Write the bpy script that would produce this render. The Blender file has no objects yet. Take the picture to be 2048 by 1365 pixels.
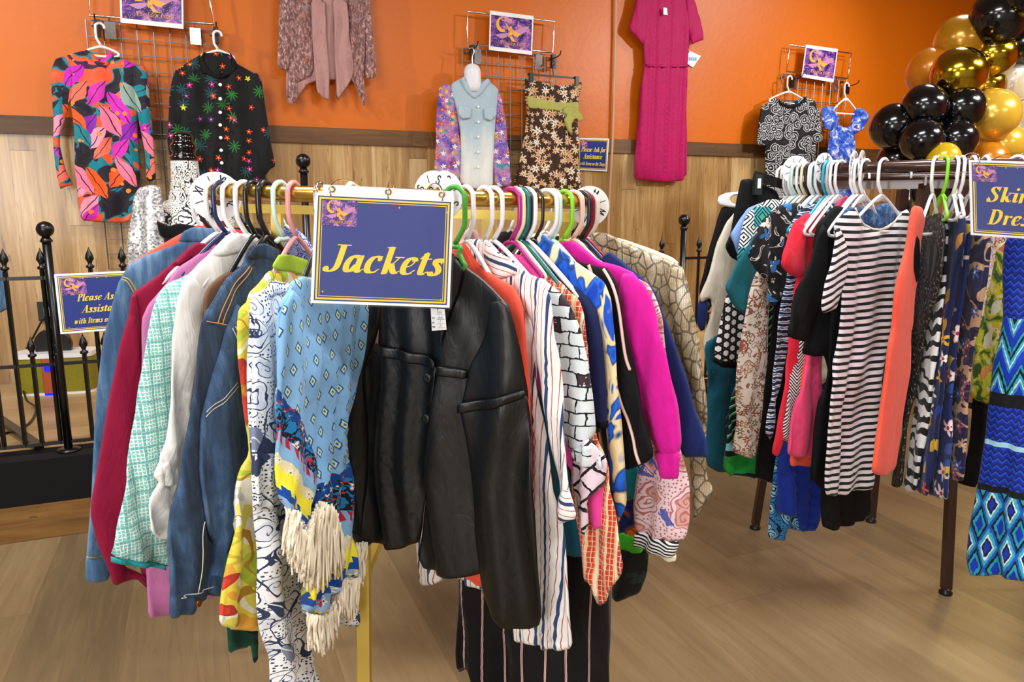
import bpy, math, random
import numpy as np
from mathutils import Vector, Matrix, noise
from mathutils.geometry import delaunay_2d_cdt

SC = bpy.context.scene
COL = SC.collection
F, CX, CY = 1500.0, 1024.0, 682.5          # focal length and centre in photo pixels
PITCH, EYE = math.radians(10.1), 1.33
SP, CP = math.sin(PITCH), math.cos(PITCH)

def ray(x, y):
    a, b = (x - CX) / F, (CY - y) / F
    return np.array([a, CP + b * SP, -SP + b * CP])

def at(x, y, Y):
    r = ray(x, y)
    return np.array([0, 0, EYE]) + r * (Y / r[1])

def at_z(x, y, z):
    r = ray(x, y)
    return np.array([0, 0, EYE]) + r * ((z - EYE) / r[2])

class Pl:
    """a vertical plane: origin o, horizontal direction u, normal n towards the viewer"""
    def __init__(s, o, u):
        s.o = np.array([o[0], o[1], 0.0])
        u = np.array([u[0], u[1], 0.0]); s.u = u / np.linalg.norm(u)
        n = np.array([s.u[1], -s.u[0], 0.0])
        if n @ (np.array([0, 0, 0]) - s.o) < 0: n = -n
        s.n = n
    def un(s, x, y):
        r = ray(x, y)
        t = (s.o @ s.n) / (r @ s.n)
        p = r * t
        return ((p - s.o) @ s.u, p[2] + EYE)
    def w(s, a, z, off=0.0):
        p = s.o + s.u * a + s.n * off
        return np.array([p[0], p[1], z])
    def shift(s, d):
        return Pl(s.o + s.n * d, s.u)

def PP(xa, Ya, xb, Yb, yref=480):
    A, B = at(xa, yref, Ya), at(xb, yref, Yb)
    return Pl(A, B - A)

# ---------------------------------------------------------------- objects
def tag(o, label=None, cat=None, group=None, kind=None):
    if label: o['label'] = label
    if cat: o['category'] = cat
    if group: o['group'] = group
    if kind: o['kind'] = kind
    return o

def thing(name, label, cat, loc=(0, 0, 0), group=None):
    o = bpy.data.objects.new(name, None)
    COL.objects.link(o)
    o.location = Vector([float(v) for v in loc]); o.empty_display_size = .05
    return tag(o, label, cat, group)

def link(name, verts, faces, mat, parent=None, smooth=True, uv=None, loc=None):
    V = np.array(verts, dtype=float).reshape(-1, 3)
    if parent is not None:
        base = parent
        L = np.array(base.location)
        if base.parent is not None: L = L + np.array(base.parent.location)
        if base.parent is not None and base.parent.parent is not None: L = L + np.array(base.parent.parent.location)
    else:
        L = np.array(loc) if loc is not None else np.array([(V[:, 0].min() + V[:, 0].max()) / 2, (V[:, 1].min() + V[:, 1].max()) / 2, V[:, 2].min()])
    me = bpy.data.meshes.new(name)
    me.from_pydata((V - L).tolist(), [], [list(f) for f in faces])
    me.validate()
    if uv is not None:
        lay = me.uv_layers.new(name='UV')
        idx = np.zeros(len(me.loops), dtype=np.int32); me.loops.foreach_get('vertex_index', idx)
        U = np.array(uv, dtype=np.float32)[idx]
        lay.data.foreach_set('uv', U.ravel())
    if smooth: me.polygons.foreach_set('use_smooth', [True] * len(me.polygons))
    if mat: me.materials.append(mat)
    me.update()
    o = bpy.data.objects.new(name, me); COL.objects.link(o)
    if parent is not None: o.parent = parent
    else: o.location = Vector([float(v) for v in L])
    return o

class MB:
    """collects shapes and links them as one mesh object"""
    def __init__(s): s.v, s.f, s.uvs = [], [], []
    def add(s, vs, fs, uv=None):
        k = len(s.v); s.v += [tuple(float(c) for c in v) for v in vs]; s.f += [[i + k for i in f] for f in fs]
        s.uvs += list(uv) if uv is not None else [(0, 0)] * len(vs)
        return s
    def obox(s, c, ax, ay, az):
        c, ax, ay, az = (np.array(q, float) for q in (c, ax, ay, az))
        vs = [c + i * ax + j * ay + k * az for i in (-1, 1) for j in (-1, 1) for k in (-1, 1)]
        return s.add(vs, [(0, 1, 3, 2), (4, 6, 7, 5), (0, 4, 5, 1), (2, 3, 7, 6), (0, 2, 6, 4), (1, 5, 7, 3)])
    def box(s, c, d):
        return s.obox(c, (d[0] / 2, 0, 0), (0, d[1] / 2, 0), (0, 0, d[2] / 2))
    def bar(s, a, b, w, h=None, up=(0, 0, 1)):
        a, b = np.array(a, float), np.array(b, float); d = b - a; L = np.linalg.norm(d); d /= L
        up = np.array(up, float)
        if abs(d @ up) > .95: up = np.array([1., 0, 0])
        x = np.cross(d, up); x /= np.linalg.norm(x); y = np.cross(x, d)
        return s.obox((a + b) / 2, d * L / 2, x * w / 2, y * (h or w) / 2)
    def tube(s, pts, r, n=8, closed=False, cap=True):
        P = [np.array(p, float) for p in pts]; m = len(P); R = r if hasattr(r, '__len__') else [r] * m
        T = []
        for i in range(m):
            a = P[(i - 1) % m] if (closed or i > 0) else P[i]; b = P[(i + 1) % m] if (closed or i < m - 1) else P[i]
            t = b - a; T.append(t / (np.linalg.norm(t) + 1e-9))
        up = np.array([0, 0, 1.]) if abs(T[0][2]) < .9 else np.array([1., 0, 0])
        x = np.cross(T[0], up); x /= np.linalg.norm(x)
        vs = []
        for i in range(m):
            x = x - T[i] * (x @ T[i]); x /= np.linalg.norm(x) + 1e-9; y = np.cross(T[i], x)
            for k in range(n):
                a = 2 * math.pi * k / n
                vs.append(P[i] + R[i] * (x * math.cos(a) + y * math.sin(a)))
        fs = []
        for i in range(m if closed else m - 1):
            for k in range(n):
                j = (i + 1) % m
                fs.append((i * n + k, i * n + (k + 1) % n, j * n + (k + 1) % n, j * n + k))
        if cap and not closed:
            fs.append(tuple(reversed(range(n)))); fs.append(tuple(range((m - 1) * n, m * n)))
        return s.add(vs, fs)
    def lathe(s, c, prof, n=20, axis=None, sx=1., sy=1., yaw=0.):
        """prof: (radius, height); stands on c"""
        c = np.array(c, float); vs, fs = [], []
        for r, h in prof:
            for k in range(n):
                a = 2 * math.pi * k / n
                x, y = r * sx * math.cos(a), r * sy * math.sin(a)
                vs.append(c + np.array([x * math.cos(yaw) - y * math.sin(yaw), x * math.sin(yaw) + y * math.cos(yaw), h]))
        m = len(prof)
        for i in range(m - 1):
            for k in range(n):
                fs.append((i * n + k, i * n + (k + 1) % n, (i + 1) * n + (k + 1) % n, (i + 1) * n + k))
        fs.append(tuple(reversed(range(n)))); fs.append(tuple(range((m - 1) * n, m * n)))
        return s.add(vs, fs)
    def ball(s, c, r, n=16, rz=None):
        rz = rz or r
        prof = [(max(1e-4, r * math.sin(math.pi * i / n)), -rz * math.cos(math.pi * i / n)) for i in range(n + 1)]
        return s.lathe(c, prof, n + 4)
    def build(s, name, mat, parent=None, smooth=True, uv=False, loc=None):
        return link(name, s.v, s.f, mat, parent, smooth, s.uvs if uv else None, loc)

def smooth_path(pts, k=6, closed=False):
    P = [np.array(p, float) for p in pts]; n = len(P); out = []
    rng = range(n if closed else n - 1)
    for i in rng:
        p0 = P[(i - 1) % n] if (closed or i > 0) else P[0]; p1 = P[i]
        p2 = P[(i + 1) % n]; p3 = P[(i + 2) % n] if (closed or i + 2 < n) else P[-1]
        for j in range(k):
            t = j / k
            out.append(.5 * ((2 * p1) + (-p0 + p2) * t + (2 * p0 - 5 * p1 + 4 * p2 - p3) * t * t + (-p0 + 3 * p1 - 3 * p2 + p3) * t ** 3))
    if not closed: out.append(P[-1])
    return out

def sharp(o, deg=35):
    """smooth by angle without operators"""
    me = o.data
    try: me.set_sharp_from_angle(angle=math.radians(deg))
    except Exception: pass
    return o

# ---------------------------------------------------------------- cloth
def chaikin(P, it):
    for _ in range(it):
        Q = []
        for i in range(len(P)):
            a, b = P[i], P[(i + 1) % len(P)]
            Q += [a * .86 + b * .14, a * .14 + b * .86]
        P = np.array(Q)
    return P

def inside(pt, poly):
    x, y = pt[:, 0], pt[:, 1]; c = np.zeros(len(pt), bool); n = len(poly); j = n - 1
    for i in range(n):
        xi, yi = poly[i]; xj, yj = poly[j]
        k = ((yi > y) != (yj > y)) & (x < (xj - xi) * (y - yi) / (yj - yi + 1e-12) + xi)
        c ^= k; j = i
    return c

def edge_dist(pt, poly):
    d = np.full(len(pt), 1e9)
    for i in range(len(poly)):
        a, b = poly[i], poly[(i + 1) % len(poly)]; ab = b - a; L = ab @ ab + 1e-12
        t = np.clip(((pt - a) @ ab) / L, 0, 1)
        d = np.minimum(d, np.hypot(pt[:, 0] - a[0] - t * ab[0], pt[:, 1] - a[1] - t * ab[1]))
    return d

KT, KR, KO, KA = .42, .42, .5, 1.65          # cloth thickness, edge rounding, layer gaps, fold depth
def folds(S, amp, wl, seed, ztop, zbot, lean=0.0, wr=.35, wob=1.):
    """gravity folds: displacement of the cloth sheet, growing towards the hem, plus small crumples"""
    rnd = random.Random(seed); s, z = S[:, 0], S[:, 1]
    g = np.clip((ztop - z) / max(.05, ztop - zbot), 0, 1)
    k = .25 + .75 * g
    p = [rnd.uniform(0, 6.28) for _ in range(8)]
    sw = s + lean * (z - ztop) + .012 * wob * np.sin(z * 7 + p[0]) + .006 * wob * np.sin(z * 17 + p[1])
    x1 = 2 * math.pi * sw / wl
    w = np.sin(x1 + p[2]) + .35 * np.sin(2 * x1 + 2 * p[2] + 1.1) + .55 * np.sin(x1 / .57 + p[3]) + .5 * np.sin(x1 / 1.9 + p[4] + 3 * wob * z)
    w = np.tanh(w * .9)
    cr = np.array([(.5 - abs(noise.noise(Vector((a * 11 + b * 3 + seed, b * 5 - a * 3, seed * .37)))) * 2.2) + .45 * noise.noise(Vector((a * 24, b * 14 + seed, seed * .7))) for a, b in S])
    return KA * amp * (w * k + wr * 1.3 * cr)

def cloth(name, pl, poly, mat, T=.018, res=.016, amp=.006, wl=.075, off=0., parent=None, sm=1, seed=None, lean=0., rim=.03,
          label=None, cat=None, group=None, zr=None, wr=.35, uvo=None, bow=0., raw=False, wob=1.):
    """a soft garment panel: closed puffed mesh from an outline (photo pixels, or plane metres when raw) lying on plane pl"""
    S = np.array([p if raw else pl.un(*p) for p in poly], float)
    if seed is None: seed = int(abs(poly[0][0] * 7 + poly[0][1] * 13 + len(poly) * 31)) % 997
    zt, zb = (S[:, 1].max(), S[:, 1].min()) if zr is None else zr
    B = chaikin(S, sm) if sm else S
    T, rim, off = T * KT, rim * KR, off * KO
    D = []
    for i in range(len(B)):
        a, b = B[i], B[(i + 1) % len(B)]; L = np.linalg.norm(b - a)
        if L < 1e-6: continue
        m = max(1, int(round(L / res)))
        if L < res * .25 and D and np.linalg.norm(a - D[-1]) < res * .3: continue
        for j in range(m): D.append(a + (b - a) * j / m)
    D = np.array(D)
    lo, hi = D.min(0), D.max(0)
    G = []
    ny = int((hi[1] - lo[1]) / (res * .87)) + 1; nx = int((hi[0] - lo[0]) / res) + 1
    for j in range(ny):
        for i in range(nx): G.append((lo[0] + (i + .5 * (j % 2)) * res, lo[1] + j * res * .87))
    G = np.array(G) if G else np.zeros((0, 2))
    if len(G):
        G = G[inside(G, D)]
    if len(G): G = G[edge_dist(G, D) > res * .95]
    tn = np.roll(D, -1, 0) - np.roll(D, 1, 0); tn /= np.linalg.norm(tn, axis=1)[:, None] + 1e-9
    ar = np.sum(D[:, 0] * np.roll(D[:, 1], -1) - np.roll(D[:, 0], -1) * D[:, 1])
    nn = np.stack([-tn[:, 1], tn[:, 0]], 1) * (1 if ar > 0 else -1)
    for q in (.28, .62):                       # two clean rings just inside the hem
        Rg = D + nn * res * q
        Rg = Rg[inside(Rg, D)]
        if len(Rg): Rg = Rg[edge_dist(Rg, D) > res * q * .8]
        G = np.concatenate([G, Rg]) if len(Rg) else G
    allp = [Vector(p) for p in D] + [Vector(p) for p in G]
    n = len(D)
    vv, _, ff, ov, _, _ = delaunay_2d_cdt(allp, [(i, (i + 1) % n) for i in range(n)], [], 1, 1e-7)
    S2 = np.array([(p[0], p[1]) for p in vv]); d = edge_dist(S2, D)
    isb = d < res * .05
    t = T * np.sqrt(np.clip(1 - (1 - np.clip(d / rim, 0, 1)) ** 2, 0, 1)) * (.75 + .25 * np.clip(d / (rim * 2), 0, 1))
    g = folds(S2, amp, wl, seed, zt, zb, lean, wr, wob)
    if bow: g = g + bow * np.clip((zt - S2[:, 1]) / (zt - zb + .01), 0, 1)
    V, UV = [], []; bi = {}
    for i in range(len(S2)):
        V.append(pl.w(S2[i, 0], S2[i, 1], off + g[i] + (0 if isb[i] else t[i]))); UV.append(S2[i])
    for i in range(len(S2)):
        if isb[i]: bi[i] = i
        else:
            bi[i] = len(V); V.append(pl.w(S2[i, 0], S2[i, 1], off + g[i] - t[i])); UV.append(S2[i])
    tri = []
    fl = 1 if np.cross(pl.u, np.array([0, 0, 1.])) @ pl.n > 0 else -1
    for f in ff:
        f = list(f)
        a = (S2[f[1], 0] - S2[f[0], 0]) * (S2[f[2], 1] - S2[f[0], 1]) - (S2[f[2], 0] - S2[f[0], 0]) * (S2[f[1], 1] - S2[f[0], 1])
        if a * fl < 0: f = f[::-1]
        tri.append(f)
        bk = [bi[i] for i in reversed(f)]
        if sorted(bk) != sorted(f): tri.append(bk)
    UV = np.array(UV)
    if uvo is not None: UV = UV - np.array(uvo)
    o = link(name, V, tri, mat, parent, True, UV)
    if label: tag(o, label, cat or 'garment', group)
    return o
# ---------------------------------------------------------------- materials
def lin(h):
    if not isinstance(h, str): return tuple(h) + ((1,) if len(h) == 3 else ())
    h = h.lstrip('#'); c = [int(h[i:i + 2], 16) / 255 for i in (0, 2, 4)]
    return tuple((v / 12.92 if v <= .04045 else ((v + .055) / 1.055) ** 2.4) for v in c) + (1,)

class NT:
    def __init__(s, name, coord='uv'):
        s.m_ = bpy.data.materials.new(name); s.m_.use_nodes = True; s.t = s.m_.node_tree
        s.t.nodes.clear()
        s.out = s.t.nodes.new('ShaderNodeOutputMaterial'); s.b = s.t.nodes.new('ShaderNodeBsdfPrincipled')
        s.t.links.new(s.b.outputs[0], s.out.inputs[0])
        tc = s.t.nodes.new('ShaderNodeTexCoord'); s.co = tc.outputs['UV' if coord == 'uv' else 'Object']
    def put(s, sock, v):
        if isinstance(v, bpy.types.NodeSocket): s.t.links.new(v, sock)
        elif isinstance(v, str): sock.default_value = lin(v)
        elif hasattr(v, '__len__') and len(v) == 3 and sock.type == 'RGBA': sock.default_value = tuple(v) + (1,)
        else: sock.default_value = v
    def m(s, op, a, b=0., c=None):
        n = s.t.nodes.new('ShaderNodeMath'); n.operation = op
        s.put(n.inputs[0], a); s.put(n.inputs[1], b)
        if c is not None: s.put(n.inputs[2], c)
        return n.outputs[0]
    def vm(s, op, a, b=(0, 0, 0)):
        n = s.t.nodes.new('ShaderNodeVectorMath'); n.operation = op
        s.put(n.inputs[0], a)
        if op == 'SCALE': s.put(n.inputs['Scale'], b)
        else: s.put(n.inputs[1], b)
        return n.outputs['Value'] if op in ('LENGTH', 'DOT_PRODUCT') else n.outputs[0]
    def mul(s, v, k): return s.vm('MULTIPLY', v, k if hasattr(k, '__len__') else (k, k, k))
    def add(s, v, k): return s.vm('ADD', v, k)
    def rot(s, v, deg):
        n = s.t.nodes.new('ShaderNodeVectorRotate'); n.rotation_type = 'Z_AXIS'; s.put(n.inputs['Vector'], v)
        n.inputs['Angle'].default_value = math.radians(deg); return n.outputs[0]
    def sep(s, v):
        n = s.t.nodes.new('ShaderNodeSeparateXYZ'); s.put(n.inputs[0], v); return n.outputs
    def comb(s, x, y, z=0.):
        n = s.t.nodes.new('ShaderNodeCombineXYZ')
        for i, q in enumerate((x, y, z)): s.put(n.inputs[i], q)
        return n.outputs[0]
    def mix(s, f, a, b):
        n = s.t.nodes.new('ShaderNodeMix'); n.data_type = 'RGBA'
        s.put(n.inputs[0], f); s.put(n.inputs[6], a); s.put(n.inputs[7], b); return n.outputs[2]
    def ramp(s, f, stops, const=True):
        n = s.t.nodes.new('ShaderNodeValToRGB'); r = n.color_ramp; r.interpolation = 'CONSTANT' if const else 'LINEAR'
        while len(r.elements) > 1: r.elements.remove(r.elements[-1])
        r.elements[0].position = stops[0][0]; r.elements[0].color = lin(stops[0][1])
        for p, c in stops[1:]:
            e = r.elements.new(p); e.color = lin(c)
        s.put(n.inputs[0], f); return n.outputs[0]
    def noise(s, v, sc, det=2., rough=.5, dist=0., col=False):
        n = s.t.nodes.new('ShaderNodeTexNoise'); n.noise_dimensions = '3D'
        s.put(n.inputs['Vector'], v); n.inputs['Scale'].default_value = sc; n.inputs['Detail'].default_value = det
        n.inputs['Roughness'].default_value = rough; n.inputs['Distortion'].default_value = dist
        return n.outputs['Color'] if col else n.outputs[0]
    def vor(s, v, feat='F1', rand=1., sm=None):
        n = s.t.nodes.new('ShaderNodeTexVoronoi'); n.feature = feat; n.voronoi_dimensions = '2D'
        s.put(n.inputs['Vector'], v); n.inputs['Scale'].default_value = 1.; n.inputs['Randomness'].default_value = rand
        return n.outputs
    def lt(s, a, b): return s.m('LESS_THAN', a, b)
    def gt(s, a, b): return s.m('GREATER_THAN', a, b)
    def fr(s, a): return s.m('FRACT', a)
    def warp(s, v, sc, amt):
        n = s.noise(v, sc, 2., col=True)
        return s.add(v, s.vm('SCALE', s.vm('SUBTRACT', n, (.5, .5, .5)), amt))
    def flat(s): return s.mul(s.co, (1, 1, 0))
    def fin(s, col, rough=.8, sheen=.0, spec=.3, bump=None, bs=.2, bd=.002, metal=0., coat=0., **kw):
        b = s.b; s.put(b.inputs['Base Color'], col); s.put(b.inputs['Roughness'], rough)
        b.inputs['Sheen Weight'].default_value = sheen; b.inputs['Specular IOR Level'].default_value = spec
        s.put(b.inputs['Metallic'], metal); b.inputs['Coat Weight'].default_value = coat; b.inputs['Coat Roughness'].default_value = .06
        for k, v in kw.items():
            if k == 'emit': s.put(b.inputs['Emission Color'], v[0]); s.put(b.inputs['Emission Strength'], v[1])
            if k == 'alpha': s.put(b.inputs['Alpha'], v)
            if k == 'trans': b.inputs['Transmission Weight'].default_value = v
            if k == 'aniso': b.inputs['Anisotropic'].default_value = v
        if bump is not None:
            n = s.t.nodes.new('ShaderNodeBump'); n.inputs['Strength'].default_value = bs; n.inputs['Distance'].default_value = bd
            s.put(n.inputs['Height'], bump); s.t.links.new(n.outputs[0], b.inputs['Normal'])
            if kw.get('creases'):          # soft creases of worn cloth
                w1 = s.noise(s.add(s.mul(s.co, (15., 6., 1)), (3, 7, 1)), 1., 3., .55, 1.4)
                rg = s.m('ABSOLUTE', s.m('SUBTRACT', w1, .5))
                n2 = s.t.nodes.new('ShaderNodeBump'); n2.inputs['Strength'].default_value = kw['creases']; n2.inputs['Distance'].default_value = .02
                s.put(n2.inputs['Height'], rg); s.t.links.new(n2.outputs[0], n.inputs['Normal'])
        return s.m_
    # ---- patterns -------------------------------------------------------
    def stripe(s, c, period, stops, off=0.): return s.ramp(s.fr(s.m('ADD', s.m('DIVIDE', c, period), off)), stops)
    def flowers(s, v, sc, bg, cols, ctr='#f0e060', size=.42, n=5, keep=1., seed=0., warp=0., lobe=.35, rand=.9):
        q = s.add(s.mul(v, sc), (seed, seed * 1.7, 0))
        if warp: q = s.warp(q, 1.6, warp)
        o = s.vor(q, rand=rand); d = s.vm('SUBTRACT', q, o['Position']); X = s.sep(d); r = s.vm('LENGTH', s.mul(d, (1, 1, 0)))
        C = s.sep(o['Color'])
        a = s.m('ARCTAN2', X[1], X[0])
        lob = s.m('MULTIPLY', s.m('ADD', s.m('MULTIPLY', s.m('COSINE', s.m('ADD', s.m('MULTIPLY', a, float(n)), s.m('MULTIPLY', C[2], 6.28))), lobe), 1 - lobe), size)
        k = s.m('MULTIPLY', s.lt(r, lob), s.lt(C[1], keep))
        st = [(i / len(cols), c) for i, c in enumerate(cols)]
        pc = s.ramp(C[0], st) if len(cols) > 1 else cols[0]
        pc = s.mix(s.m('MULTIPLY', s.gt(r, s.m('MULTIPLY', lob, .8)), .35), pc, '#202020') if n else pc
        c = s.mix(k, bg, pc)
        if ctr: c = s.mix(s.m('MULTIPLY', s.lt(r, size * .2), s.lt(C[1], keep)), c, ctr)
        return c
    def leaves(s, v, sc, bg, cols, deg=35, stretch=.36, size=.42, keep=1., seed=0., vein=None, warp=.25):
        q = s.add(s.rot(s.mul(v, sc), deg), (seed, seed * .7, 0)); q = s.warp(q, .9, warp)
        q = s.mul(q, (1., stretch, 0)); q2 = q
        o = s.vor(q2, rand=1.); d = s.vm('SUBTRACT', q2, o['Position']); X = s.sep(d); C = s.sep(o['Color'])
        # pointed leaf: |x| < w*(1-(y/l)^2)
        e = s.m('SUBTRACT', 1., s.m('POWER', s.m('ABSOLUTE', s.m('DIVIDE', X[1], size * .75)), 1.6))
        k = s.m('MULTIPLY', s.lt(s.m('ABSOLUTE', X[0]), s.m('MULTIPLY', e, size)), s.lt(C[1], keep))
        pc = s.ramp(C[0], [(i / len(cols), c) for i, c in enumerate(cols)]) if len(cols) > 1 else cols[0]
        if vein: pc = s.mix(s.lt(s.m('ABSOLUTE', X[0]), size * .06), pc, vein)
        return s.mix(k, bg, pc)
    def lines(s, v, sc, bg, col, k=4., w=.12, seed=0., det=1., dist=.6):
        n = s.noise(s.add(v, (seed, seed, seed)), sc, det, .5, dist)
        f = s.m('ABSOLUTE', s.m('SUBTRACT', s.fr(s.m('MULTIPLY', n, k)), .5))
        return s.mix(s.lt(f, w), bg, col)
    def blotch(s, v, sc, stops, det=2., dist=.3, seed=0.):
        return s.ramp(s.noise(s.add(v, (seed, seed, seed)), sc, det, .55, dist), stops)
    def paisley(s, v, sc, bg, line, fill, seed=0., rings=5., w=.16):
        """curling teardrops: warped cells drawn with concentric rings"""
        q = s.warp(s.add(s.mul(v, sc), (seed, seed, 0)), 1.1, .9)
        o = s.vor(q, rand=.85); r = o['Distance']; C = s.sep(o['Color'])
        d = s.vm('SUBTRACT', q, o['Position']); X = s.sep(d); a = s.m('ARCTAN2', X[1], X[0])
        sp = s.fr(s.m('ADD', s.m('MULTIPLY', r, rings), s.m('MULTIPLY', a, .159)))
        ln = s.m('MULTIPLY', s.lt(sp, w * 2), s.lt(r, .52))
        base = s.mix(s.m('MULTIPLY', s.lt(r, .33), s.gt(C[0], .45)), bg, fill)
        e = s.vor(q, 'DISTANCE_TO_EDGE', .85)['Distance']
        c = s.mix(ln, base, line)
        dots = s.vor(s.mul(v, sc * 7.), rand=.6)['Distance']
        return s.mix(s.m('MULTIPLY', s.lt(dots, .25), s.gt(r, .5)), c, line)

MATS = {}
def solid(name, c, rough=.8, sheen=.15, spec=.25, weave=.15, var=.06, metal=0., coat=0., wsc=900., coord='uv'):
    if name in MATS: return MATS[name]
    t = NT(name, coord)
    n = t.noise(t.co, 9., 3.); k = lin(c)
    dk = tuple(max(0, v * (1 - var * 2)) for v in k[:3]); lt_ = tuple(min(1, v * (1 + var * 2)) for v in k[:3])
    col = t.mix(n, dk + (1,), lt_ + (1,))
    MATS[name] = t.fin(col, rough, sheen, spec, t.noise(t.co, wsc, 1.) if weave else None, weave, .001, metal, coat, creases=.28)
    return MATS[name]

def gloss(name, c, rough=.25, metal=0., coat=.0, spec=.5, **kw):
    if name in MATS: return MATS[name]
    t = NT(name, 'obj'); n = t.noise(t.co, 6., 2.); k = lin(c)
    col = t.mix(n, tuple(v * .92 for v in k[:3]) + (1,), tuple(min(1, v * 1.06) for v in k[:3]) + (1,))
    MATS[name] = t.fin(col, rough, 0., spec, None, metal=metal, coat=coat, **kw); return MATS[name]

def pat(name, fn, rough=.8, sheen=.12, spec=.25, bs=.12, wsc=800., coat=0., metal=0.):
    """fn(t, v) -> colour socket over garment coordinates in metres"""
    if name in MATS: return MATS[name]
    t = NT(name); v = t.flat(); col = fn(t, v)
    MATS[name] = t.fin(col, rough, sheen, spec, t.noise(t.co, wsc, 1.), bs, .001, coat=coat, metal=metal, creases=.26); return MATS[name]

# ---- denim
def denim(name, dark, mid, light, wear=.5):
    def fn(t, v):
        tw = t.fr(t.m('MULTIPLY', t.m('ADD', t.sep(v)[0], t.sep(v)[1]), 420.))
        n = t.noise(t.mul(v, (60., 9., 1)), 1., 4., .65); n2 = t.noise(v, 7., 3.)
        base = t.ramp(t.m('ADD', t.m('MULTIPLY', n, .5), t.m('MULTIPLY', n2, .5)), [(.40, dark), (.50, mid), (.60, light)], False)
        g = t.noise(t.mul(v, (700., 250., 1)), 1., 1.)
        return t.mix(t.m('MULTIPLY', g, .28), t.mix(t.m('MULTIPLY', t.lt(tw, .35), .16), base, '#c8d6e4'), dark)
    return pat(name, fn, .88, .1, .2, .35, 500.)
denim('denim_faded', '#264a72', '#416890', '#7093b2')
denim('denim_indigo', '#0b1c36', '#173658', '#365a82')
denim('denim_worn', '#1a3658', '#35577f', '#6484a6')
solid('burgundy_wool', '#8c0d36', .85, .05)
solid('mauve_crepe', '#c070a4', .8)
solid('white_twill', '#f1efe8', .75, .1, .25, .2, .02)
solid('brown_satin', '#6b4a30', .4)
solid('coral_crepe', '#f4573f', .75)
solid('navy_crepe', '#151e4d', .75, .08)
solid('royal_navy', '#1a2a66', .8, .08)
solid('magenta_cotton', '#d60f96', .75, .12)
solid('hot_pink_cotton', '#f0479f', .75)
solid('teal_knit', '#0c8f9a', .8)
solid('green_jersey', '#43c01c', .75)
solid('cream_cotton', '#e8ddc4', .85)
solid('fringe_cream', '#efe3cb', .9, .2)
solid('black_jersey', '#0b0b0d', .8, .0)
solid('black_crepe', '#08080a', .75, .0)
solid('red_lace', '#e5223c', .8)
solid('pink_crepe', '#f24a7c', .75)
solid('teal_crepe', '#0a5f6b', .75)
solid('petrol_crepe', '#11607c', .75)
solid('sky_cotton', '#7f9fd6', .75)
solid('cobalt_crepe', '#10309c', .65)
solid('bone_wool', '#d9cfbd', .9)
solid('fuchsia_polyester', '#b4045a', .6, .05)
solid('taupe_chiffon', '#b58a86', .7)
solid('sage_chiffon', '#a9a856', .6, .1)
solid('ivory_lace', '#ddd2c0', .85)
solid('black_velvet', '#060507', .9, .1)
solid('dusty_pink', '#c99a94', .75)

def f_tweed(t, v):
    q = t.warp(v, 60., .0016); X = t.sep(q)
    a = t.fr(t.m('MULTIPLY', X[0], 165.)); b = t.fr(t.m('MULTIPLY', X[1], 150.))
    a2 = t.fr(t.m('MULTIPLY', X[0], 42.)); b2 = t.fr(t.m('MULTIPLY', X[1], 36.))
    base = t.mix(t.noise(t.mul(v, (300., 300., 1)), 1., 2.), '#4fb0a8', '#a7dcd5')
    w = t.m('MAXIMUM', t.lt(a, .3), t.lt(b, .3))
    c = t.mix(t.m('MULTIPLY', w, t.gt(t.noise(v, 420., 1.), .42)), base, '#f2f8f4')
    return t.mix(t.m('MULTIPLY', t.m('MAXIMUM', t.lt(a2, .2), t.lt(b2, .2)), .55), c, '#3d9c97')
pat('aqua_tweed', f_tweed, .95, .1, .15, .5, 420.)
solid('teal_braid', '#20959b', .9, .1, .2, .8, .2, wsc=260.)

def f_yellow(t, v):
    q = t.warp(v, 5., .05)
    c = t.blotch(q, 6.5, [(0, '#b8c93e'), (.38, '#e6d95a'), (.46, '#f6efd8'), (.53, '#e6d04a'), (.60, '#e2a43b'), (.67, '#c8402f')], 2., .8)
    c = t.flowers(v, 8., c, ['#f9f5ea', '#f4ead0', '#f0d848', '#d8402c', '#b6cf3a', '#f3cdbf'], '#e0902c', .5, 6, .75, 3., .5)
    return t.lines(v, 9., c, '#b98a2e', 3., .03, 2.)
pat('yellow_floral', f_yellow, .6, .1)
pat('dark_tropical', lambda t, v: t.flowers(v, 13., t.leaves(v, 11., '#0c1a1c', ['#12503f', '#1f6b4a', '#0c1a1c'], 40, .4, .45, .8), ['#d04a2c', '#c98f3a'], '#f0d060', .4, 5, .3, 5.), .7)
def f_paisley_n(t, v):
    c = t.paisley(v, 21., '#f2f4f7', '#34405e', '#dfe3ec', 2., 4., .075)
    c = t.leaves(v, 22., c, ['#2c3a5c', '#7f8aa4', '#eceef2'], 50, .4, .38, .35, 4., '#eceef2')
    return t.lines(v, 12., c, '#2f3a58', 3., .03, 7.)
pat('navy_paisley', f_paisley_n, .65)

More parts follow.
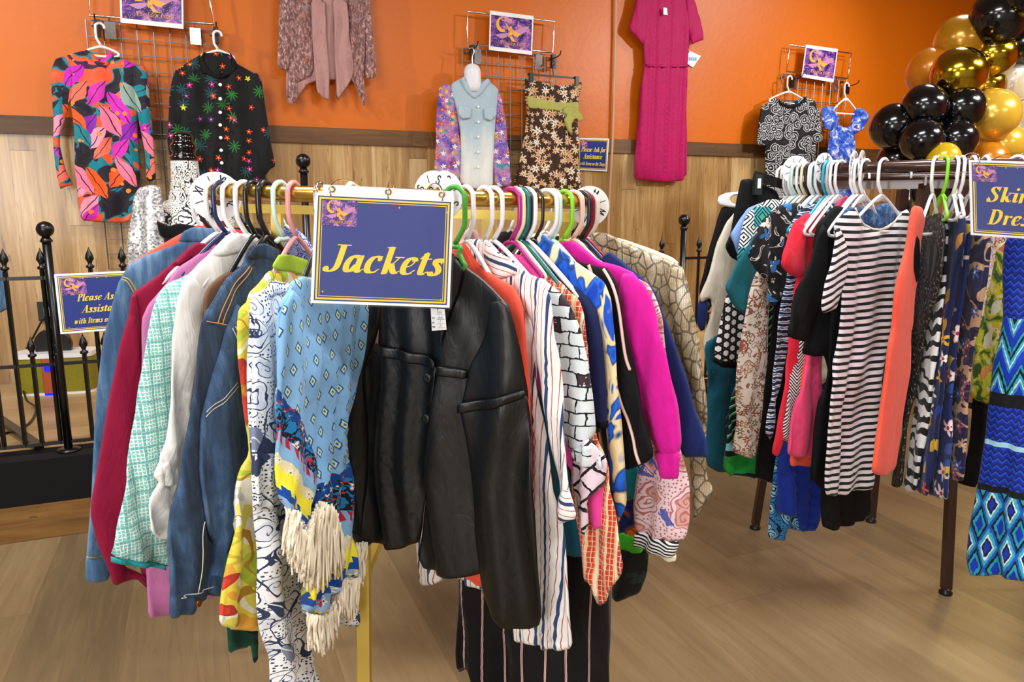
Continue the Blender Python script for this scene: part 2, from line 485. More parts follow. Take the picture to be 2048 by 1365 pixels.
def diamonds(t, v, bg, px=.026, py=.034):
    X = t.sep(v); a = t.m('DIVIDE', X[0], px); b = t.m('DIVIDE', X[1], py)
    row = t.m('FLOOR', b); a = t.m('ADD', a, t.m('MULTIPLY', t.m('MODULO', row, 2.), .5))
    fa = t.m('SUBTRACT', t.fr(a), .5); fb = t.m('SUBTRACT', t.fr(b), .5)
    d = t.m('ADD', t.m('ABSOLUTE', t.m('MULTIPLY', fa, 1.5)), t.m('ABSOLUTE', t.m('MULTIPLY', fb, 1.15)))
    c = t.mix(t.lt(d, .40), bg, '#164e9a'); c = t.mix(t.lt(d, .27), c, '#cfe0a0'); return t.mix(t.lt(d, .11), c, '#2b6bb0')
def border(t, v, w, base):
    """printed border bands: w = metres below the border's top edge"""
    q = t.warp(v, 40., .004); wn = t.m('ADD', w, t.m('MULTIPLY', t.noise(v, 30., 1.), .010))
    scal = t.m('ADD', w, t.m('MULTIPLY', t.m('ABSOLUTE', t.m('SINE', t.m('MULTIPLY', t.sep(v)[0], 130.))), .006))
    navy = t.flowers(q, 75., '#0d3f86', ['#c8242c', '#f2ead6', '#10121c', '#1f7fc4'], '#e8e0d0', .46, 4, .9, 1.)
    orn = t.flowers(q, 52., t.lines(v, 60., '#1a78b8', '#0a1020', 3., .2, 4.), ['#c8242c', '#0a1020', '#efe6d2', '#0a1020', '#0a1020'], '#d43a3a', .46, 4, .9, 6., .5)
    red = t.stripe(t.sep(v)[0], .012, [(0, '#b81f38'), (.55, '#7fb2dc')])
    lace = t.flowers(q, 60., '#e8d9a8', ['#f6f0dc'], '#6c8b3a', .5, 6, 1.)
    tree = t.stripe(t.sep(v)[0], .018, [(0, '#f2e635'), (.3, '#0e4aa0'), (.75, '#f2e635')])
    mos = t.flowers(q, 55., '#8cb4de', ['#c8383c', '#1d4f95', '#f0c850', '#f4f0e4'], '#102050', .5, 5, 1., 3.)
    c = base
    for h, col in ((.000, navy), (.026, orn), (.082, red), (.100, '#86b4dc'), (.128, lace), (.152, '#f4e93a'), (.186, tree), (.198, '#0e4aa0'), (.212, mos), (.245, '#f4e93a'), (.29, tree), (.30, '#0e4aa0'), (.312, mos)):
        c = t.mix(t.gt(scal, h), c, col)
    return c
pat('blue_bordered', lambda t, v: border(t, v, t.m('SUBTRACT', .845, t.sep(v)[1]), diamonds(t, v, '#82b4e0')), .6, .1)
pat('blue_bordered_flap', lambda t, v: border(t, v, t.m('MULTIPLY', t.m('SUBTRACT', t.m('ADD', .729, t.m('MULTIPLY', t.sep(v)[0], 1.29)), t.sep(v)[1]), 1.15), diamonds(t, v, '#82b4e0')), .6, .1)

def satin(name, c, c2):
    t = NT(name); n = t.noise(t.co, 4., 2.); MATS[name] = t.fin(t.mix(n, c, c2), .42, .0, .5, t.noise(t.mul(t.co, (1200., 260., 1)), 1., 1.), .04, .001, creases=.16)
satin('black_satin', '#030304', '#060708')

pat('navy_red_stripe', lambda t, v: t.stripe(t.m('ADD', t.sep(v)[0], t.m('MULTIPLY', t.noise(v, 5., 1.), .004)), .032,
    [(0, '#f3f2ef'), (.16, '#b4473f'), (.20, '#f3f2ef'), (.42, '#35456f'), (.60, '#f3f2ef'), (.80, '#b4473f'), (.84, '#f3f2ef')]), .8)
pat('navy_red_stripe_across', lambda t, v: t.stripe(t.m('ADD', t.sep(v)[1], t.m('MULTIPLY', t.sep(v)[0], .28)), .034,
    [(0, '#f3f2ef'), (.16, '#b4473f'), (.20, '#f3f2ef'), (.42, '#35456f'), (.62, '#f3f2ef'), (.82, '#b4473f'), (.86, '#f3f2ef')]), .8)
def f_brick(t, v):
    q = t.warp(t.warp(v, 26., .014), 90., .004); X = t.sep(q); row = t.m('DIVIDE', X[1], .025); r0 = t.m('FLOOR', row)
    a = t.m('ADD', t.m('DIVIDE', X[0], .040), t.m('MULTIPLY', t.m('MODULO', r0, 2.), .5)); fx, fy = t.fr(a), t.fr(row)
    n = t.m('MULTIPLY', t.noise(v, 160., 2.), .16)
    line = t.m('MAXIMUM', t.lt(fx, n), t.lt(fy, t.m('ADD', .02, t.m('MULTIPLY', n, 1.2))))
    rnd = t.noise(t.comb(t.m('FLOOR', a), r0, 3.), 7.7, 0.)
    c = t.mix(t.noise(v, 20., 2.), '#dfe8ea', '#cfd9dc'); c = t.mix(t.m('MULTIPLY', t.gt(rnd, .60), t.gt(t.noise(v, 90., 3.), .38)), c, '#3a2630')
    return t.mix(line, c, '#101216')
pat('brick_print', f_brick, .6)
def f_trellis(t, v):
    q = t.rot(t.warp(v, 26., .01), 42); X = t.sep(q); n = t.m('MULTIPLY', t.noise(v, 160., 2.), .16)
    l = t.m('MAXIMUM', t.lt(t.fr(t.m('DIVIDE', X[0], .036)), t.m('ADD', .06, n)), t.lt(t.fr(t.m('DIVIDE', X[1], .036)), t.m('ADD', .06, n)))
    return t.mix(l, '#e9d3e0', '#191318')
pat('trellis_print', f_trellis, .6)
def f_plaid(t, v):
    X = t.sep(t.warp(v, 12., .006))
    a = t.stripe(X[0], .046, [(0, '#d8551f'), (.14, '#e9c79c'), (.24, '#c9421f'), (.52, '#e0763a'), (.6, '#efd9b4'), (.72, '#b83a28')])
    th = t.m('MAXIMUM', t.lt(t.fr(t.m('DIVIDE', X[0], .0075)), .22), t.lt(t.fr(t.m('DIVIDE', X[1], .011)), .14))
    return t.mix(t.m('MULTIPLY', th, .6), a, '#f3e4c8')
pat('orange_plaid', f_plaid, .8)
pat('tie_dye_blue', lambda t, v: t.ramp(t.noise(t.warp(t.mul(v, (1.3, .7, 1)), 14., .04), 13., 2., .5, 1.2), [(.30, '#0a3fae'), (.44, '#1560d8'), (.50, '#12337e'), (.56, '#2a66b8'), (.585, '#f0dcae'), (.75, '#f6e6c0')], False), .65)
pat('tie_dye_blue_bold', lambda t, v: t.ramp(t.noise(t.rot(t.mul(v, (1.5, .7, 1)), 25), 16., 1.5, .5, 1.0), [(.30, '#0a3fb4'), (.42, '#1c6ae0'), (.48, '#143a86'), (.52, '#efd9a6'), (.62, '#f3e0b0'), (.66, '#1550c4')], False), .65)
pat('black_pink_piping', lambda t, v: t.stripe(t.m('ADD', t.sep(v)[0], t.m('MULTIPLY', t.m('SINE', t.m('MULTIPLY', t.sep(v)[1], 5.)), .012)), .052,
    [(0, '#08080a'), (.46, '#e2b9b2'), (.49, '#5a3a3a'), (.515, '#e2b9b2'), (.55, '#08080a')]), .75)
def f_pinkpais(t, v):
    c = t.paisley(v, 17., '#f2d8e0', '#c07470', '#dfa8a2', 4., 6., .17)
    bl = t.noise(v, 16., 3., .6, .5)
    return t.mix(t.m('MULTIPLY', t.gt(bl, .62), .9), c, '#2a53b4')
pat('pink_paisley', f_pinkpais, .6)
pat('ribbed_cuff', lambda t, v: t.stripe(t.m('ADD', t.sep(v)[1], t.m('MULTIPLY', t.sep(v)[0], .22)), .0075, [(0, '#16181f'), (.5, '#f2f2f2')]), .8)
def f_snake(t, v):
    q = t.warp(v, 9., .03); big = t.vor(t.mul(q, (52., 34., 1)), 'DISTANCE_TO_EDGE')['Distance']
    sc = t.vor(t.mul(t.warp(v, 40., .003), (230., 330., 1)), 'DISTANCE_TO_EDGE', .4)['Distance']
    c = t.ramp(t.noise(q, 15., 3.), [(.3, '#8d7a58'), (.5, '#c4b08a'), (.64, '#e6dcc6')], False)
    c = t.mix(t.m('MULTIPLY', t.lt(big, t.m('MULTIPLY', t.noise(v, 30., 2.), .16)), .75), c, '#3f3526')
    return t.mix(t.m('MULTIPLY', t.lt(sc, .09), .7), c, '#3a3226')
pat('snakeskin', f_snake, .38, .0, .6, .4, 300.)
pat('dark_bloom', lambda t, v: t.flowers(v, 15., t.blotch(v, 12., [(0, '#0d0f0e'), (.52, '#1c2a22'), (.6, '#3a2a1c')]), ['#c9a23a', '#7a4a20', '#2f6a44'], '#e8d060', .36, 5, .45, 2.), .6)
pat('blue_amber', lambda t, v: t.blotch(v, 22., [(0, '#0e1c56'), (.48, '#1a2f7c'), (.54, '#a03c12'), (.62, '#e07a1e')]), .5)
pat('blue_lilac', lambda t, v: t.paisley(v, 30., '#3a56b0', '#d9d0ee', '#8aa0e0', 1.), .6)

# ---- second rack
def f_geo(t, v):
    q = t.mul(v, 15.); X = t.sep(q); fa = t.m('SUBTRACT', t.fr(X[0]), .5); fb = t.m('SUBTRACT', t.fr(X[1]), .5)
    d = t.m('MAXIMUM', t.m('ABSOLUTE', t.m('ADD', fa, fb)), t.m('ABSOLUTE', t.m('SUBTRACT', fa, fb)))
    id_ = t.noise(t.comb(t.m('FLOOR', X[0]), t.m('FLOOR', X[1])), 5.3, 0.)
    ln = t.lt(t.fr(t.m('MULTIPLY', d, 5.)), .42)
    c = t.mix(ln, t.ramp(id_, [(0, '#eef0f0'), (.5, '#3fb3b8'), (.62, '#eef0f0')]), '#11161c')
    return t.mix(t.m('MULTIPLY', t.lt(d, .12), t.gt(id_, .45)), c, '#3fbf5a')
pat('teal_geometric', f_geo, .7)
def f_lattice(t, v):
    c = None
    for i, dg in enumerate((0, 60, -60)):
        X = t.sep(t.rot(v, dg)); l = t.lt(t.m('ABSOLUTE', t.m('SUBTRACT', t.fr(t.m('DIVIDE', X[0], .026)), .5)), .14)
        c = l if c is None else t.m('MAXIMUM', c, l)
    return t.mix(c, '#f1f1f1', '#0e0f12')
pat('cane_lattice', f_lattice, .8)
pat('rust_paisley', lambda t, v: t.flowers(v, 34., t.lines(v, 30., '#d9ccc0', '#8a5a48', 4., .12), ['#9c4a3c', '#b98a6a', '#7a5a3c'], '#f0e4d4', .46, 6, .8), .75)
def f_gstripe(t, v):
    return t.ramp(t.m('SUBTRACT', 1., t.m('DIVIDE', t.m('SUBTRACT', t.sep(v)[1], .35), .6)), [(0, '#101014'), (.3, '#2f9a4a'), (.36, '#101014'), (.5, '#3aa0a0'), (.56, '#101014'), (.62, '#0f1014')])
def f_gskirt(t, v):
    d = t.fr(t.m('DIVIDE', t.m('ADD', t.sep(v)[0], t.sep(v)[1]), .03))
    top = t.ramp(d, [(0, '#0f1014'), (.4, '#23984a'), (.62, '#bfe8d6'), (.72, '#0f1014')])
    w = t.m('SUBTRACT', t.sep(v)[1], .37)
    c = t.mix(t.lt(w, .16), top, '#7fd0d6'); c = t.mix(t.lt(w, .135), c, '#0f1014'); c = t.mix(t.lt(w, .115), c, '#1f9c3e'); return t.mix(t.lt(w, .045), c, '#111a30')
pat('green_banded', f_gskirt, .75)
def f_abstract(t, v):
    c = t.blotch(v, 15., [(0, '#0d0e12'), (.52, '#16181f'), (.56, '#c8c3ba'), (.60, '#0d0e12'), (.64, '#2f72b8'), (.68, '#d9d4cc'), (.74, '#b04a9a')], 2., 1.5)
    return t.flowers(v, 20., c, ['#e6dcd0', '#2a6fb4', '#0d0e12', '#8f8a98'], None, .45, 3, .5, 2., .6)
pat('dark_abstract', f_abstract, .65)
pat('blue_dash_stripe', lambda t, v: t.stripe(t.m('ADD', t.sep(v)[1], t.m('MULTIPLY', t.noise(t.mul(v, (30., 60., 1)), 1., 2.), .02)), .019, [(0, '#141c38'), (.35, '#dfe4ee'), (.5, '#4a66a0'), (.7, '#e9ecf2'), (.85, '#141c38')]), .75)
pat('grey_chevron', lambda t, v: t.stripe(t.m('ADD', t.sep(v)[1], t.m('MULTIPLY', t.m('ABSOLUTE', t.m('SUBTRACT', t.fr(t.m('DIVIDE', t.sep(v)[0], .05)), .5)), .06)), .011, [(0, '#17181c'), (.5, '#e6e6e8')]), .75)
pat('black_white_stripe', lambda t, v: t.stripe(t.m('ADD', t.sep(v)[1], t.m('MULTIPLY', t.m('SINE', t.m('MULTIPLY', t.sep(v)[0], 17.)), .004)), .0215, [(0, '#e6dfe4'), (.56, '#121218')]), .75)
pat('black_white_stripe_sleeve', lambda t, v: t.stripe(t.m('ADD', t.sep(v)[1], t.m('MULTIPLY', t.sep(v)[0], .35)), .0215, [(0, '#e6dfe4'), (.56, '#121218')]), .75)
pat('acid_wash', lambda t, v: t.ramp(t.noise(v, 45., 4., .65), [(.35, '#16294a'), (.5, '#33578a'), (.68, '#6f96bf')], False), .85)
pat('blue_medallion', lambda t, v: t.paisley(v, 16., '#2f7fc0', '#0c1430', '#8cc8e6', 5., 6., .18), .65)
pat('black_glitter', lambda t, v: t.mix(t.m('MULTIPLY', t.gt(t.noise(t.mul(v, (260., 90., 1)), 1., 2.), .60), .8), '#1a1717', '#8a8078'), .5, .0, .5)
def f_zebra(t, v):
    n = t.noise(v, 14., 2., .5, .4); f = t.fr(t.m('ADD', t.m('DIVIDE', t.sep(v)[1], .046), t.m('MULTIPLY', n, 2.2))); return t.mix(t.lt(f, .42), '#e9ecec', '#12161a')
pat('zebra', f_zebra, .7)
pat('navy_gold_floral', lambda t, v: t.flowers(v, 17., t.leaves(v, 26., '#101f52', ['#d9b02c', '#b8862a', '#101f52', '#1d3fae'], 30, .42, .42, .55, 2.), ['#f0f0f4', '#e8582c', '#eaa0a8', '#e8c030'], '#c8262c', .42, 5, .4, 4.), .65)
pat('navy_orchid', lambda t, v: t.flowers(v, 15., t.leaves(v, 24., '#10245e', ['#c8a638', '#10245e', '#274a9a'], 60, .42, .4, .4, 6.), ['#f4dfe0', '#f6f2f0', '#e79aa8'], '#b8244c', .46, 5, .62, 1.), .65)
pat('bronze_tapestry', lambda t, v: t.flowers(v, 20., t.lines(v, 13., '#1a1c40', '#b99676', 3., .12, 3.), ['#8a3a68', '#3a62a8', '#c4a084', '#5a2a4a'], '#e0c8b0', .44, 6, .6, 2., .4), .65)
pat('chartreuse_floral', lambda t, v: t.leaves(v, 24., t.blotch(v, 22., [(0, '#3a5a1c'), (.42, '#8aa024'), (.5, '#d9c726'), (.58, '#e8dcae'), (.66, '#d0704a')], 2., .6), ['#e6e0c2', '#c9d02c', '#47701c', '#e89a4a'], 35, .4, .45, .7, 3.), .65)
def f_ikat(t, v):
    X = t.sep(v); n = t.m('MULTIPLY', t.noise(t.mul(v, (260., 26., 1)), 1., 2.), .022)
    tri = lambda p: t.m('ABSOLUTE', t.m('SUBTRACT', t.fr(t.m('DIVIDE', X[0], p)), .5))
    big = t.m('SUBTRACT', t.m('ADD', X[1], n), t.m('MULTIPLY', tri(.055), .15))
    sm = t.m('SUBTRACT', X[1], t.m('MULTIPLY', tri(.020), .024))
    dia = t.m('ADD', t.m('ABSOLUTE', t.m('SUBTRACT', t.fr(t.m('DIVIDE', X[0], .052)), .5)), t.m('ABSOLUTE', t.m('SUBTRACT', t.fr(t.m('DIVIDE', t.m('ADD', X[1], n), .135)), .5)))
    A = t.stripe(big, .105, [(0, '#1438c0'), (.28, '#2f8ed0'), (.42, '#c8ecf2'), (.5, '#35a8c8'), (.64, '#0d1c24'), (.78, '#1aa0b4'), (.9, '#0f2fae')])
    B = t.stripe(sm, .020, [(0, '#0f2c9c'), (.5, '#2450d8'), (.8, '#101830')])
    D = t.ramp(dia, [(0, '#1638b4'), (.16, '#0d1c3c'), (.24, '#dff0f6'), (.31, '#3fb4cc'), (.44, '#1d5fc4'), (.56, '#0d1c24'), (.66, '#28a4bc'), (.78, '#123ab8')])
    c = t.mix(t.lt(X[1], 1.02), B, A); c = t.mix(t.lt(X[1], .80), c, '#0e1416'); c = t.mix(t.lt(X[1], .76), c, B)
    c = t.mix(t.m('MULTIPLY', t.lt(X[1], .655), t.gt(X[1], .640)), c, '#a8e0ee')
    c = t.mix(t.lt(X[1], .52), c, '#0e1416'); return t.mix(t.lt(X[1], .50), c, D)
pat('blue_ikat', f_ikat, .65)
solid('dark_plum', '#2a1420', .8)

# ---- clothes on the wall
def f_tropic(t, v):
    q = t.mul(v, (1., 1., 1))
    c = t.blotch(q, 6., [(0, '#17141f'), (.40, '#23202e'), (.47, '#0f7e8e'), (.53, '#e8552a'), (.60, '#e8603f'), (.66, '#3c2240')], 2., 1.2)
    c = t.leaves(q, 12., c, ['#f0581c', '#d22ab0', '#f2715a', '#c822c0', '#f296b4', '#8a1cb0'], 38, .36, .46, .9, 1., '#401830', .5)
    c = t.leaves(q, 10., c, ['#f25a18', '#8fa8a0', '#d428c0', '#f47a9c', '#18808c'], -30, .32, .42, .6, 5., '#3a1430', .5)
    return t.flowers(q, 26., c, ['#f58a2a'], None, .36, 0, .12, 3.)
pat('tropical_leaves', f_tropic, .6)
def f_neon(t, v):
    c = t.flowers(v, 13., '#0a0b0e', ['#1c6a28', '#145058', '#0a0b0e', '#247a32'], None, .5, 9, .55, 2., .2, .5)
    c = t.flowers(v, 17., c, ['#c81e9a', '#e8481c', '#e2d820', '#d82a20', '#7a1e90'], '#f0e030', .30, 5, .45, 7., .2)
    d = t.vor(t.mul(v, 17.), rand=.9); return c
pat('neon_floral', f_neon, .7)
pat('crushed_velvet', lambda t, v: t.ramp(t.noise(t.mul(t.warp(v, 20., .02), (70., 34., 1)), 1., 4., .7, .8), [(.3, '#3a2020'), (.48, '#7a4c48'), (.6, '#b78a86'), (.7, '#e2c6c4')], False), .45, .4, .4, .5, 90.)
pat('velvet_flowers', lambda t, v: t.flowers(v, 20., t.ramp(t.noise(t.mul(v, (60., 34., 1)), 1., 4., .7, .8), [(.3, '#432624'), (.5, '#8a5a54'), (.66, '#c79c98')], False), ['#5a6a90', '#b0522c', '#7a8298'], '#c86a30', .4, 5, .5), .5, .4)
pat('chambray_pale', lambda t, v: t.ramp(t.m('ADD', t.m('MULTIPLY', t.noise(t.mul(v, (8., 2., 1)), 1., 3.), .6), t.m('MULTIPLY', t.m('SUBTRACT', t.sep(v)[1], 1.5), .6)), [(.25, '#e2e2dc'), (.42, '#cfd6d6'), (.55, '#a9bfcb')], False), .85)
pat('meadow_print', lambda t, v: t.flowers(v, 26., t.ramp(t.noise(v, 14., 2.), [(.3, '#3a3f9c'), (.45, '#8a62b0'), (.55, '#c08aa8'), (.66, '#3f8aa4')], False), ['#f4efe6', '#f0b03a', '#e0462c', '#f4f0ee', '#c85ab0', '#3a50c0'], '#f0d040', .48, 5, .9), .7)
pat('brown_floral', lambda t, v: t.flowers(v, 15., t.flowers(v, 25., '#3a2114', ['#e6c49a', '#c99a64', '#f0dcc0'], '#a86a38', .42, 5, .75, 9.), ['#ecd2ae', '#d9ac7c', '#f2e4d0', '#e9c6a8'], '#b87a48', .50, 7, .8, 1., .3), .7)
pat('rose_outline', lambda t, v: t.mix(t.m('MULTIPLY', t.lt(t.fr(t.m('ADD', t.m('MULTIPLY', t.vor(t.mul(t.warp(v, 12., .02), 13.), rand=.8)['Distance'], 5.), t.m('MULTIPLY', t.noise(v, 40., 2.), 1.4))), .32), t.lt(t.vor(t.mul(v, 13.), rand=.8)['Distance'], .56)), '#121316', '#c9ccd0'), .7)
pat('blue_watercolour', lambda t, v: t.ramp(t.noise(v, 20., 3., .6, .6), [(.32, '#132a8c'), (.46, '#2450c0'), (.56, '#6a86d0'), (.64, '#dfe4f2'), (.7, '#4a3a98')], False), .65)
def f_damask(t, v):
    c = t.paisley(v, 15., '#ece7df', '#121114', '#ece7df', 3., 4.5, .17)
    return t.mix(t.gt(t.noise(v, 30., 3., .6, .8), .6), c, '#151417')
pat('damask', f_damask, .6)
# ---------------------------------------------------------------- lettering drawn with a broad pen
GL = {  # advance, strokes: (pen, points)   T thick pen, h hairline, d ball (x, y, r)
'J': (.62, [('T', [(.43, .97), (.43, .35), (.39, .14), (.27, .03), (.16, .05)]), ('d', (.10, .12, .10)), ('h', [(.24, .985), (.64, .985)])]),
'a': (.66, [('T', [(.40, .55), (.31, .63), (.19, .57), (.10, .38), (.10, .15), (.19, .04), (.29, .09), (.40, .30)]), ('T', [(.46, .62), (.45, .15), (.51, .04)]), ('h', [(.5, .03), (.64, .15)])]),
'c': (.53, [('d', (.42, .53, .075)), ('T', [(.41, .60), (.31, .635), (.18, .56), (.10, .36), (.12, .13), (.23, .03), (.34, .06)]), ('h', [(.34, .05), (.48, .17)])]),
'k': (.64, [('T', [(.17, .97), (.17, .02)]), ('h', [(.03, .96), (.17, .985)]), ('h', [(.22, .28), (.36, .40), (.50, .61)]), ('T', [(.30, .38), (.42, .12), (.50, .04)]), ('h', [(.5, .03), (.62, .13)]), ('h', [(.38, .625), (.64, .625)])]),
'e': (.53, [('h', [(.13, .28), (.30, .34), (.40, .48)]), ('T', [(.41, .52), (.34, .62), (.23, .62), (.13, .48), (.09, .28), (.13, .09), (.23, .03), (.33, .06)]), ('h', [(.33, .05), (.47, .18)])]),
't': (.40, [('T', [(.19, .80), (.15, .15), (.22, .04)]), ('h', [(.2, .03), (.36, .14)]), ('h', [(.03, .615), (.38, .615)]), ('h', [(.04, .62), (.2, .84)])]),
's': (.48, [('T', [(.35, .52), (.28, .62), (.17, .60), (.16, .46), (.28, .33), (.34, .17), (.26, .04), (.13, .03), (.07, .14)]), ('h', [(.39, .64), (.36, .46)])]),
'S': (.66, [('T', [(.50, .84), (.40, .97), (.23, .96), (.17, .78), (.30, .58), (.45, .40), (.46, .16), (.31, .02), (.13, .04), (.07, .2)]), ('h', [(.56, 1.0), (.52, .72)]), ('h', [(.04, 0.), (.08, .3)])]),
'i': (.34, [('T', [(.16, .61), (.15, .12), (.21, .04)]), ('h', [(.02, .6), (.16, .62)]), ('h', [(.2, .03), (.33, .14)]), ('d', (.19, .88, .09))]),
'r': (.48, [('T', [(.15, .61), (.15, .02)]), ('h', [(.02, .6), (.15, .62)]), ('h', [(.18, .38), (.29, .57), (.37, .62)]), ('d', (.39, .56, .075))]),
'D': (.80, [('T', [(.20, .97), (.20, .03)]), ('h', [(.04, .985), (.4, .985)]), ('h', [(.04, .015), (.4, .015)]), ('T', [(.36, .97), (.55, .86), (.62, .6), (.58, .3), (.45, .08), (.3, .02)])]),
'P': (.66, [('T', [(.20, .97), (.20, .03)]), ('h', [(.04, .985), (.4, .985)]), ('h', [(.06, .015), (.36, .015)]), ('T', [(.34, .96), (.49, .92), (.54, .76), (.46, .58), (.3, .52)])]),
'l': (.32, [('T', [(.15, .97), (.14, .12), (.2, .04)]), ('h', [(.02, .96), (.16, .985)]), ('h', [(.19, .03), (.31, .14)])]),
'A': (.76, [('h', [(.06, .02), (.44, .98)]), ('T', [(.45, .95), (.56, .03)]), ('h', [(.2, .34), (.52, .34)]), ('h', [(0, .015), (.2, .015)]), ('h', [(.42, .015), (.72, .015)])]),
'f': (.40, [('T', [(.40, .93), (.31, .97), (.24, .85), (.17, .3), (.12, -.1), (.02, -.22)]), ('h', [(.06, .615), (.40, .615)])]),
'o': (.56, [('T', [(.30, .63), (.18, .57), (.10, .36), (.13, .12), (.24, .03), (.37, .10), (.45, .32), (.42, .55), (.30, .63)])]),
'w': (.76, [('T', [(.10, .61), (.15, .05)]), ('h', [(.16, .03), (.36, .58)]), ('T', [(.36, .61), (.42, .05)]), ('h', [(.43, .03), (.64, .6)])]),
'h': (.62, [('T', [(.15, .97), (.15, .02)]), ('h', [(.02, .96), (.15, .985)]), ('h', [(.18, .34), (.32, .6)]), ('T', [(.34, .58), (.43, .60), (.41, .12), (.47, .04)]), ('h', [(.46, .03), (.6, .14)])]),
'n': (.62, [('T', [(.15, .61), (.15, .02)]), ('h', [(.02, .6), (.15, .62)]), ('h', [(.18, .34), (.32, .6)]), ('T', [(.34, .58), (.43, .60), (.41, .12), (.47, .04)]), ('h', [(.46, .03), (.6, .14)])]),
'm': (.90, [('T', [(.15, .61), (.15, .02)]), ('h', [(.02, .6), (.15, .62)]), ('h', [(.18, .34), (.30, .6)]), ('T', [(.32, .58), (.41, .60), (.40, .02)]), ('h', [(.43, .34), (.56, .6)]), ('T', [(.58, .58), (.68, .60), (.66, .12), (.72, .04)]), ('h', [(.72, .03), (.86, .14)])]),
'g': (.58, [('T', [(.30, .63), (.18, .57), (.14, .4), (.22, .28), (.34, .33), (.38, .5), (.30, .63)]), ('T', [(.2, .25), (.16, .1), (.36, .02), (.36, -.16), (.2, -.26), (.06, -.16)])]),
'd': (.64, [('T', [(.40, .55), (.31, .63), (.19, .57), (.10, .38), (.10, .15), (.19, .04), (.29, .09), (.42, .30)]), ('T', [(.47, .97), (.45, .15), (.51, .04)]), ('h', [(.5, .03), (.63, .15)])]),
'y': (.56, [('T', [(.12, .61), (.2, .1)]), ('h', [(.46, .62), (.3, .1), (.12, -.22)]), ('d', (.08, -.2, .06))]),
'I': (.40, [('T', [(.20, .97), (.20, .03)]), ('h', [(.04, .985), (.38, .985)]), ('h', [(.04, .015), (.38, .015)])]),
'G': (.78, [('T', [(.58, .84), (.44, .97), (.26, .92), (.12, .6), (.16, .2), (.36, .02), (.54, .08)]), ('T', [(.58, .44), (.56, .06)]), ('h', [(.44, .45), (.7, .45)])]),
'L': (.66, [('T', [(.20, .97), (.20, .03)]), ('h', [(.04, .985), (.38, .985)]), ('h', [(.04, .015), (.54, .015), (.6, .24)])]),
'B': (.66, [('T', [(.20, .97), (.20, .03)]), ('T', [(.3, .97), (.46, .86), (.3, .53), (.5, .4), (.48, .1), (.2, .02)])]),
' ': (.30, []),
}
SANS = {'X': (.62, [[(.04, 0), (.52, 1)], [(.04, 1), (.52, 0)]]), 'L': (.52, [[(.08, 1), (.08, 0), (.48, 0)]]), 'S': (.58, [[(.46, .84), (.36, .98), (.18, .98), (.08, .82), (.14, .6), (.40, .44), (.48, .22), (.38, .02), (.16, .02), (.05, .18)]]),
        'M': (.82, [[(.08, 0), (.08, 1), (.37, .25), (.66, 1), (.66, 0)]]), 'E': (.55, [[(.46, 1), (.08, 1), (.08, 0), (.46, 0)], [(.08, .5), (.4, .5)]]), 'T': (.55, [[(.02, 1), (.5, 1)], [(.26, 1), (.26, 0)]]), 'Y': (.55, [[(.03, 1), (.26, .5), (.5, 1)], [(.26, .5), (.26, 0)]]),
        'I': (.25, [[(.1, 0), (.1, 1)]]), 'Z': (.55, [[(.05, 1), (.46, 1), (.05, 0), (.48, 0)]]), 'P': (.56, [[(.08, 0), (.08, 1), (.4, .95), (.45, .72), (.38, .5), (.08, .48)]]), 'R': (.58, [[(.08, 0), (.08, 1), (.4, .95), (.45, .74), (.38, .52), (.08, .5)], [(.26, .5), (.48, 0)]]),
        'C': (.58, [[(.48, .84), (.36, .98), (.16, .94), (.06, .5), (.16, .06), (.36, .02), (.48, .16)]]), '/': (.4, [[(.02, 0), (.32, 1)]]), ' ': (.3, [])}

def hull(P):
    P = sorted(set((round(p[0], 6), round(p[1], 6)) for p in P))
    if len(P) < 3: return P
    def half(Q):
        h = []
        for p in Q:
            while len(h) > 1 and (h[-1][0] - h[-2][0]) * (p[1] - h[-2][1]) - (h[-1][1] - h[-2][1]) * (p[0] - h[-2][0]) <= 0: h.pop()
            h.append(p)
        return h
    a, b = half(P), half(P[::-1]); return a[:-1] + b[:-1]

def pen_polys(pts, a, b, deg, k=4):
    P = smooth_path([(p[0], p[1], 0) for p in pts], k) if len(pts) > 2 else [np.array([p[0], p[1], 0.]) for p in pts]
    ca, sa = math.cos(math.radians(deg)), math.sin(math.radians(deg))
    nib = [(a * math.cos(q) * ca - b * math.sin(q) * sa, a * math.cos(q) * sa + b * math.sin(q) * ca) for q in [i * math.pi / 4 + .39 for i in range(8)]]
    return [hull([(p[0] + n[0], p[1] + n[1]) for p in (P[i], P[i + 1]) for n in nib]) for i in range(len(P) - 1)]

def serif_text(s, bold=.095, shear=.27):
    """polygons with cap height 1; returns (polys, width)"""
    out, x = [], 0.
    for ch in s:
        adv, st = GL[ch]
        for pen, P in st:
            if pen == 'd': q = [[(P[0] + P[2] * math.cos(i * .524), P[1] + P[2] * math.sin(i * .524)) for i in range(12)]]
            elif pen == 'T': q = pen_polys(P, bold, .022, 8)
            else: q = pen_polys(P, .028, .018, 20)
            out += [[(x + px + shear * py, py) for px, py in poly] for poly in q]
        x += adv
    return out, x

def sans_text(s, w=.07):
    out, x = [], 0.
    for ch in s:
        adv, st = SANS[ch]
        for P in st: out += [[(x + px, py) for px, py in q] for q in pen_polys(P, w, w, 0, 3)]
        x += adv
    return out, x

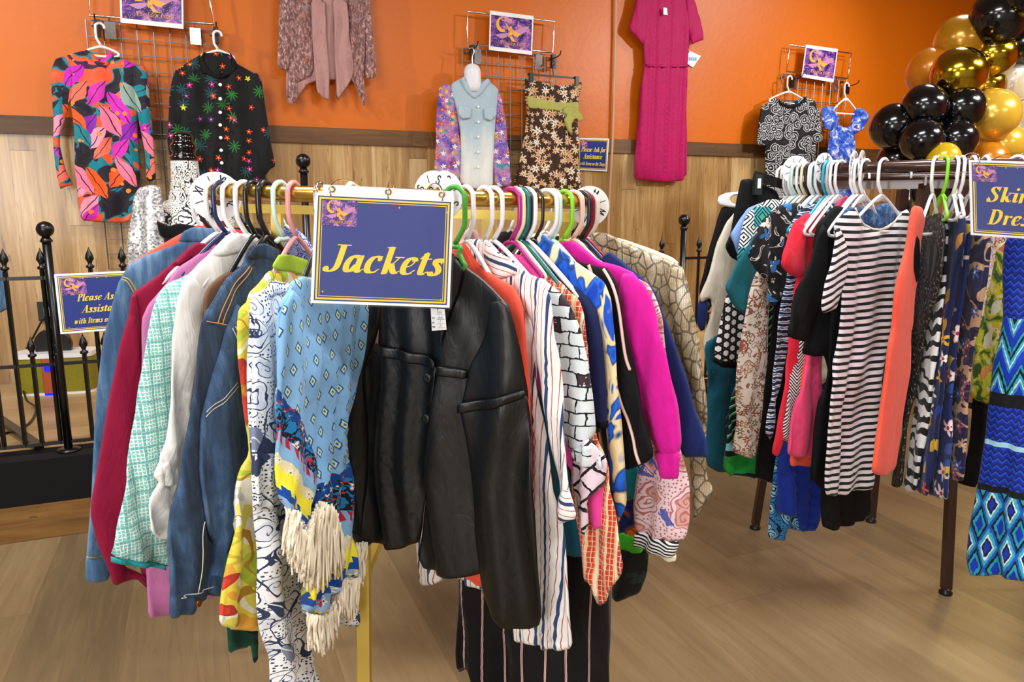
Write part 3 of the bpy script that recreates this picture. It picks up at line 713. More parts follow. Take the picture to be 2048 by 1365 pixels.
class Quad:
    """a flat rectangle in the place: four corners TL TR BR BL; (u right, v down) in 0..1"""
    def __init__(s, tl, tr, br, bl, n):
        s.c = [np.array(q, float) for q in (tl, tr, br, bl)]; s.n = np.array(n, float)
        s.W = np.linalg.norm(s.c[1] - s.c[0]); s.H = np.linalg.norm(s.c[3] - s.c[0])
    def p(s, u, v, off=0.):
        a, b, c, d = s.c
        return (a * (1 - u) + b * u) * (1 - v) + (d * (1 - u) + c * u) * v + s.n * off
    def polys(s, mb, P, u0, v0, k, off, rot=0.):
        """glyph polygons: k = cap height in v units"""
        ku = k * s.H / s.W; c, q = math.cos(rot), math.sin(rot)
        for poly in P:
            vs = [s.p(u0 + (x * c - y * q) * ku, v0 - (x * q + y * c) * k, off) for x, y in poly]
            mb.add(vs, [list(range(len(vs)))])
    def rect(s, mb, u0, v0, u1, v1, off, uv=False):
        mb.add([s.p(u0, v0, off), s.p(u0, v1, off), s.p(u1, v1, off), s.p(u1, v0, off)], [(0, 1, 2, 3)], [(u0, 1 - v0), (u0, 1 - v1), (u1, 1 - v1), (u1, 1 - v0)])
    def frame(s, mb, m, w, off, mu=None):
        r = s.W / s.H; a, b = m, 1 - m; iu, iv = w / r, w; ua, ub = m / r, 1 - m / r
        s.rect(mb, ua, a, ub, a + iv, off); s.rect(mb, ua, b - iv, ub, b, off)
        s.rect(mb, ua, a + iv, ua + iu, b - iv, off); s.rect(mb, ub - iu, a + iv, ub, b - iv, off)
    def slab(s, mb, u0, v0, u1, v1, o0, o1):
        P = [s.p(u, v, o) for o in (o0, o1) for u, v in ((u0, v0), (u0, v1), (u1, v1), (u1, v0))]
        mb.add(P, [(3, 2, 1, 0), (4, 5, 6, 7), (0, 1, 5, 4), (1, 2, 6, 5), (2, 3, 7, 6), (3, 0, 4, 7)])

def px_quad(pl, pts, off=0.):
    P = [pl.w(*pl.un(*p), off) for p in pts]; return Quad(P[0], P[1], P[2], P[3], pl.n)

gloss('paper_white', '#f4f4f6', .35, spec=.5)
gloss('sign_navy', '#283a86', .16, coat=.6)
gloss('sign_gold', '#f5d33c', .25, coat=.4)
gloss('ink_black', '#15151a', .5)
gloss('ink_blue', '#2f9ccc', .5)
gloss('logo_gold', '#f2b23c', .3, coat=.4)
gloss('logo_cream', '#f6dcae', .3, coat=.4)
def galaxy():
    t = NT('logo_galaxy'); v = t.flat()
    c = t.ramp(t.noise(v, 3.4, 4., .6, .8), [(.3, '#241c4c'), (.46, '#4a2c80'), (.56, '#9a5ab0'), (.63, '#e0a0a8'), (.7, '#5a3a94')], False)
    st = t.vor(t.mul(v, 24.)); c = t.mix(t.m('MULTIPLY', t.lt(st['Distance'], .16), t.gt(t.sep(st['Color'])[0], .6)), c, '#f4d8e8')
    MATS['logo_galaxy'] = t.fin(c, .18, 0., .5, coat=.5)
galaxy()

def emblem(q, u0, v0, u1, v1, parent, off):
    """moon, winged figure and lettering on a purple night"""
    mb = MB(); q.rect(mb, u0, v0, u1, v1, off)
    mb.uvs = [(0, 1), (0, 0), (1.2, 0), (1.2, 1)]
    g = mb.build('emblem', MATS['logo_galaxy'], parent, False, True)
    U = lambda a: u0 + (u1 - u0) * a; V = lambda b: v0 + (v1 - v0) * b
    m = MB()
    N = 14
    for i in range(N):       # crescent
        def cp(t, k):
            a = math.radians(50 + 250 * t); r = .24
            x, y = .27 + r * .62 * math.cos(a), .27 - r * math.sin(a)
            if k: x = .27 + .62 * (.06 + .19 * math.cos(a)) + (0 if 0 < t < 1 else -.0); y = .27 - (.04 + .19 * math.sin(a))
            return x, y
        A = [cp(i / N, 0), cp((i + 1) / N, 0), cp((i + 1) / N, 1), cp(i / N, 1)]
        if i == 0: A[3] = A[0]
        if i == N - 1: A[2] = A[1]
        A = [a for j, a in enumerate(A) if a not in A[:j]]
        m.add([q.p(U(x), V(y), off * 1.25 + .0004) for x, y in A], [list(range(len(A)))])
    for P in ([(.46, .36), (.50, .40), (.46, .50), (.43, .46)], [(.43, .47), (.50, .40), (.53, .47), (.50, .60), (.44, .66), (.42, .60)], [(.34, .22), (.37, .22), (.46, .40), (.43, .44)],
              [(.44, .60), (.50, .58), (.58, .72), (.66, .76), (.52, .77)], [(.50, .36), (.58, .44), (.74, .50), (.64, .62), (.52, .54)]):
        m.add([q.p(U(x), V(y), off * 1.25 + .0004) for x, y in P], [list(range(len(P)))])
    hd = [(.48 + .035 * math.cos(i * .628), .34 + .05 * math.sin(i * .628)) for i in range(10)]
    m.add([q.p(U(x), V(y), off * 1.25 + .0004) for x, y in hd], [list(range(10))])
    P, w = serif_text('A Golden Lady', .06, .2); k = (v1 - v0) * .13
    ku = .66 * (u1 - u0) / w
    for poly in P: m.add([q.p(U(.2) + x * ku, V(.9) - y * k, off * 1.25 + .0005) for x, y in poly], [list(range(len(poly)))])
    m.build('emblem_figure', MATS['logo_gold'], g, False)
    w_ = MB()
    for sx, P in ((1, [(.56, .42), (.80, .26), (.94, .22), (.84, .42), (.72, .54)]), (1, [(.42, .52), (.24, .56), (.10, .62), (.26, .72), (.40, .64)])):
        w_.add([q.p(U(x), V(y), off * 1.12 + .0002) for x, y in P], [list(range(len(P)))])
    wm = gloss('logo_wing', '#c987b4', .3, coat=.4)
    w_.build('emblem_wings', wm, g, False)
    return g

def navy_sign(name, label, q, lines, group=None, stars=((.60, .10), (.955, .12), (.08, .89), (.93, .93)), logo=(.055, .06, .30, .29), thick=.002, cat='sign', margin=.035):
    """lines: (text, v baseline, cap height in v, u start, u width, bold)"""
    r = thing(name, label, cat, q.p(.5, 1., 0), group)
    mb = MB(); q.slab(mb, 0, 0, 1, 1, -thick, 0); mb.build('paper', MATS['paper_white'], r, False)
    m = margin; rr = q.W / q.H
    mb = MB(); q.slab(mb, m / rr, m, 1 - m / rr, 1 - m, 0, .0006); mb.build('printed_panel', MATS['sign_navy'], r, False)
    mb = MB(); q.frame(mb, m + .012, .016, .0010); q.frame(mb, m + .040, .006, .0010)
    for u, v in stars:
        for a, b in ((.011, .004), (.004, .014)):
            mb.add([q.p(u - a / rr * 1.2, v, .0011), q.p(u, v + b, .0011), q.p(u + a / rr * 1.2, v, .0011), q.p(u, v - b, .0011)], [(0, 1, 2, 3)])
    mb.build('gold_border', MATS['sign_gold'], r, False)
    mb = MB()
    for s, v, k, u, w, bold in lines:
        P, W = serif_text(s, bold); ku = w / W
        for i, poly in enumerate(P):
            mb.add([q.p(u + x * ku, v - y * k, .0012 + .00002 * (i % 9)) for x, y in poly], [list(range(len(poly)))])
    mb.build('lettering', MATS['sign_gold'], r, False)
    if logo: emblem(q, *logo, r, .0012)
    return r
# ---------------------------------------------------------------- the room
STZ = .335                                   # height of the low stage along the wall
WA = at_z(20, 768, STZ)                      # a point of the foot of the wall
WU = np.array([math.cos(math.radians(22.5)), math.sin(math.radians(22.5)), 0])
WALL = Pl(WA, WU)
ST = np.array([-2.048, 2.809, 0])            # a point of the stage's front edge
STAGE = Pl(ST, WU)
gloss('black_metal', '#0c0c0e', .28, spec=.5)
gloss('black_plastic', '#101013', .3, spec=.5)
gloss('chrome', '#d8dadc', .12, metal=1.)
gloss('wire_grey', '#6a6d73', .35, metal=.7)
gloss('gold_metal', '#c9a24c', .26, metal=.9)
gloss('gold_flat', '#d8bc5a', .42, metal=.55)
gloss('brown_metal', '#3c241d', .3, metal=.3, coat=.3)
gloss('white_plastic', '#f0f1f4', .35)

def planks(name, cols, w, L, rough, along='u', grain=1., dark='#3a2616', coat=0., edge=.012):
    t = NT(name); v = t.flat(); X = t.sep(v)
    a, b = (X[0], X[1]) if along == 'v' else (X[1], X[0])
    row = t.m('FLOOR', t.m('DIVIDE', a, w)); fa = t.fr(t.m('DIVIDE', a, w))
    bb = t.m('ADD', t.m('DIVIDE', b, L), t.m('MULTIPLY', t.noise(t.comb(row, 3., 1.), 3.7, 0.), 7.)); fb = t.fr(bb)
    rnd = t.noise(t.comb(row, t.m('FLOOR', bb), 2.), 9.3, 0.)
    gv = t.comb(t.m('MULTIPLY', a, 30.), t.m('MULTIPLY', b, 1.7), t.m('MULTIPLY', rnd, 40.))
    g = t.noise(gv, 1., 4., .6, 1.2); g2 = t.noise(t.comb(t.m('MULTIPLY', a, 9.), t.m('MULTIPLY', b, 1.1), t.m('MULTIPLY', rnd, 17.)), 1., 3., .5, .6)
    f = t.m('ADD', t.m('MULTIPLY', g, .45 * grain), t.m('ADD', t.m('MULTIPLY', g2, .35 * grain), t.m('MULTIPLY', t.m('SUBTRACT', rnd, .5), .55)))
    c = t.ramp(f, [(i / (len(cols) - 1) * .6 + .12, k) for i, k in enumerate(cols)], False)
    seam = t.m('MAXIMUM', t.lt(fa, edge), t.lt(fb, edge * .25))
    c = t.mix(t.m('MULTIPLY', seam, .45), c, dark)
    st_ = t.noise(t.comb(t.m('MULTIPLY', a, 22.), t.m('MULTIPLY', b, 2.2), t.m('MULTIPLY', rnd, 9.)), 1., 3., .6, 2.5)
    c = t.mix(t.m('MULTIPLY', t.gt(st_, .66), .4 * grain), c, dark)
    MATS[name] = t.fin(c, rough, 0., .4, g, .10, .002, coat=coat)
planks('floor_planks', ['#66563d', '#816c4c', '#96825f', '#a89676'], .30, 2.4, .33, 'u', .7, '#5f4c32', 0., .006)
planks('panel_planks', ['#4f381f', '#8f6b3f', '#b08c58', '#cfb283'], .125, 1.9, .30, 'v', 1.25, '#3a2816', .6)
[n for n in MATS['panel_planks'].node_tree.nodes if n.type == 'BSDF_PRINCIPLED'][0].inputs['Coat Roughness'].default_value = .24
planks('stage_planks', ['#b08e60', '#c9a878', '#d8ba8c', '#e0c79c'], .16, 1.4, .4, 'u', .6, '#8a6c46')
planks('riser_planks', ['#4a3216', '#6e4c22', '#8a6430', '#9c7640'], .30, 2.0, .5, 'u', 1.2, '#2a1a0c')
planks('rail_planks', ['#2e1c0e', '#4c3018', '#63421f', '#7d5628'], .4, .9, .45, 'u', 1.2, '#24160a')
def paint(name, c, c2):
    t = NT(name, 'obj'); n = t.noise(t.co, 1.2, 3.); b = t.noise(t.co, 26., 3.)
    MATS[name] = t.fin(t.mix(n, c, c2), .38, 0., .35, t.m('ADD', b, t.m('MULTIPLY', t.noise(t.co, 3., 2.), 2.)), .10, .01)
paint('orange_paint', '#cb6403', '#d36d0a')
paint('ceiling_paint', '#a39e95', '#aca79e')
t = NT('carpet_black', 'obj'); MATS['carpet_black'] = t.fin(t.mix(t.noise(t.co, 200., 2.), '#060607', '#0e0e10'), .95, .0)

def panel(name, pl, a0, a1, z0, z1, mat, kind='structure', th=.01, off=0., parent=None):
    P = [pl.w(a, z, off + o) for o in (0, -th) for a, z in ((a0, z0), (a1, z0), (a1, z1), (a0, z1))]
    uv = [(a, z) for _ in (0, 1) for a, z in ((a0, z0), (a1, z0), (a1, z1), (a0, z1))]
    o = link(name, P, [(0, 1, 2, 3), (7, 6, 5, 4), (0, 4, 5, 1), (1, 5, 6, 2), (2, 6, 7, 3), (3, 7, 4, 0)], MATS[mat], parent, False, uv)
    if kind: tag(o, kind=kind)
    return o
def flat_floor(name, pts, z, mat, th=.02, rotdeg=0.):
    P = [(x, y, z) for x, y in pts] + [(x, y, z - th) for x, y in pts]; n = len(pts)
    c, s = math.cos(math.radians(rotdeg)), math.sin(math.radians(rotdeg))
    uv = [(x * c + y * s, -x * s + y * c) for x, y in pts] * 2
    fs = [tuple(range(n)), tuple(reversed(range(n, 2 * n)))] + [(i, i + n, (i + 1) % n + n, (i + 1) % n) for i in range(n)]
    o = link(name, P, fs, MATS[mat], None, False, uv); return tag(o, kind='structure')

WL, WR = -2.6, 9.6                            # extent of the wall along itself
zr0, zr1 = WALL.un(20, 268)[1], WALL.un(20, 231)[1]
CEIL = 3.5
wl2 = lambda a, d: (WALL.o + WALL.u * a + WALL.n * d)[:2]
flat_floor('floor', [(-6.5, -2.6), (8.2, -2.6), tuple(wl2(WR, .0)), tuple(wl2(WL, .0))], 0., 'floor_planks', .02, 112.5)
panel('wall_back', WALL, WL, WR, zr0, CEIL, 'orange_paint', th=.05)
panel('wall_back_panelling', WALL, WL, WR, 0., zr0, 'panel_planks', th=.05)
panel('trim_1', WALL, WL, WR, zr0, zr1, 'rail_planks', th=.018, off=.019)
flat_floor('ceiling', [(-6.5, -2.6), (8.2, -2.6), tuple(wl2(WR, .0)), tuple(wl2(WL, .0))], CEIL + .02, 'ceiling_paint')
for nm, a, b in (('wall_left', wl2(WL, 0), (-6.5, -2.6)), ('wall_front', (-6.5, -2.6), (8.2, -2.6)), ('wall_right', (8.2, -2.6), wl2(WR, 0))):
    a, b = np.array(a), np.array(b); p = Pl(a, b - a); c = np.array([.5, 2.]) - a
    if p.n[:2] @ c < 0: p.n = -p.n
    panel(nm, p, 0, np.linalg.norm(b - a), 0, CEIL, 'ceiling_paint' if nm != 'wall_right' else 'orange_paint', th=.05)
# stage: boards on top, a carpeted edge, a wooden riser
sd = (WALL.o - STAGE.o) @ STAGE.n             # negative: the wall is behind the edge
dep = abs((WALL.o - STAGE.o) @ STAGE.n)
sp = lambda a, d: tuple((STAGE.o + STAGE.u * a - STAGE.n * d)[:2])
flat_floor('trim_2', [sp(-2.4, .17), sp(8.4, .17), sp(8.4, dep - .002), sp(-2.4, dep - .002)], STZ, 'stage_planks', STZ - .001, 22.5)
bpy.data.objects['trim_2'].name = 'stage_floor'
panel('stage_riser', STAGE, -2.4, 8.4, .0, .15, 'riser_planks', th=.165)
panel('stage_edge', STAGE, -2.4, 8.4, .15, STZ, 'carpet_black', th=.165)

# conduit running down the wall
pts = [WALL.w(*WALL.un(x, y), .022) for x, y in ((1229, -60), (1227, 90), (1224, 200), (1221, 300), (1215, 420), (1212, 560))]
tag(MB().tube(smooth_path(pts, 5), .010).build('conduit', gloss('conduit_paint', '#cfa27c', .5)), 'thin vertical cable conduit on the wall left of the pink dress', 'conduit')

# ---------------------------------------------------------------- fence on the stage edge
def finial(mb, p, k=1.):
    mb.lathe(p, [(.006, 0), (.013 * k, .006), (.013 * k, .014), (.007, .018), (.009, .028), (.014 * k, .042), (.011 * k, .058), (.004, .078), (.001, .088)], 10)
def knob_post(parent, base, ztop, r=.016, rk=.032):
    b = np.array(base, float)
    p = MB().tube([b, (b[0], b[1], ztop - rk)], r, 14).build('post', MATS['black_metal'], parent)
    mb = MB().ball((b[0], b[1], ztop), rk, 14); mb.lathe((b[0], b[1], ztop - rk - .02), [(r * 1.1, 0), (r * 1.5, .006), (r * 1.2, .014), (r * .8, .024)], 14)
    mb.build('knob', MATS['black_metal'], p)
    fp = MB().lathe((b[0], b[1], STZ), [(.045, 0), (.045, .008), (.02, .014)], 14).build('foot_plate', MATS['black_metal'], p)
FP = STAGE.shift(-.085)
fs = lambda x, y=560: FP.un(x, y)[0]
ZT, ZM, ZB = 1.055, .705, .375
def picket(parent, s, z1, fin=True):
    p = MB().bar(FP.w(s, ZB - .005), FP.w(s, z1), .013).build('picket', MATS['black_metal'], parent, False)
    if fin:
        m = MB(); finial(m, FP.w(s, z1), 1.2); m.build('finial', MATS['black_metal'], p)
def fence(name, label, posts, tall, short, s0, s1, top=True):
    r = thing(name, label, 'fence', FP.w((s0 + s1) / 2, STZ))
    for s, zt in posts: knob_post(r, FP.w(s, STZ), zt)
    for z in (ZT, ZM, ZB): MB().bar(FP.w(s0, z), FP.w(s1, z), .014).build('rail', MATS['black_metal'], r, False)
    for s in tall: picket(r, s, ZT + .03)
    for s in short: picket(r, s, ZM + .03)
    return r
S0 = fs(-120)
sa = [fs(x) for x in (-110, -45, 12, 86, 183, 248)]
sb = [FP.un(x, 742)[0] for x in (-85, -10, 68, 118, 172, 215)]
fence('metal_fence', 'black spear-topped metal fence along the stage edge at the left', [(fs(101), 1.245)], sa, sb, S0, fs(330))
sc = [fs(x, 540) for x in (1322, 1396, 1440, 1490)]
fence('metal_fence', 'black spear-topped metal fence on the stage between the two racks', [(fs(1366, 500), 1.262)], sc, [fs(x, 540) for x in (1345, 1420, 1465)], fs(1366, 520), fs(1560, 520))
r = thing('metal_post', 'tall black post with a ball knob behind the gold rack', 'post', FP.w(fs(611, 420), STZ))
knob_post(r, FP.w(fs(611, 420), STZ), 1.53)

# sign hung on the left fence
fq = px_quad(FP.shift(.02), [(108, 549), (293, 540), (300, 654), (121, 669)])
navy_sign('fence_sign', 'navy and gold notice hanging on the left fence, partly behind the denim jacket', fq,
          [('Please Ask for', .47, .12, .21, .60, .10), ('Assistance', .67, .13, .25, .50, .10), ('with Items on the Stage', .85, .095, .16, .70, .10)], stars=((.45, .09), (.55, .09), (.1, .9)), logo=(.06, .08, .33, .36))

# what stands behind the fence on the stage
def stage_at(x, y): return at_z(x, y, STZ)
c0, c1 = stage_at(44, 786), stage_at(196, 778)
c = (c0 + c1) / 2; yaw = math.atan2(c1[1] - c0[1], c1[0] - c0[0])
hw = np.linalg.norm(c1 - c0) / 2
t = NT('olive_vinyl', 'obj'); MATS['olive_vinyl'] = t.fin(t.mix(t.noise(t.co, 60., 2.), '#7c7714', '#938d22'), .45)
box = thing('speaker_box', 'low olive box with white top and red-brown middle standing behind the left fence', 'box', c)
def rbox(mb, c, w, d, z0, z1, r, yaw):
    out = []
    for sx, sy in ((1, 1), (-1, 1), (-1, -1), (1, -1)):
        a0 = math.atan2(sy, sx) - math.pi / 4
        for i in range(6):
            a = a0 + i * math.pi / 10; out.append((sx * (w - r) + r * math.cos(a), sy * (d - r) + r * math.sin(a)))
    P = [np.array([c[0] + x * math.cos(yaw) - y * math.sin(yaw), c[1] + x * math.sin(yaw) + y * math.cos(yaw)]) for x, y in out]
    n = len(P); vs = [(p[0], p[1], z) for z in (z0, z1) for p in P]
    mb.add(vs, [tuple(reversed(range(n))), tuple(range(n, 2 * n))] + [(i, (i + 1) % n, (i + 1) % n + n, i + n) for i in range(n)])
m = MB(); rbox(m, c, hw, .09, STZ, STZ + .20, .06, yaw); sharp(m.build('body', MATS['olive_vinyl'], box))
m = MB(); rbox(m, c, hw + .006, .096, STZ + .20, STZ + .225, .06, yaw); sharp(m.build('lid', MATS['white_plastic'], box))
m = MB(); rbox(m, c, hw + .005, .095, STZ + .0, STZ + .012, .06, yaw); sharp(m.build('base_trim', MATS['white_plastic'], box))
m = MB(); rbox(m, c + np.array([.0, -.002, 0]), hw * .26, .098, STZ + .012, STZ + .199, .01, yaw); sharp(m.build('middle_band', gloss('rust_vinyl', '#b0502a', .45), box))
t = NT('blue_light', 'obj'); MATS['blue_light'] = t.fin(lin('#1020ff'), .4, emit=(lin('#0a18ff'), 1.6))
m = MB(); rbox(m, c + np.array([.0, -.004, 0]), hw * .2, .100, STZ + .13, STZ + .165, .01, yaw); sharp(m.build('light_strip', MATS['blue_light'], box))
m = MB(); rbox(m, c + np.array([.0, -.004, 0]), hw * .24, .100, STZ + .001, STZ + .011, .01, yaw); sharp(m.build('light_strip', MATS['blue_light'], box))
# round black disc standing on it
dc = WALL.w(*WALL.un(107, 689), .22); dc = at(107, 690, c[1])
m = MB(); u = np.array([math.cos(yaw), math.sin(yaw), 0]); nn = np.array([math.sin(yaw), -math.cos(yaw), 0])
R_, rad = [], .092
ring = lambda off, r: [dc + nn * off + u * r * math.cos(i * math.pi / 16) + np.array([0, 0, 1]) * r * math.sin(i * math.pi / 16) for i in range(32)]
vs, fsx = [], []
for off, rr_ in ((-.015, rad * .9), (-.015, rad), (.012, rad), (.016, rad * .94), (.016, .02)): vs += ring(off, rr_)
for k in range(4): fsx += [(k * 32 + i, k * 32 + (i + 1) % 32, k * 32 + 32 + (i + 1) % 32, k * 32 + 32 + i) for i in range(32)]
fsx += [tuple(range(32)), tuple(range(128, 160))]
o = m.add(vs, fsx).build('speaker_disc', MATS['black_plastic'], None); sharp(o)
tag(o, 'round black disc standing upright on the olive box behind the fence', 'disc')
# socket and cable on the panelling
sq = WALL.w(*WALL.un(90, 622), .012)
pg = thing('wall_socket', 'black wall socket with a plug on the panelling behind the fence post', 'socket', sq)
MB().obox(sq, WALL.u * .032, WALL.n * .012, (0, 0, .055)).build('face_plate', MATS['black_plastic'], pg, False)
MB().obox(sq + WALL.n * .03 + WALL.u * .02, WALL.u * .016, WALL.n * .02, (0, 0, .025)).build('plug', MATS['white_plastic'], pg, False)
cp = [sq + WALL.n * .05 + WALL.u * .0 - np.array([0, 0, .03])] + [WALL.w(*WALL.un(x, y), d) for x, y, d in ((72, 668, .05), (52, 705, .06), (44, 730, .08))] + [stage_at(52, 800) + np.array([0, 0, .006]), stage_at(72, 818) + np.array([0, 0, .006]), stage_at(58, 850) + np.array([0, 0, .006]), stage_at(5, 872) + np.array([0, 0, .006]), stage_at(-40, 880) + np.array([0, 0, .006])]
tag(MB().tube(smooth_path(cp, 6), .0055).build('power_cable', MATS['black_plastic']), 'black cable looping from the wall socket down onto the stage floor', 'cable')
b0, b1 = at(-20, 825, 3.4), stage_at(80, 903) + np.array([0, 0, .02])
tag(MB().bar(b0, b1, .035, .02).build('stand_leg', MATS['black_metal'], None, False), 'black slanting stand leg behind the left fence', 'stand leg')
# ---------------------------------------------------------------- helpers for the clothes rails
class Rail:
    def __init__(s, cx, cy, R, z, tilt=0.): s.c, s.R, s.z, s.tilt = (cx, cy), R, z, tilt
    def p(s, deg, dr=0., dz=0.):
        a = math.radians(deg); x = math.sin(a)
        return np.array([s.c[0] + (s.R + dr) * x, s.c[1] - (s.R + dr) * math.cos(a), s.z - s.tilt * x + dz])
    def pl(s, deg):
        a = math.radians(deg); p = s.p(deg); return Pl(p, (math.sin(a), -math.cos(a)))

def hang(label, mat, pl, a0, zr, w=.12, drop=.10, side=1, neck=.08, r=.0048, R=.0215, group=None, flat=False, hook=None, lift=0., bar=True, arms=(1, 1)):
    """a clothes hanger in plane pl, hooked over a rail tube centred at (a0, zr)"""
    zr = zr + lift
    H = [(a0 + side * R * math.cos(q), zr + R * math.sin(q)) for q in [math.radians(d) for d in (195, 170, 140, 110, 90, 65, 35, 8)]]
    H += [(a0 + side * R, zr - neck * .45), (a0 + side * R * .8, zr - neck * .68), (a0, zr - neck)]
    P = [pl.w(a, z) for a, z in smooth_path([(a, z, 0) for a, z in H], 2)] if False else [pl.w(p[0], p[1]) for p in smooth_path([(a, z, 0) for a, z in H], 2)]
    zn = zr - neck
    m = MB() if hook is None else None
    if hook is None:
        m.tube(P, r, 8)
    else: m = MB()
    wl, wr_ = w * arms[0], w * arms[1]
    loop = [(a0 - wl, zn - drop), (a0 - wl * .55, zn - drop * .5), (a0 - .012, zn - .006), (a0 + .012, zn - .006), (a0 + wr_ * .55, zn - drop * .5), (a0 + wr_, zn - drop)]
    if bar: loop += [(a0 + wr_ + .006, zn - drop - .012), (a0 + wr_ - .012, zn - drop - .022), (a0, zn - drop - .024), (a0 - wl + .012, zn - drop - .022), (a0 - wl - .006, zn - drop - .012)]
    Q = [pl.w(p[0], p[1]) for p in smooth_path([(a, z, 0) for a, z in loop], 3, closed=bar)]
    m.tube(Q, r, 8, closed=bar)
    if flat:      # webbed neck of a moulded hanger
        tri = [(a0 - .045, zn - drop * .30), (a0, zn + .006), (a0 + .045, zn - drop * .30), (a0, zn - drop * .22)]
        m.add([pl.w(a, z, o) for o in (-.002, .002) for a, z in tri], [(0, 1, 2, 3), (7, 6, 5, 4), (0, 4, 5, 1), (1, 5, 6, 2), (2, 6, 7, 3), (3, 7, 4, 0)])
    if hook is not None:
        o = thing('coat_hanger', label, 'hanger', pl.w(a0, zn - drop - .03), group)
        MB().tube(P, r * .5, 8).build('hook', hook, o); m.build('frame', mat, o)
        return o
    o = m.build('coat_hanger', mat); return tag(o, label, 'hanger', group)

def G(name, label, pl, body, mat, cat='jacket', group=None, parts=(), **kw):
    mt = MATS[mat] if isinstance(mat, str) else mat
    S = np.array([pl.un(*p) for p in body]); zr = (S[:, 1].max(), S[:, 1].min())
    kw.setdefault('seed', int(abs(body[0][0] * 7 + body[0][1] * 13 + len(body) * 31)) % 997)
    if not parts:
        return cloth(name, pl, body, mt, label=label, cat=cat, group=group, **kw)
    r = thing(name, label, cat, pl.w(S[:, 0].mean(), S[:, 1].min()), group)
    cloth('body', pl, body, mt, parent=r, **kw)
    for pn, poly, pm, off, opt in parts:
        k = dict(kw); k['zr'] = zr; k['T'] = .010; k.update(opt); lab = k.pop('plabel', None)
        fn = k.pop('fn', None)
        if fn: o = fn(r, pl, poly, MATS[pm], off, zr, k)
        else: o = cloth(pn, pl, poly, MATS[pm], off=off, parent=r, **k)
        if lab: o['label'] = lab
    return r

def seam_line(mb, pl, pts, off, r, seed, amp, wl, zr, lean=0., wr=.35):
    off = off * KO
    S = np.array([pl.un(*p) for p in pts]); P = np.array([q[:2] for q in smooth_path([(a, b, 0) for a, b in S], 6)])
    g = folds(P, amp, wl, seed, zr[0], zr[1], lean, wr)
    mb.tube([pl.w(P[i, 0], P[i, 1], off + g[i]) for i in range(len(P))], r, 5)
def seams(lines, mat, off, r=.0011, name='stitching', **o):
    def fn(root, pl, poly, m, off_, zr, k):
        for L in lines:
            mb = MB(); seam_line(mb, pl, L, off_, r, k['seed'], k.get('amp', .006), k.get('wl', .075), zr, k.get('lean', 0.), k.get('wr', .35))
            o = mb.build(name, m, root)
        return o
    return (name, None, mat, off, dict(fn=fn, **o))
def buttons(pts, mat, off, r=.006):
    def fn(root, pl, poly, m, off_, zr, k):
        for p in pts:
            a, z = pl.un(*p); c = pl.w(a, z, off_ * KO)
            V, n = [], 12
            for rr, oo in ((r * .9, -.004), (r, .0), (r * .8, .0022), (r * .4, .0014)): V += [c + pl.n * oo + (pl.u * math.cos(i * 6.283 / n) + np.array([0, 0, 1]) * math.sin(i * 6.283 / n)) * rr for i in range(n)]
            fs_ = [(k_ * n + i, k_ * n + (i + 1) % n, k_ * n + n + (i + 1) % n, k_ * n + n + i) for k_ in range(3) for i in range(n)] + [tuple(range(n)), tuple(range(3 * n, 4 * n))]
            o = MB().add(V, fs_).build('button', m, root)
        return o
    return ('button', None, mat, off, dict(fn=fn))
def fringe(name, top, bot, mat, off, n=46, r=.0024, seed=1):
    """twisted yarn tassels hanging between two pixel lines"""
    def fn(root, pl, poly, m, off_, zr, k):
        rnd = random.Random(seed); mb = MB()
        T = np.array([pl.un(*p) for p in top]); B = np.array([pl.un(*p) for p in bot])
        def along(P, t):
            L = np.concatenate([[0], np.cumsum(np.linalg.norm(np.diff(P, axis=0), axis=1))]); L /= L[-1]
            return np.array([np.interp(t, L, P[:, 0]), np.interp(t, L, P[:, 1])])
        for i in range(n):
            t = (i + rnd.random()) / n; a = along(T, t); b = along(B, min(1, max(0, t + rnd.uniform(-.10, .10)))); ln = rnd.uniform(.74, 1.05)
            ph, am, o0 = rnd.uniform(0, 6), rnd.uniform(.001, .0045), rnd.uniform(-.008, .012)
            P = []
            for j in range(9):
                q = j / 8; c = a + (b - a) * q * ln
                P.append(pl.w(c[0] + am * math.sin(ph + q * 9), c[1], off_ * KO + o0 + am * math.cos(ph + q * 7)))
            mb.tube(P, [r * (1 - .3 * abs(j / 8 - .3)) for j in range(9)], 5)
        return mb.build(name, m, root)
    return (name, None, mat, off, dict(fn=fn, plabel='cream yarn fringe'))

for nm, c in (('hanger_white', '#f3f3f5'), ('hanger_black', '#141416'), ('hanger_navy', '#1a2a58'), ('hanger_mint', '#c8e6da'), ('hanger_pink', '#e39a9c'), ('hanger_green', '#4aa43a'), ('hanger_magenta', '#b0207e'),
              ('hanger_cream', '#ece2bc'), ('hanger_teal', '#0f6a66'), ('hanger_lime', '#86dc28'), ('hanger_blush', '#f0c6b8'), ('hanger_crimson', '#9a1e34'), ('hanger_turquoise', '#1fa5bd'), ('hanger_grey', '#b9bcc0')):
    gloss(nm, c, .3, coat=.2)
gloss('hanger_wood', '#c79a5a', .45)

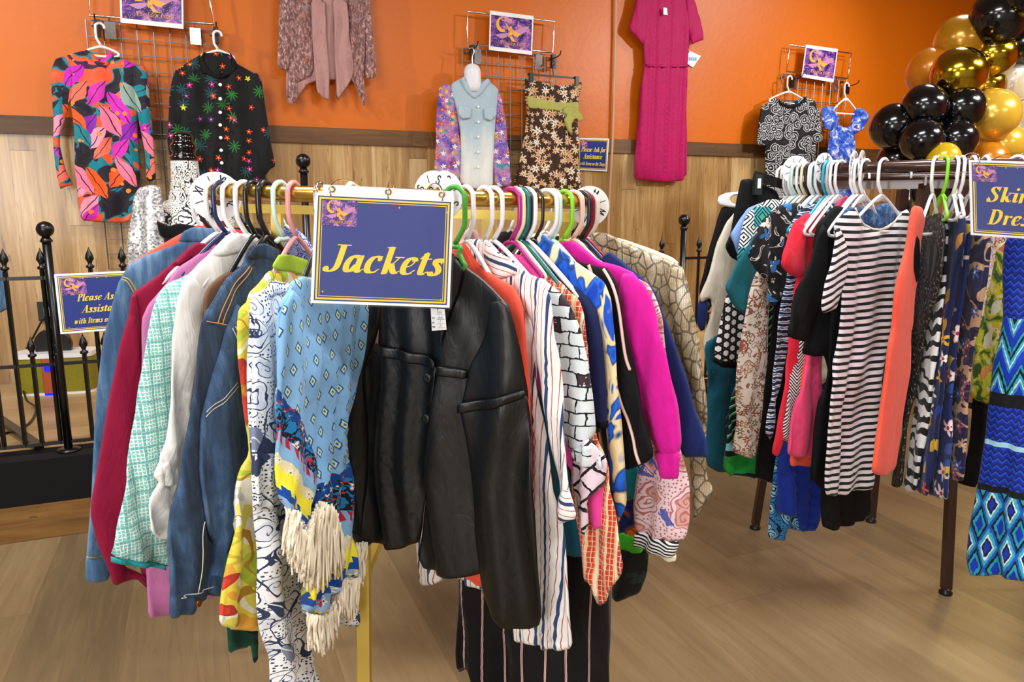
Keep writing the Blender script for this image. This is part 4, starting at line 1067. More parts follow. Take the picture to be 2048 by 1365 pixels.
# ---------------------------------------------------------------- the gold rack
R1 = Rail(-.27, 1.88, .46, 1.352, .011)
rk = thing('clothes_rack', 'round gold clothes rack in front carrying the jackets', 'clothes rack', (R1.c[0], R1.c[1], 0))
MB().tube([R1.p(i * 5) for i in range(72)], .0155, 14, closed=True).build('rail', MATS['gold_metal'], rk)
for d in (82, 172):
    MB().bar(R1.p(d, -.01, -.034), R1.p(d + 180, -.01, -.034), .005, .022).build('cross_bar', MATS['gold_flat'], rk, False)
MB().bar((R1.c[0], R1.c[1], 1.32), (R1.c[0], R1.c[1], .62), .03).build('centre_pole', MATS['gold_flat'], rk, False)
hub = np.array([R1.c[0], R1.c[1], .66])
for d, rt, rb, db in ((-7, .33, .375, -3), (82, .40, .46, 0), (150, .40, .46, 0), (245, .40, .46, 0)):
    a, b = R1.p(d, rt - R1.R, -.045), R1.p(d + db, rb - R1.R); b[2] = .012
    lg = MB().bar(a, b, .027).build('leg', MATS['gold_flat'], rk, False)
    MB().lathe((b[0], b[1], 0), [(.018, 0), (.019, .012), (.014, .02)], 12).build('rubber_foot', MATS['black_plastic'], lg)
    q = a + (b - a) * .60
    MB().bar(hub, q, .016, .022).build('brace', MATS['gold_flat'], rk, False)
GR1 = 'jackets on the gold rack'
HG1 = 'hangers on the gold rack'
def size_disc(label, rail, deg, words, R=.047, group='size discs on the gold rack', mat='paper_white', yaw=0., tick=True, dz=0.):
    p = rail.p(deg, 0, dz); a = math.radians(deg + yaw); pl = Pl(p, (math.sin(a), -math.cos(a)))
    zc = p[2] - .008
    r = thing('size_disc', label, 'size disc', pl.w(0, zc - R), group)
    n = 40; V = []
    for off, rr in ((.0011, .019), (.0011, R), (-.0011, R), (-.0011, .019)): V += [pl.w(rr * math.cos(i * 6.2832 / n), zc + rr * math.sin(i * 6.2832 / n), off) for i in range(n)]
    fs_ = [(k * n + i, k * n + (i + 1) % n, ((k + 1) % 4) * n + (i + 1) % n, ((k + 1) % 4) * n + i) for k in range(4) for i in range(n)]
    sharp(MB().add(V, fs_).build('disc', MATS[mat], r))
    e = pl.u if np.cross(pl.u, pl.n)[2] < 0 else -pl.u     # reads left to right for the viewer
    e = pl.u if (pl.u[0] > 0) else -pl.u
    mb = MB(); c = pl.w(0, zc, .0016)
    for k in range(4):
        ang = math.radians(90 * k + 64); rad = np.array([math.cos(ang), math.sin(ang)]); tan = np.array([math.sin(ang), -math.cos(ang)])
        P, w = sans_text(words, .075)
        kk = R * .34
        for poly in P:
            vs = []
            for x, y in poly:
                q = rad * (R * .52 + y * kk) + tan * (x - w / 2) * kk
                vs.append(c + e * q[0] + np.array([0, 0, 1]) * q[1])
            mb.add(vs, [list(range(len(vs)))])
        if tick:
            a2 = ang + math.pi / 4; d2 = np.array([math.cos(a2), math.sin(a2)]); t2 = np.array([-d2[1], d2[0]]) * R * .018
            vs = [c + e * q[0] + np.array([0, 0, 1]) * q[1] for q in (d2 * R * .52 + t2, d2 * R * .86 + t2, d2 * R * .86 - t2, d2 * R * .52 - t2)]
            mb.add(vs, [(0, 1, 2, 3)])
    mb.build('lettering', MATS['ink_black'], r, False)
    return r
size_disc('white round XL size disc at the left end of the gold rail', R1, -47, 'XL', yaw=-26, R=.05)
size_disc('white round M size disc at the right end of the gold rail', R1, 80, 'M', yaw=14)
size_disc('white round S size disc on the gold rail above the Jackets sign', R1, 17.6, 'S', R=.045, yaw=45, dz=.012)
size_disc('white size disc half hidden behind the S disc on the gold rail', R1, 15.4, 'S', R=.045, yaw=45, dz=.012)

def on1(px, pl):
    """where plane pl meets the rail (near half)"""
    c = np.array([R1.c[0], R1.c[1]]); o = pl.o[:2] - c; u = pl.u[:2]; b = o @ u; q = b * b - (o @ o - R1.R ** 2)
    s = (-b) if q < 0 else min((-b - math.sqrt(q), -b + math.sqrt(q)), key=lambda t: abs((pl.o + pl.u * t)[0] / (pl.o + pl.u * t)[1] - (px - CX) / F))
    x = (pl.o + pl.u * s)[0]
    return s, R1.z - R1.tilt * (x - R1.c[0]) / R1.R
def hg1(px, pl, color, words, w=.12, **k):
    a0, z = on1(px, pl); return hang(words, MATS['hanger_' + color], pl, a0, z, w, group=HG1, **k)

# ---- left half of the rack, back to front
p_ = PP(437, 1.66, 250, 1.585)
G('jacket', 'coral jacket showing only its shoulder edge behind the faded denim jacket', p_, [(440, 448), (405, 446), (360, 468), (300, 503), (262, 528), (240, 575), (232, 800), (420, 800), (470, 500)], 'coral_crepe', group=GR1, amp=.003)
hg1(440, p_, 'white', 'white hanger at the left end of the gold rail holding the coral jacket')
p_ = PP(437, 1.60, 240, 1.50)
G('denim_jacket', 'faded light blue denim jacket leftmost on the gold rack', p_, [(434, 466), (400, 472), (363, 484), (292, 511), (259, 531), (240, 556), (236, 640), (228, 800), (226, 960), (240, 1080), (330, 1090), (480, 1080), (485, 520), (460, 480)], 'denim_faded', group=GR1, amp=.005, parts=[
    ('collar', [(365, 463), (385, 454), (434, 457), (462, 476), (440, 488), (405, 487), (372, 484), (355, 484)], 'denim_faded', .012, dict(T=.012, amp=.002)),
    ('sleeve', [(238, 558), (252, 558), (268, 588), (268, 700), (256, 850), (238, 1000), (226, 1100), (218, 1157), (194, 1160), (170, 1157), (172, 1104), (181, 1000), (190, 806), (205, 682), (226, 598)], 'denim_faded', .018, dict(T=.024, amp=.005, rim=.04)),
    ('cuff', [(171, 1104), (224, 1104), (218, 1158), (194, 1161), (169, 1158)], 'denim_faded', .022, dict(T=.024, rim=.03, amp=.003, res=.01)),
    seams([[(240, 557), (252, 562), (262, 578), (268, 590)], [(243, 553), (256, 558), (268, 576), (273, 588)], [(172, 1106), (198, 1108), (223, 1106)]], 'stitch_orange' if 'stitch_orange' in MATS else 'gold_flat', .040, .0012)])
hg1(437, p_, 'black', 'black hanger holding the faded denim jacket')
p_ = PP(455, 1.575, 259, 1.455)
G('jacket', 'burgundy wool jacket beside the faded denim jacket', p_, [(428, 489), (393, 484), (370, 502), (347, 526), (300, 563), (262, 588), (258, 640), (262, 900), (262, 1080), (292, 1174), (330, 1160), (470, 1140), (475, 520), (450, 490)], 'burgundy_wool', group=GR1, amp=.006, parts=[
    ('sleeve', [(259, 592), (268, 586), (276, 640), (284, 735), (280, 830), (268, 950), (252, 1060), (244, 1130), (292, 1150), (292, 1174), (272, 1157), (224, 1169), (213, 1134), (191, 1082), (176, 1019), (199, 900), (213, 807), (234, 700), (254, 632)], 'burgundy_wool', .020, dict(T=.026, rim=.045, amp=.004)),
    ('lapel', [(393, 485), (428, 490), (440, 500), (395, 512), (356, 532), (342, 530), (347, 525), (370, 502)], 'burgundy_wool', .014, dict(T=.008, amp=.002))])
hg1(455, p_, 'white', 'white hanger holding the burgundy jacket')
p_ = PP(468, 1.555, 290, 1.42)
G('jacket', 'mauve pink jacket between the burgundy jacket and the aqua tweed', p_, [(455, 488), (428, 492), (398, 506), (350, 541), (319, 584), (298, 610), (285, 640), (284, 760), (288, 1000), (298, 1141), (294, 1238), (330, 1235), (372, 1222), (430, 1192), (480, 1180), (485, 520)], 'mauve_crepe', group=GR1, amp=.006)
hg1(465, p_, 'navy', 'navy blue hanger holding the mauve jacket')
p_ = PP(485, 1.535, 310, 1.385)
G('jacket', 'aqua and white tweed jacket with a teal braided hem', p_, [(470, 520), (400, 535), (368, 553), (340, 568), (319, 589), (305, 618), (294, 666), (284, 736), (270, 842), (262, 900), (246, 971), (235, 1045), (221, 1118), (328, 1134), (470, 1130), (490, 560)], 'aqua_tweed', group=GR1, amp=.007, T=.024, rim=.05, parts=[
    ('hem_braid', [(221, 1113), (328, 1130), (329, 1140), (222, 1125)], 'teal_braid', .012, dict(T=.016, rim=.01, res=.008, sm=0, amp=.007, plabel='teal braided hem'))])
hg1(485, p_, 'white', 'white hanger holding the aqua tweed jacket')
p_ = PP(510, 1.515, 345, 1.35)
G('jacket', 'white cotton jacket with a gathered elbow beside the aqua tweed', p_, [(520, 478), (480, 470), (459, 470), (417, 512), (378, 545), (362, 562), (352, 600), (350, 700), (344, 850), (350, 960), (356, 1040), (480, 1060), (520, 700)], 'white_twill', group=GR1, amp=.006, parts=[
    ('collar', [(509, 473), (470, 466), (448, 480), (417, 511), (440, 514), (480, 505), (520, 500), (530, 486)], 'white_twill', .016, dict(T=.014, amp=.004)),
    ('sleeve', [(357, 566), (378, 552), (398, 575), (403, 640), (396, 690), (382, 760), (374, 820), (368, 880), (362, 930), (346, 985), (344, 1040), (335, 1082), (316, 1078), (292, 1063), (294, 1004), (309, 962), (297, 950), (312, 915), (324, 885), (328, 807), (340, 666), (345, 597)], 'white_twill', .020, dict(T=.014, rim=.03, amp=.006, wr=.8)),
    ('ruffle', [(298, 949), (318, 918), (345, 935), (350, 965), (318, 972), (309, 960)], 'white_twill', .030, dict(T=.006, rim=.010, amp=.006, wl=.03, res=.009))])
hg1(500, p_, 'white', 'white hanger holding the white cotton jacket', flat=True)
p_ = PP(525, 1.50, 405, 1.36)
G('blouse', 'brown satin blouse peeking out between the white and indigo jackets', p_, [(480, 530), (440, 552), (415, 575), (404, 600), (405, 700), (420, 900), (440, 1000), (500, 1000), (510, 560)], 'brown_satin', 'blouse', GR1, amp=.005)
hg1(520, p_, 'black', 'black hanger holding the brown satin blouse', w=.10)
p_ = PP(548, 1.485, 410, 1.31)
gloss('stitch_orange', '#c98a4a', .7); gloss('stitch_pale', '#d8d2c0', .7); gloss('copper_button', '#b0713c', .3, metal=.8)
G('denim_jacket', 'dark indigo denim jacket with orange topstitching', p_, [(545, 495), (523, 488), (502, 491), (480, 530), (445, 565), (417, 617), (408, 645), (402, 690), (386, 772), (368, 877), (361, 915), (342, 1045), (331, 1156), (328, 1234), (352, 1232), (379, 1226), (409, 1194), (470, 1192), (545, 1100), (555, 700)], 'denim_indigo', group=GR1, amp=.007, parts=[
    ('collar', [(502, 491), (523, 486), (551, 500), (556, 512), (540, 527), (515, 516), (492, 517), (486, 512)], 'denim_indigo', .016, dict(T=.013, amp=.002)),
    ('yoke', [(480, 528), (510, 520), (496, 545), (470, 580), (446, 618), (440, 650), (408, 645), (417, 617), (445, 564)], 'denim_indigo', .013, dict(T=.010, amp=.003)),
    ('sleeve', [(440, 650), (462, 606), (476, 620), (480, 740), (500, 845), (494, 880), (478, 930), (466, 985), (460, 1040), (454, 1150), (446, 1195), (414, 1186), (416, 1156), (427, 1119), (424, 1085), (409, 1067), (393, 1010), (387, 950), (390, 880), (393, 840), (404, 790), (425, 705)], 'denim_worn', .026, dict(T=.028, rim=.05, amp=.007, wr=.5)),
    ('cuff', [(416, 1150), (454, 1152), (446, 1197), (413, 1187)], 'denim_indigo', .030, dict(T=.026, rim=.02, amp=.004, res=.01)),
    ('waistband', [(329, 1188), (380, 1182), (410, 1166), (410, 1194), (379, 1228), (352, 1234), (327, 1235)], 'denim_indigo', .006, dict(T=.018, rim=.015, res=.01)),
    seams([[(486, 532), (455, 575), (432, 620), (424, 648)], [(492, 535), (462, 580), (440, 624), (432, 650)], [(408, 643), (424, 646), (441, 650)]], 'stitch_orange', .024, .0010),
    seams([[(440, 655), (455, 690), (466, 730), (474, 780), (490, 830)], [(446, 652), (461, 690), (471, 728)], [(393, 832), (420, 805), (455, 770)], [(394, 822), (420, 797), (452, 763)], [(330, 1190), (360, 1186), (409, 1168)], [(386, 1040), (376, 1110), (370, 1180)]], 'stitch_pale', .050, .0009),
    buttons([(384, 1205)], 'copper_button', .03, .007)])
hg1(548, p_, 'black', 'black hanger holding the indigo denim jacket', r=.006)
p_ = PP(590, 1.485, 470, 1.335)
G('trousers', 'dark tropical print trouser legs hanging below the yellow floral shirt', p_, [(470, 1040), (436, 1180), (444, 1237), (450, 1240), (453, 1260), (455, 1309), (490, 1297), (497, 1290), (500, 1325), (511, 1327), (524, 1293), (530, 1100), (600, 1040)], 'dark_tropical', 'trousers', GR1, amp=.006)
hg1(560, p_, 'mint', 'mint green hanger holding the dark tropical trousers', w=.02, drop=.01, bar=False)
p_ = PP(597, 1.45, 475, 1.27)
G('shirt', 'yellow and red floral shirt with a lime green collar', p_, [(611, 550), (572, 543), (540, 541), (530, 550), (502, 589), (477, 617), (473, 650), (475, 720), (486, 790), (494, 890), (480, 960), (468, 1038), (457, 1119), (446, 1211), (444, 1252), (483, 1264), (520, 1260), (560, 1250), (620, 1200), (640, 700), (630, 560)], 'yellow_floral', 'shirt', GR1, amp=.008, parts=[
    ('collar', [(554, 508), (579, 510), (612, 522), (625, 550), (600, 552), (572, 544), (545, 541), (538, 532)], 'lime_floral' if 'lime_floral' in MATS else pat('lime_floral', lambda t, v: t.flowers(v, 12., '#9fbe2a', ['#f0eec0', '#c6d860'], None, .45, 5, .5), .65) and 'lime_floral', .012, dict(T=.006, amp=.003, rim=.012, plabel='lime green collar'))])
hg1(597, p_, 'pink', 'pink hanger holding the yellow floral shirt')
p_ = PP(640, 1.42, 500, 1.22)
G('blouse', 'white blouse with navy paisley print hanging below the blue dress', p_, [(600, 575), (572, 566), (547, 561), (526, 575), (505, 596), (500, 631), (501, 701), (501, 807), (505, 900), (515, 1000), (522, 1082), (524, 1156), (526, 1211), (533, 1267), (550, 1315), (553, 1365), (556, 1420), (640, 1420), (632, 1350), (626, 1300), (650, 1230), (668, 1253), (709, 1253), (712, 1200), (700, 800), (660, 600)], 'navy_paisley', 'blouse', GR1, amp=.010, wl=.06, parts=[
    ('collar', [(572, 568), (547, 560), (520, 582), (512, 600), (535, 596), (560, 590), (585, 600)], 'navy_paisley', .014, dict(T=.012)),
    ('sleeve', [(502, 620), (520, 640), (536, 760), (540, 880), (545, 960), (540, 1010), (500, 1020), (493, 955), (495, 905), (499, 800)], 'navy_paisley', .018, dict(T=.020, amp=.006, rim=.03)),
    ('ruffle_cuff', [(493, 900), (540, 915), (548, 965), (540, 1024), (498, 1019), (491, 955)], 'navy_paisley', .030, dict(T=.016, amp=.008, wl=.03, rim=.02, res=.01))])
a0, z0 = on1(640, p_)
hang('black hanger with a chrome hook holding the paisley blouse', MATS['hanger_black'], p_, a0, z0, .09, group=HG1, hook=MATS['chrome'])
p_ = PP(690, 1.39, 545, 1.18)
G('dress', 'sky blue printed dress with yellow border and cream fringe', p_, [(640, 560), (610, 552), (592, 561), (574, 577), (556, 608), (550, 665), (552, 741), (560, 830), (584, 900), (600, 980), (608, 1080), (607, 1175), (616, 1230), (646, 1230), (666, 1178), (668, 1157), (705, 1157), (702, 1060), (700, 970), (697, 870), (706, 818), (715, 741), (723, 680), (729, 616), (720, 570)], 'blue_bordered', 'dress', GR1, amp=.011, wl=.055, lean=.25, parts=[
    ('sleeve', [(574, 577), (590, 600), (590, 700), (594, 790), (602, 860), (616, 930), (624, 985), (600, 1040), (584, 1074), (570, 1040), (552, 1008), (546, 952), (545, 865), (543, 818), (541, 741), (545, 665), (552, 612)], 'blue_bordered_flap', .024, dict(T=.014, amp=.008, wl=.06, rim=.02)),
    fringe('fringe', [(556, 1012), (572, 1046), (584, 1074), (604, 1040), (622, 1000), (640, 1018), (650, 1050)], [(548, 1098), (572, 1150), (598, 1180), (622, 1165), (640, 1152), (655, 1150), (662, 1125)], 'fringe_cream', .045, 210, .0024, 3),
    fringe('fringe', [(614, 1228), (636, 1232), (650, 1222), (662, 1200)], [(618, 1300), (635, 1308), (655, 1296), (663, 1262)], 'fringe_cream', .012, 90, .0024, 5),
    fringe('fringe', [(668, 1155), (690, 1158), (706, 1152)], [(668, 1228), (688, 1240), (706, 1226)], 'fringe_cream', .008, 76, .0024, 6),
    fringe('fringe', [(707, 1090), (722, 1092), (732, 1085)], [(708, 1172), (720, 1175), (728, 1168)], 'fringe_cream', -.012, 36, .0024, 7)])
hg1(690, p_, 'white', 'white hanger holding the blue fringed dress', w=.08)

# ---- front: the black satin jacket
p_ = PP(700, 1.485, 1020, 1.32)
G('jacket', 'black satin peplum jacket facing out under the Jackets sign', p_, [(906, 505), (880, 495), (850, 500), (800, 545), (758, 590), (752, 640), (750, 688), (745, 760), (760, 800), (860, 815), (950, 800), (975, 700), (1010, 640), (1022, 612), (1004, 596), (960, 556), (932, 535)], 'black_satin', group=GR1, amp=.009, wl=.12, T=.014, rim=.03, wr=.12, parts=[
    ('sleeve', [(760, 600), (752, 640), (738, 700), (732, 760), (734, 900), (740, 1040), (745, 1092), (706, 1088), (700, 1000), (698, 857), (705, 780), (712, 672), (735, 590), (716, 606)], 'black_satin', -.012, dict(T=.018, rim=.05)),
    ('peplum', [(753, 692), (800, 702), (884, 727), (880, 780), (868, 850), (858, 930), (846, 1020), (840, 1084), (825, 1087), (809, 1096), (785, 1093), (762, 1090), (735, 1080), (732, 980), (733, 850), (732, 745), (738, 712)], 'black_satin', .018, dict(T=.005, rim=.008)),
    ('peplum', [(889, 730), (945, 742), (955, 800), (962, 900), (968, 1010), (975, 1100), (968, 1146), (918, 1149), (880, 1142), (849, 1140), (840, 1112), (850, 1010), (862, 910), (874, 820)], 'black_satin', .026, dict(T=.005, rim=.008)),
    ('waistband', [(753, 684), (800, 694), (884, 716), (884, 738), (798, 716), (748, 704)], 'black_satin', .036, dict(T=.004, rim=.008, res=.01)),
    ('waistband', [(889, 726), (946, 738), (944, 756), (889, 746)], 'black_satin', .042, dict(T=.004, rim=.008, res=.01)),
    ('lapel', [(906, 500), (932, 536), (925, 580), (905, 640), (889, 700), (884, 640), (880, 560)], 'black_satin', .020, dict(T=.010)),
    ('sleeve', [(991, 603), (1012, 596), (1029, 607), (1038, 640), (1050, 700), (1061, 776), (1062, 800), (932, 812), (940, 770), (948, 728), (972, 680), (982, 640)], 'black_satin', .040, dict(T=.020, rim=.06)),
    ('sleeve_flare', [(932, 806), (1000, 796), (1062, 780), (1071, 860), (1086, 1000), (1092, 1133), (1098, 1215), (1088, 1242), (1061, 1255), (1021, 1240), (999, 1221), (974, 1180), (958, 1071), (955, 1000), (942, 872)], 'black_satin', .052, dict(T=.018, rim=.06)),
    ('sleeve_band', [(931, 801), (995, 792), (1060, 774), (1063, 790), (1000, 811), (932, 822)], 'black_satin', .066, dict(T=.008, rim=.010, res=.01)),
    buttons([(869, 752), (866, 832)], 'black_satin', .052, .010)])
a0 = p_.un(880, 480)[0]
hang('green hanger beside the Jackets sign holding the black satin jacket', MATS['hanger_green'], p_, p_.un(910, 480)[0], 1.345, .15, group=HG1, lift=.0, arms=(.3, .1), drop=.03)

# ---- right half of the rack, front to back
p_ = PP(930, 1.46, 1048, 1.345)
G('jacket', 'coral red blazer directly behind the black satin jacket', p_, [(900, 500), (913, 484), (935, 488), (958, 530), (1000, 557), (1029, 575), (1047, 604), (1054, 662), (1057, 760), (1062, 900), (1040, 1060), (971, 1181), (940, 1160), (916, 1148), (880, 1120), (862, 1000), (880, 700)], 'coral_crepe', group=GR1, amp=.005, parts=[
    ('lapel', [(913, 484), (935, 489), (955, 530), (962, 560), (940, 540), (918, 510)], 'coral_crepe', .014, dict(T=.008))])
hg1(935, p_, 'white', 'white hanger holding the coral red blazer', w=.10)
p_ = PP(968, 1.475, 1110, 1.345)
G('jacket', 'white jacket with navy and red stripes right of the black satin jacket', p_, [(900, 620), (920, 500), (940, 478), (975, 480), (995, 500), (1036, 530), (1052, 545), (1062, 640), (1075, 750), (1100, 900), (1117, 1033), (1127, 1142), (1142, 1292), (1133, 1303), (1105, 1297), (1080, 1299), (1050, 1285), (1027, 1283), (1018, 1240), (960, 1180), (900, 1150), (880, 1148), (877, 1168), (840, 1169), (832, 1108), (838, 1080), (870, 1000)], 'navy_red_stripe', group=GR1, amp=.008, parts=[
    ('collar', [(978, 481), (996, 500), (1036, 531), (1040, 548), (1005, 560), (985, 545), (972, 510)], 'navy_red_stripe_across', .016, dict(T=.010)),
    ('sleeve', [(1038, 560), (1052, 540), (1076, 551), (1094, 562), (1112, 590), (1119, 646), (1127, 742), (1135, 826), (1141, 900), (1150, 965), (1161, 1030), (1150, 1038), (1120, 1040), (1124, 990), (1112, 900), (1096, 780), (1082, 680), (1060, 620)], 'navy_red_stripe', .022, dict(T=.022, rim=.04, uvo=(.012, 0))),
    ('cuff', [(1124, 984), (1150, 968), (1162, 1034), (1140, 1040), (1119, 1042)], 'navy_red_stripe_across', .028, dict(T=.020, rim=.02, res=.01))])
hg1(965, p_, 'white', 'white hanger holding the navy striped jacket', flat=True)
p_ = PP(1010, 1.515, 1150, 1.415)
G('jacket', 'hot pink jacket with only collar and cuff showing', p_, [(1020, 520), (1028, 507), (1045, 512), (1070, 540), (1110, 590), (1140, 700), (1160, 850), (1176, 960), (1207, 970), (1213, 1010), (1219, 1056), (1187, 1058), (1180, 1040), (1176, 1008), (1140, 940), (1080, 800), (1040, 620)], 'hot_pink_cotton', group=GR1, amp=.004)
hg1(988, p_, 'magenta', 'magenta hanger holding the hot pink jacket', w=.07, drop=.06)
p_ = PP(985, 1.485, 1150, 1.378)
G('blouse', 'white blouse with black brick line print and ruffled cuff', p_, [(1060, 560), (1085, 556), (1106, 571), (1132, 594), (1150, 628), (1164, 662), (1177, 726), (1185, 800), (1190, 870), (1160, 900), (1130, 900), (1100, 760)], 'brick_print', 'blouse', GR1, amp=.006, wr=.5, parts=[
    ('cuff', [(1150, 900), (1158, 880), (1192, 874), (1210, 915), (1214, 935), (1206, 973), (1180, 996), (1185, 1050), (1170, 1078), (1158, 1040), (1148, 970)], 'trellis_print', .010, dict(T=.014, rim=.02, amp=.007, wl=.05)),
    ('ruffle', [(1150, 905), (1157, 890), (1192, 885), (1209, 918), (1213, 936), (1190, 932), (1157, 922)], 'brick_print', .024, dict(T=.012, rim=.012, amp=.008, wl=.035, res=.009))])
hg1(1000, p_, 'white', 'white hanger holding the brick print blouse')
p_ = PP(1020, 1.52, 1150, 1.42)
G('blouse', 'petrol blue sleeve of a blouse hanging under the brick print blouse', p_, [(1030, 530), (1062, 545), (1095, 700), (1120, 860), (1150, 1000), (1164, 1037), (1169, 1114), (1148, 1118), (1130, 1110), (1117, 1037), (1090, 900)], 'petrol_crepe', 'blouse', GR1, amp=.004)
hg1(1010, p_, 'cream', 'cream hanger holding the petrol blue blouse', w=.07, drop=.06)
p_ = PP(1030, 1.535, 1150, 1.44)
G('coat', 'plain black coat hem between the striped jacket and the orange plaid shirt', p_, [(1030, 535), (1065, 545), (1105, 700), (1130, 900), (1160, 1050), (1173, 1117), (1174, 1223), (1133, 1227), (1120, 1200), (1090, 1000)], 'black_crepe', 'coat', GR1, amp=.005)
hg1(1018, p_, 'black', 'black hanger holding the plain black coat', w=.07, drop=.06)
p_ = PP(1035, 1.525, 1168, 1.412)
G('shirt', 'orange plaid shirt with a pointed hem', p_, [(1035, 515), (1042, 504), (1070, 534), (1126, 566), (1155, 598), (1170, 636), (1180, 720), (1195, 880), (1218, 950), (1238, 1070), (1249, 1140), (1224, 1176), (1206, 1210), (1198, 1213), (1184, 1165), (1171, 1160), (1166, 1089), (1150, 1000), (1120, 800), (1070, 620)], 'orange_plaid', 'shirt', GR1, amp=.006)
hg1(1025, p_, 'teal', 'dark teal hanger holding the orange plaid shirt')
p_ = PP(1045, 1.535, 1195, 1.43)
G('blazer', 'navy blazer sleeve between the brick print and the tie-dye shirt', p_, [(1070, 540), (1085, 524), (1106, 540), (1145, 570), (1177, 598), (1195, 624), (1206, 678), (1213, 775), (1216, 842), (1205, 848), (1193, 844), (1186, 800), (1160, 760), (1120, 680), (1080, 600)], 'navy_crepe', 'blazer', GR1, amp=.004, T=.022, rim=.04, parts=[
    ('lining', [(1190, 840), (1217, 840), (1214, 858), (1196, 856)], 'black_crepe', -.004, dict(T=.016, rim=.02, res=.01))])
hg1(1045, p_, 'white', 'white hanger holding the navy blazer', r=.0058)
p_ = PP(1062, 1.55, 1215, 1.437)
G('shirt', 'royal blue and cream tie-dye shirt on the right of the gold rack', p_, [(1085, 520), (1110, 520), (1151, 522), (1190, 549), (1209, 565), (1222, 600), (1232, 678), (1238, 775), (1244, 860), (1249, 941), (1253, 1008), (1246, 1030), (1238, 1046), (1228, 1000), (1220, 950), (1212, 860), (1200, 760), (1170, 660), (1110, 560)], 'tie_dye_blue_bold', 'shirt', GR1, amp=.005, parts=[
    ('collar', [(1076, 476), (1087, 467), (1108, 482), (1130, 503), (1152, 521), (1160, 560), (1180, 590), (1145, 576), (1110, 546), (1082, 520)], 'tie_dye_blue', .014, dict(T=.012, amp=.005, wr=.6))])
a0, z0 = on1(1055, p_)
o = hang('broad black hanger with a yellow tag holding the tie-dye shirt', MATS['hanger_black'], p_, a0, z0, .10, group=HG1, r=.007, hook=MATS['hanger_black'], flat=True)
gloss('tag_yellow', '#f2b21c', .5)
yt = [p_.un(x, y) for x, y in ((1052, 441), (1062, 437), (1073, 459), (1058, 463))]
MB().add([p_.w(a, z, .035 + k) for k in (0, .002) for a, z in yt], [(0, 1, 2, 3), (7, 6, 5, 4), (0, 4, 5, 1), (1, 5, 6, 2), (2, 6, 7, 3), (3, 7, 4, 0)]).build('hanger_tag', MATS['tag_yellow'], o, False)
p_ = PP(1085, 1.575, 1225, 1.52)
G('dress', 'long black dress with thin pink pinstripes reaching lowest on the gold rack', p_, [(1000, 760), (960, 1000), (930, 1100), (915, 1152), (913, 1251), (915, 1348), (933, 1341), (950, 1362), (960, 1420), (1220, 1420), (1222, 1300), (1222, 1180), (1210, 1000), (1190, 760)], 'black_pink_piping', 'dress', GR1, amp=.010, wl=.10)
hg1(1075, p_, 'white', 'white hanger holding the long pinstriped dress', w=.07, drop=.06)
p_ = PP(1100, 1.59, 1245, 1.462)
G('jacket', 'black jacket with pale pink piping beside the magenta jacket', p_, [(1120, 540), (1140, 522), (1184, 530), (1216, 539), (1232, 563), (1245, 625), (1262, 712), (1287, 830), (1311, 910), (1290, 928), (1250, 943), (1240, 890), (1215, 760), (1180, 640)], 'black_crepe', group=GR1, amp=.004, parts=[
    seams([[(1212, 538), (1230, 570), (1244, 620), (1256, 707), (1263, 740)], [(1235, 755), (1250, 810), (1264, 860), (1286, 926)], [(1184, 530), (1190, 548)]], 'hanger_blush', .020, .0034, 'piping', plabel='pale pink piping')])
hg1(1085, p_, 'mint', 'pale mint hanger holding the black piped jacket')
p_ = PP(1130, 1.62, 1300, 1.482)
G('jacket', 'bright magenta jacket with buttoned cuffs on the right of the gold rack', p_, [(1115, 500), (1124, 482), (1148, 482), (1197, 522), (1232, 530), (1272, 548), (1285, 600), (1300, 700), (1310, 820), (1300, 880), (1280, 800), (1264, 694), (1245, 600), (1200, 560), (1150, 520)], 'magenta_cotton', group=GR1, amp=.004, parts=[
    ('collar', [(1122, 482), (1148, 481), (1197, 521), (1224, 535), (1200, 545), (1160, 525), (1128, 498)], 'magenta_cotton', .014, dict(T=.010)),
    ('sleeve', [(1250, 545), (1272, 548), (1294, 570), (1307, 600), (1327, 662), (1345, 726), (1361, 807), (1368, 880), (1366, 905), (1340, 910), (1314, 904), (1306, 886), (1288, 830), (1270, 730), (1254, 640), (1240, 580)], 'magenta_cotton', .022, dict(T=.030, rim=.05, amp=.006)),
    ('cuff', [(1310, 899), (1340, 903), (1368, 897), (1366, 954), (1346, 956), (1328, 953)], 'magenta_cotton', .028, dict(T=.026, rim=.03, res=.011)),
    ('lining', [(1118, 488), (1135, 486), (1168, 520), (1160, 530)], 'teal_knit', .004, dict(T=.008, plabel='turquoise lining edge'))])
hg1(1105, p_, 'lime', 'lime green hanger holding the magenta jacket')
p_ = PP(1145, 1.66, 1300, 1.575)
G('blouse', 'turquoise blouse hem peeking out left of the pink paisley sleeve', p_, [(1180, 620), (1230, 700), (1262, 860), (1277, 941), (1292, 990), (1270, 997), (1252, 1003), (1256, 985), (1240, 900), (1190, 760)], 'teal_knit', 'blouse', GR1, amp=.003)
hg1(1130, p_, 'white', 'white hanger holding the turquoise blouse', w=.07, drop=.06)
p_ = PP(1150, 1.655, 1325, 1.535)
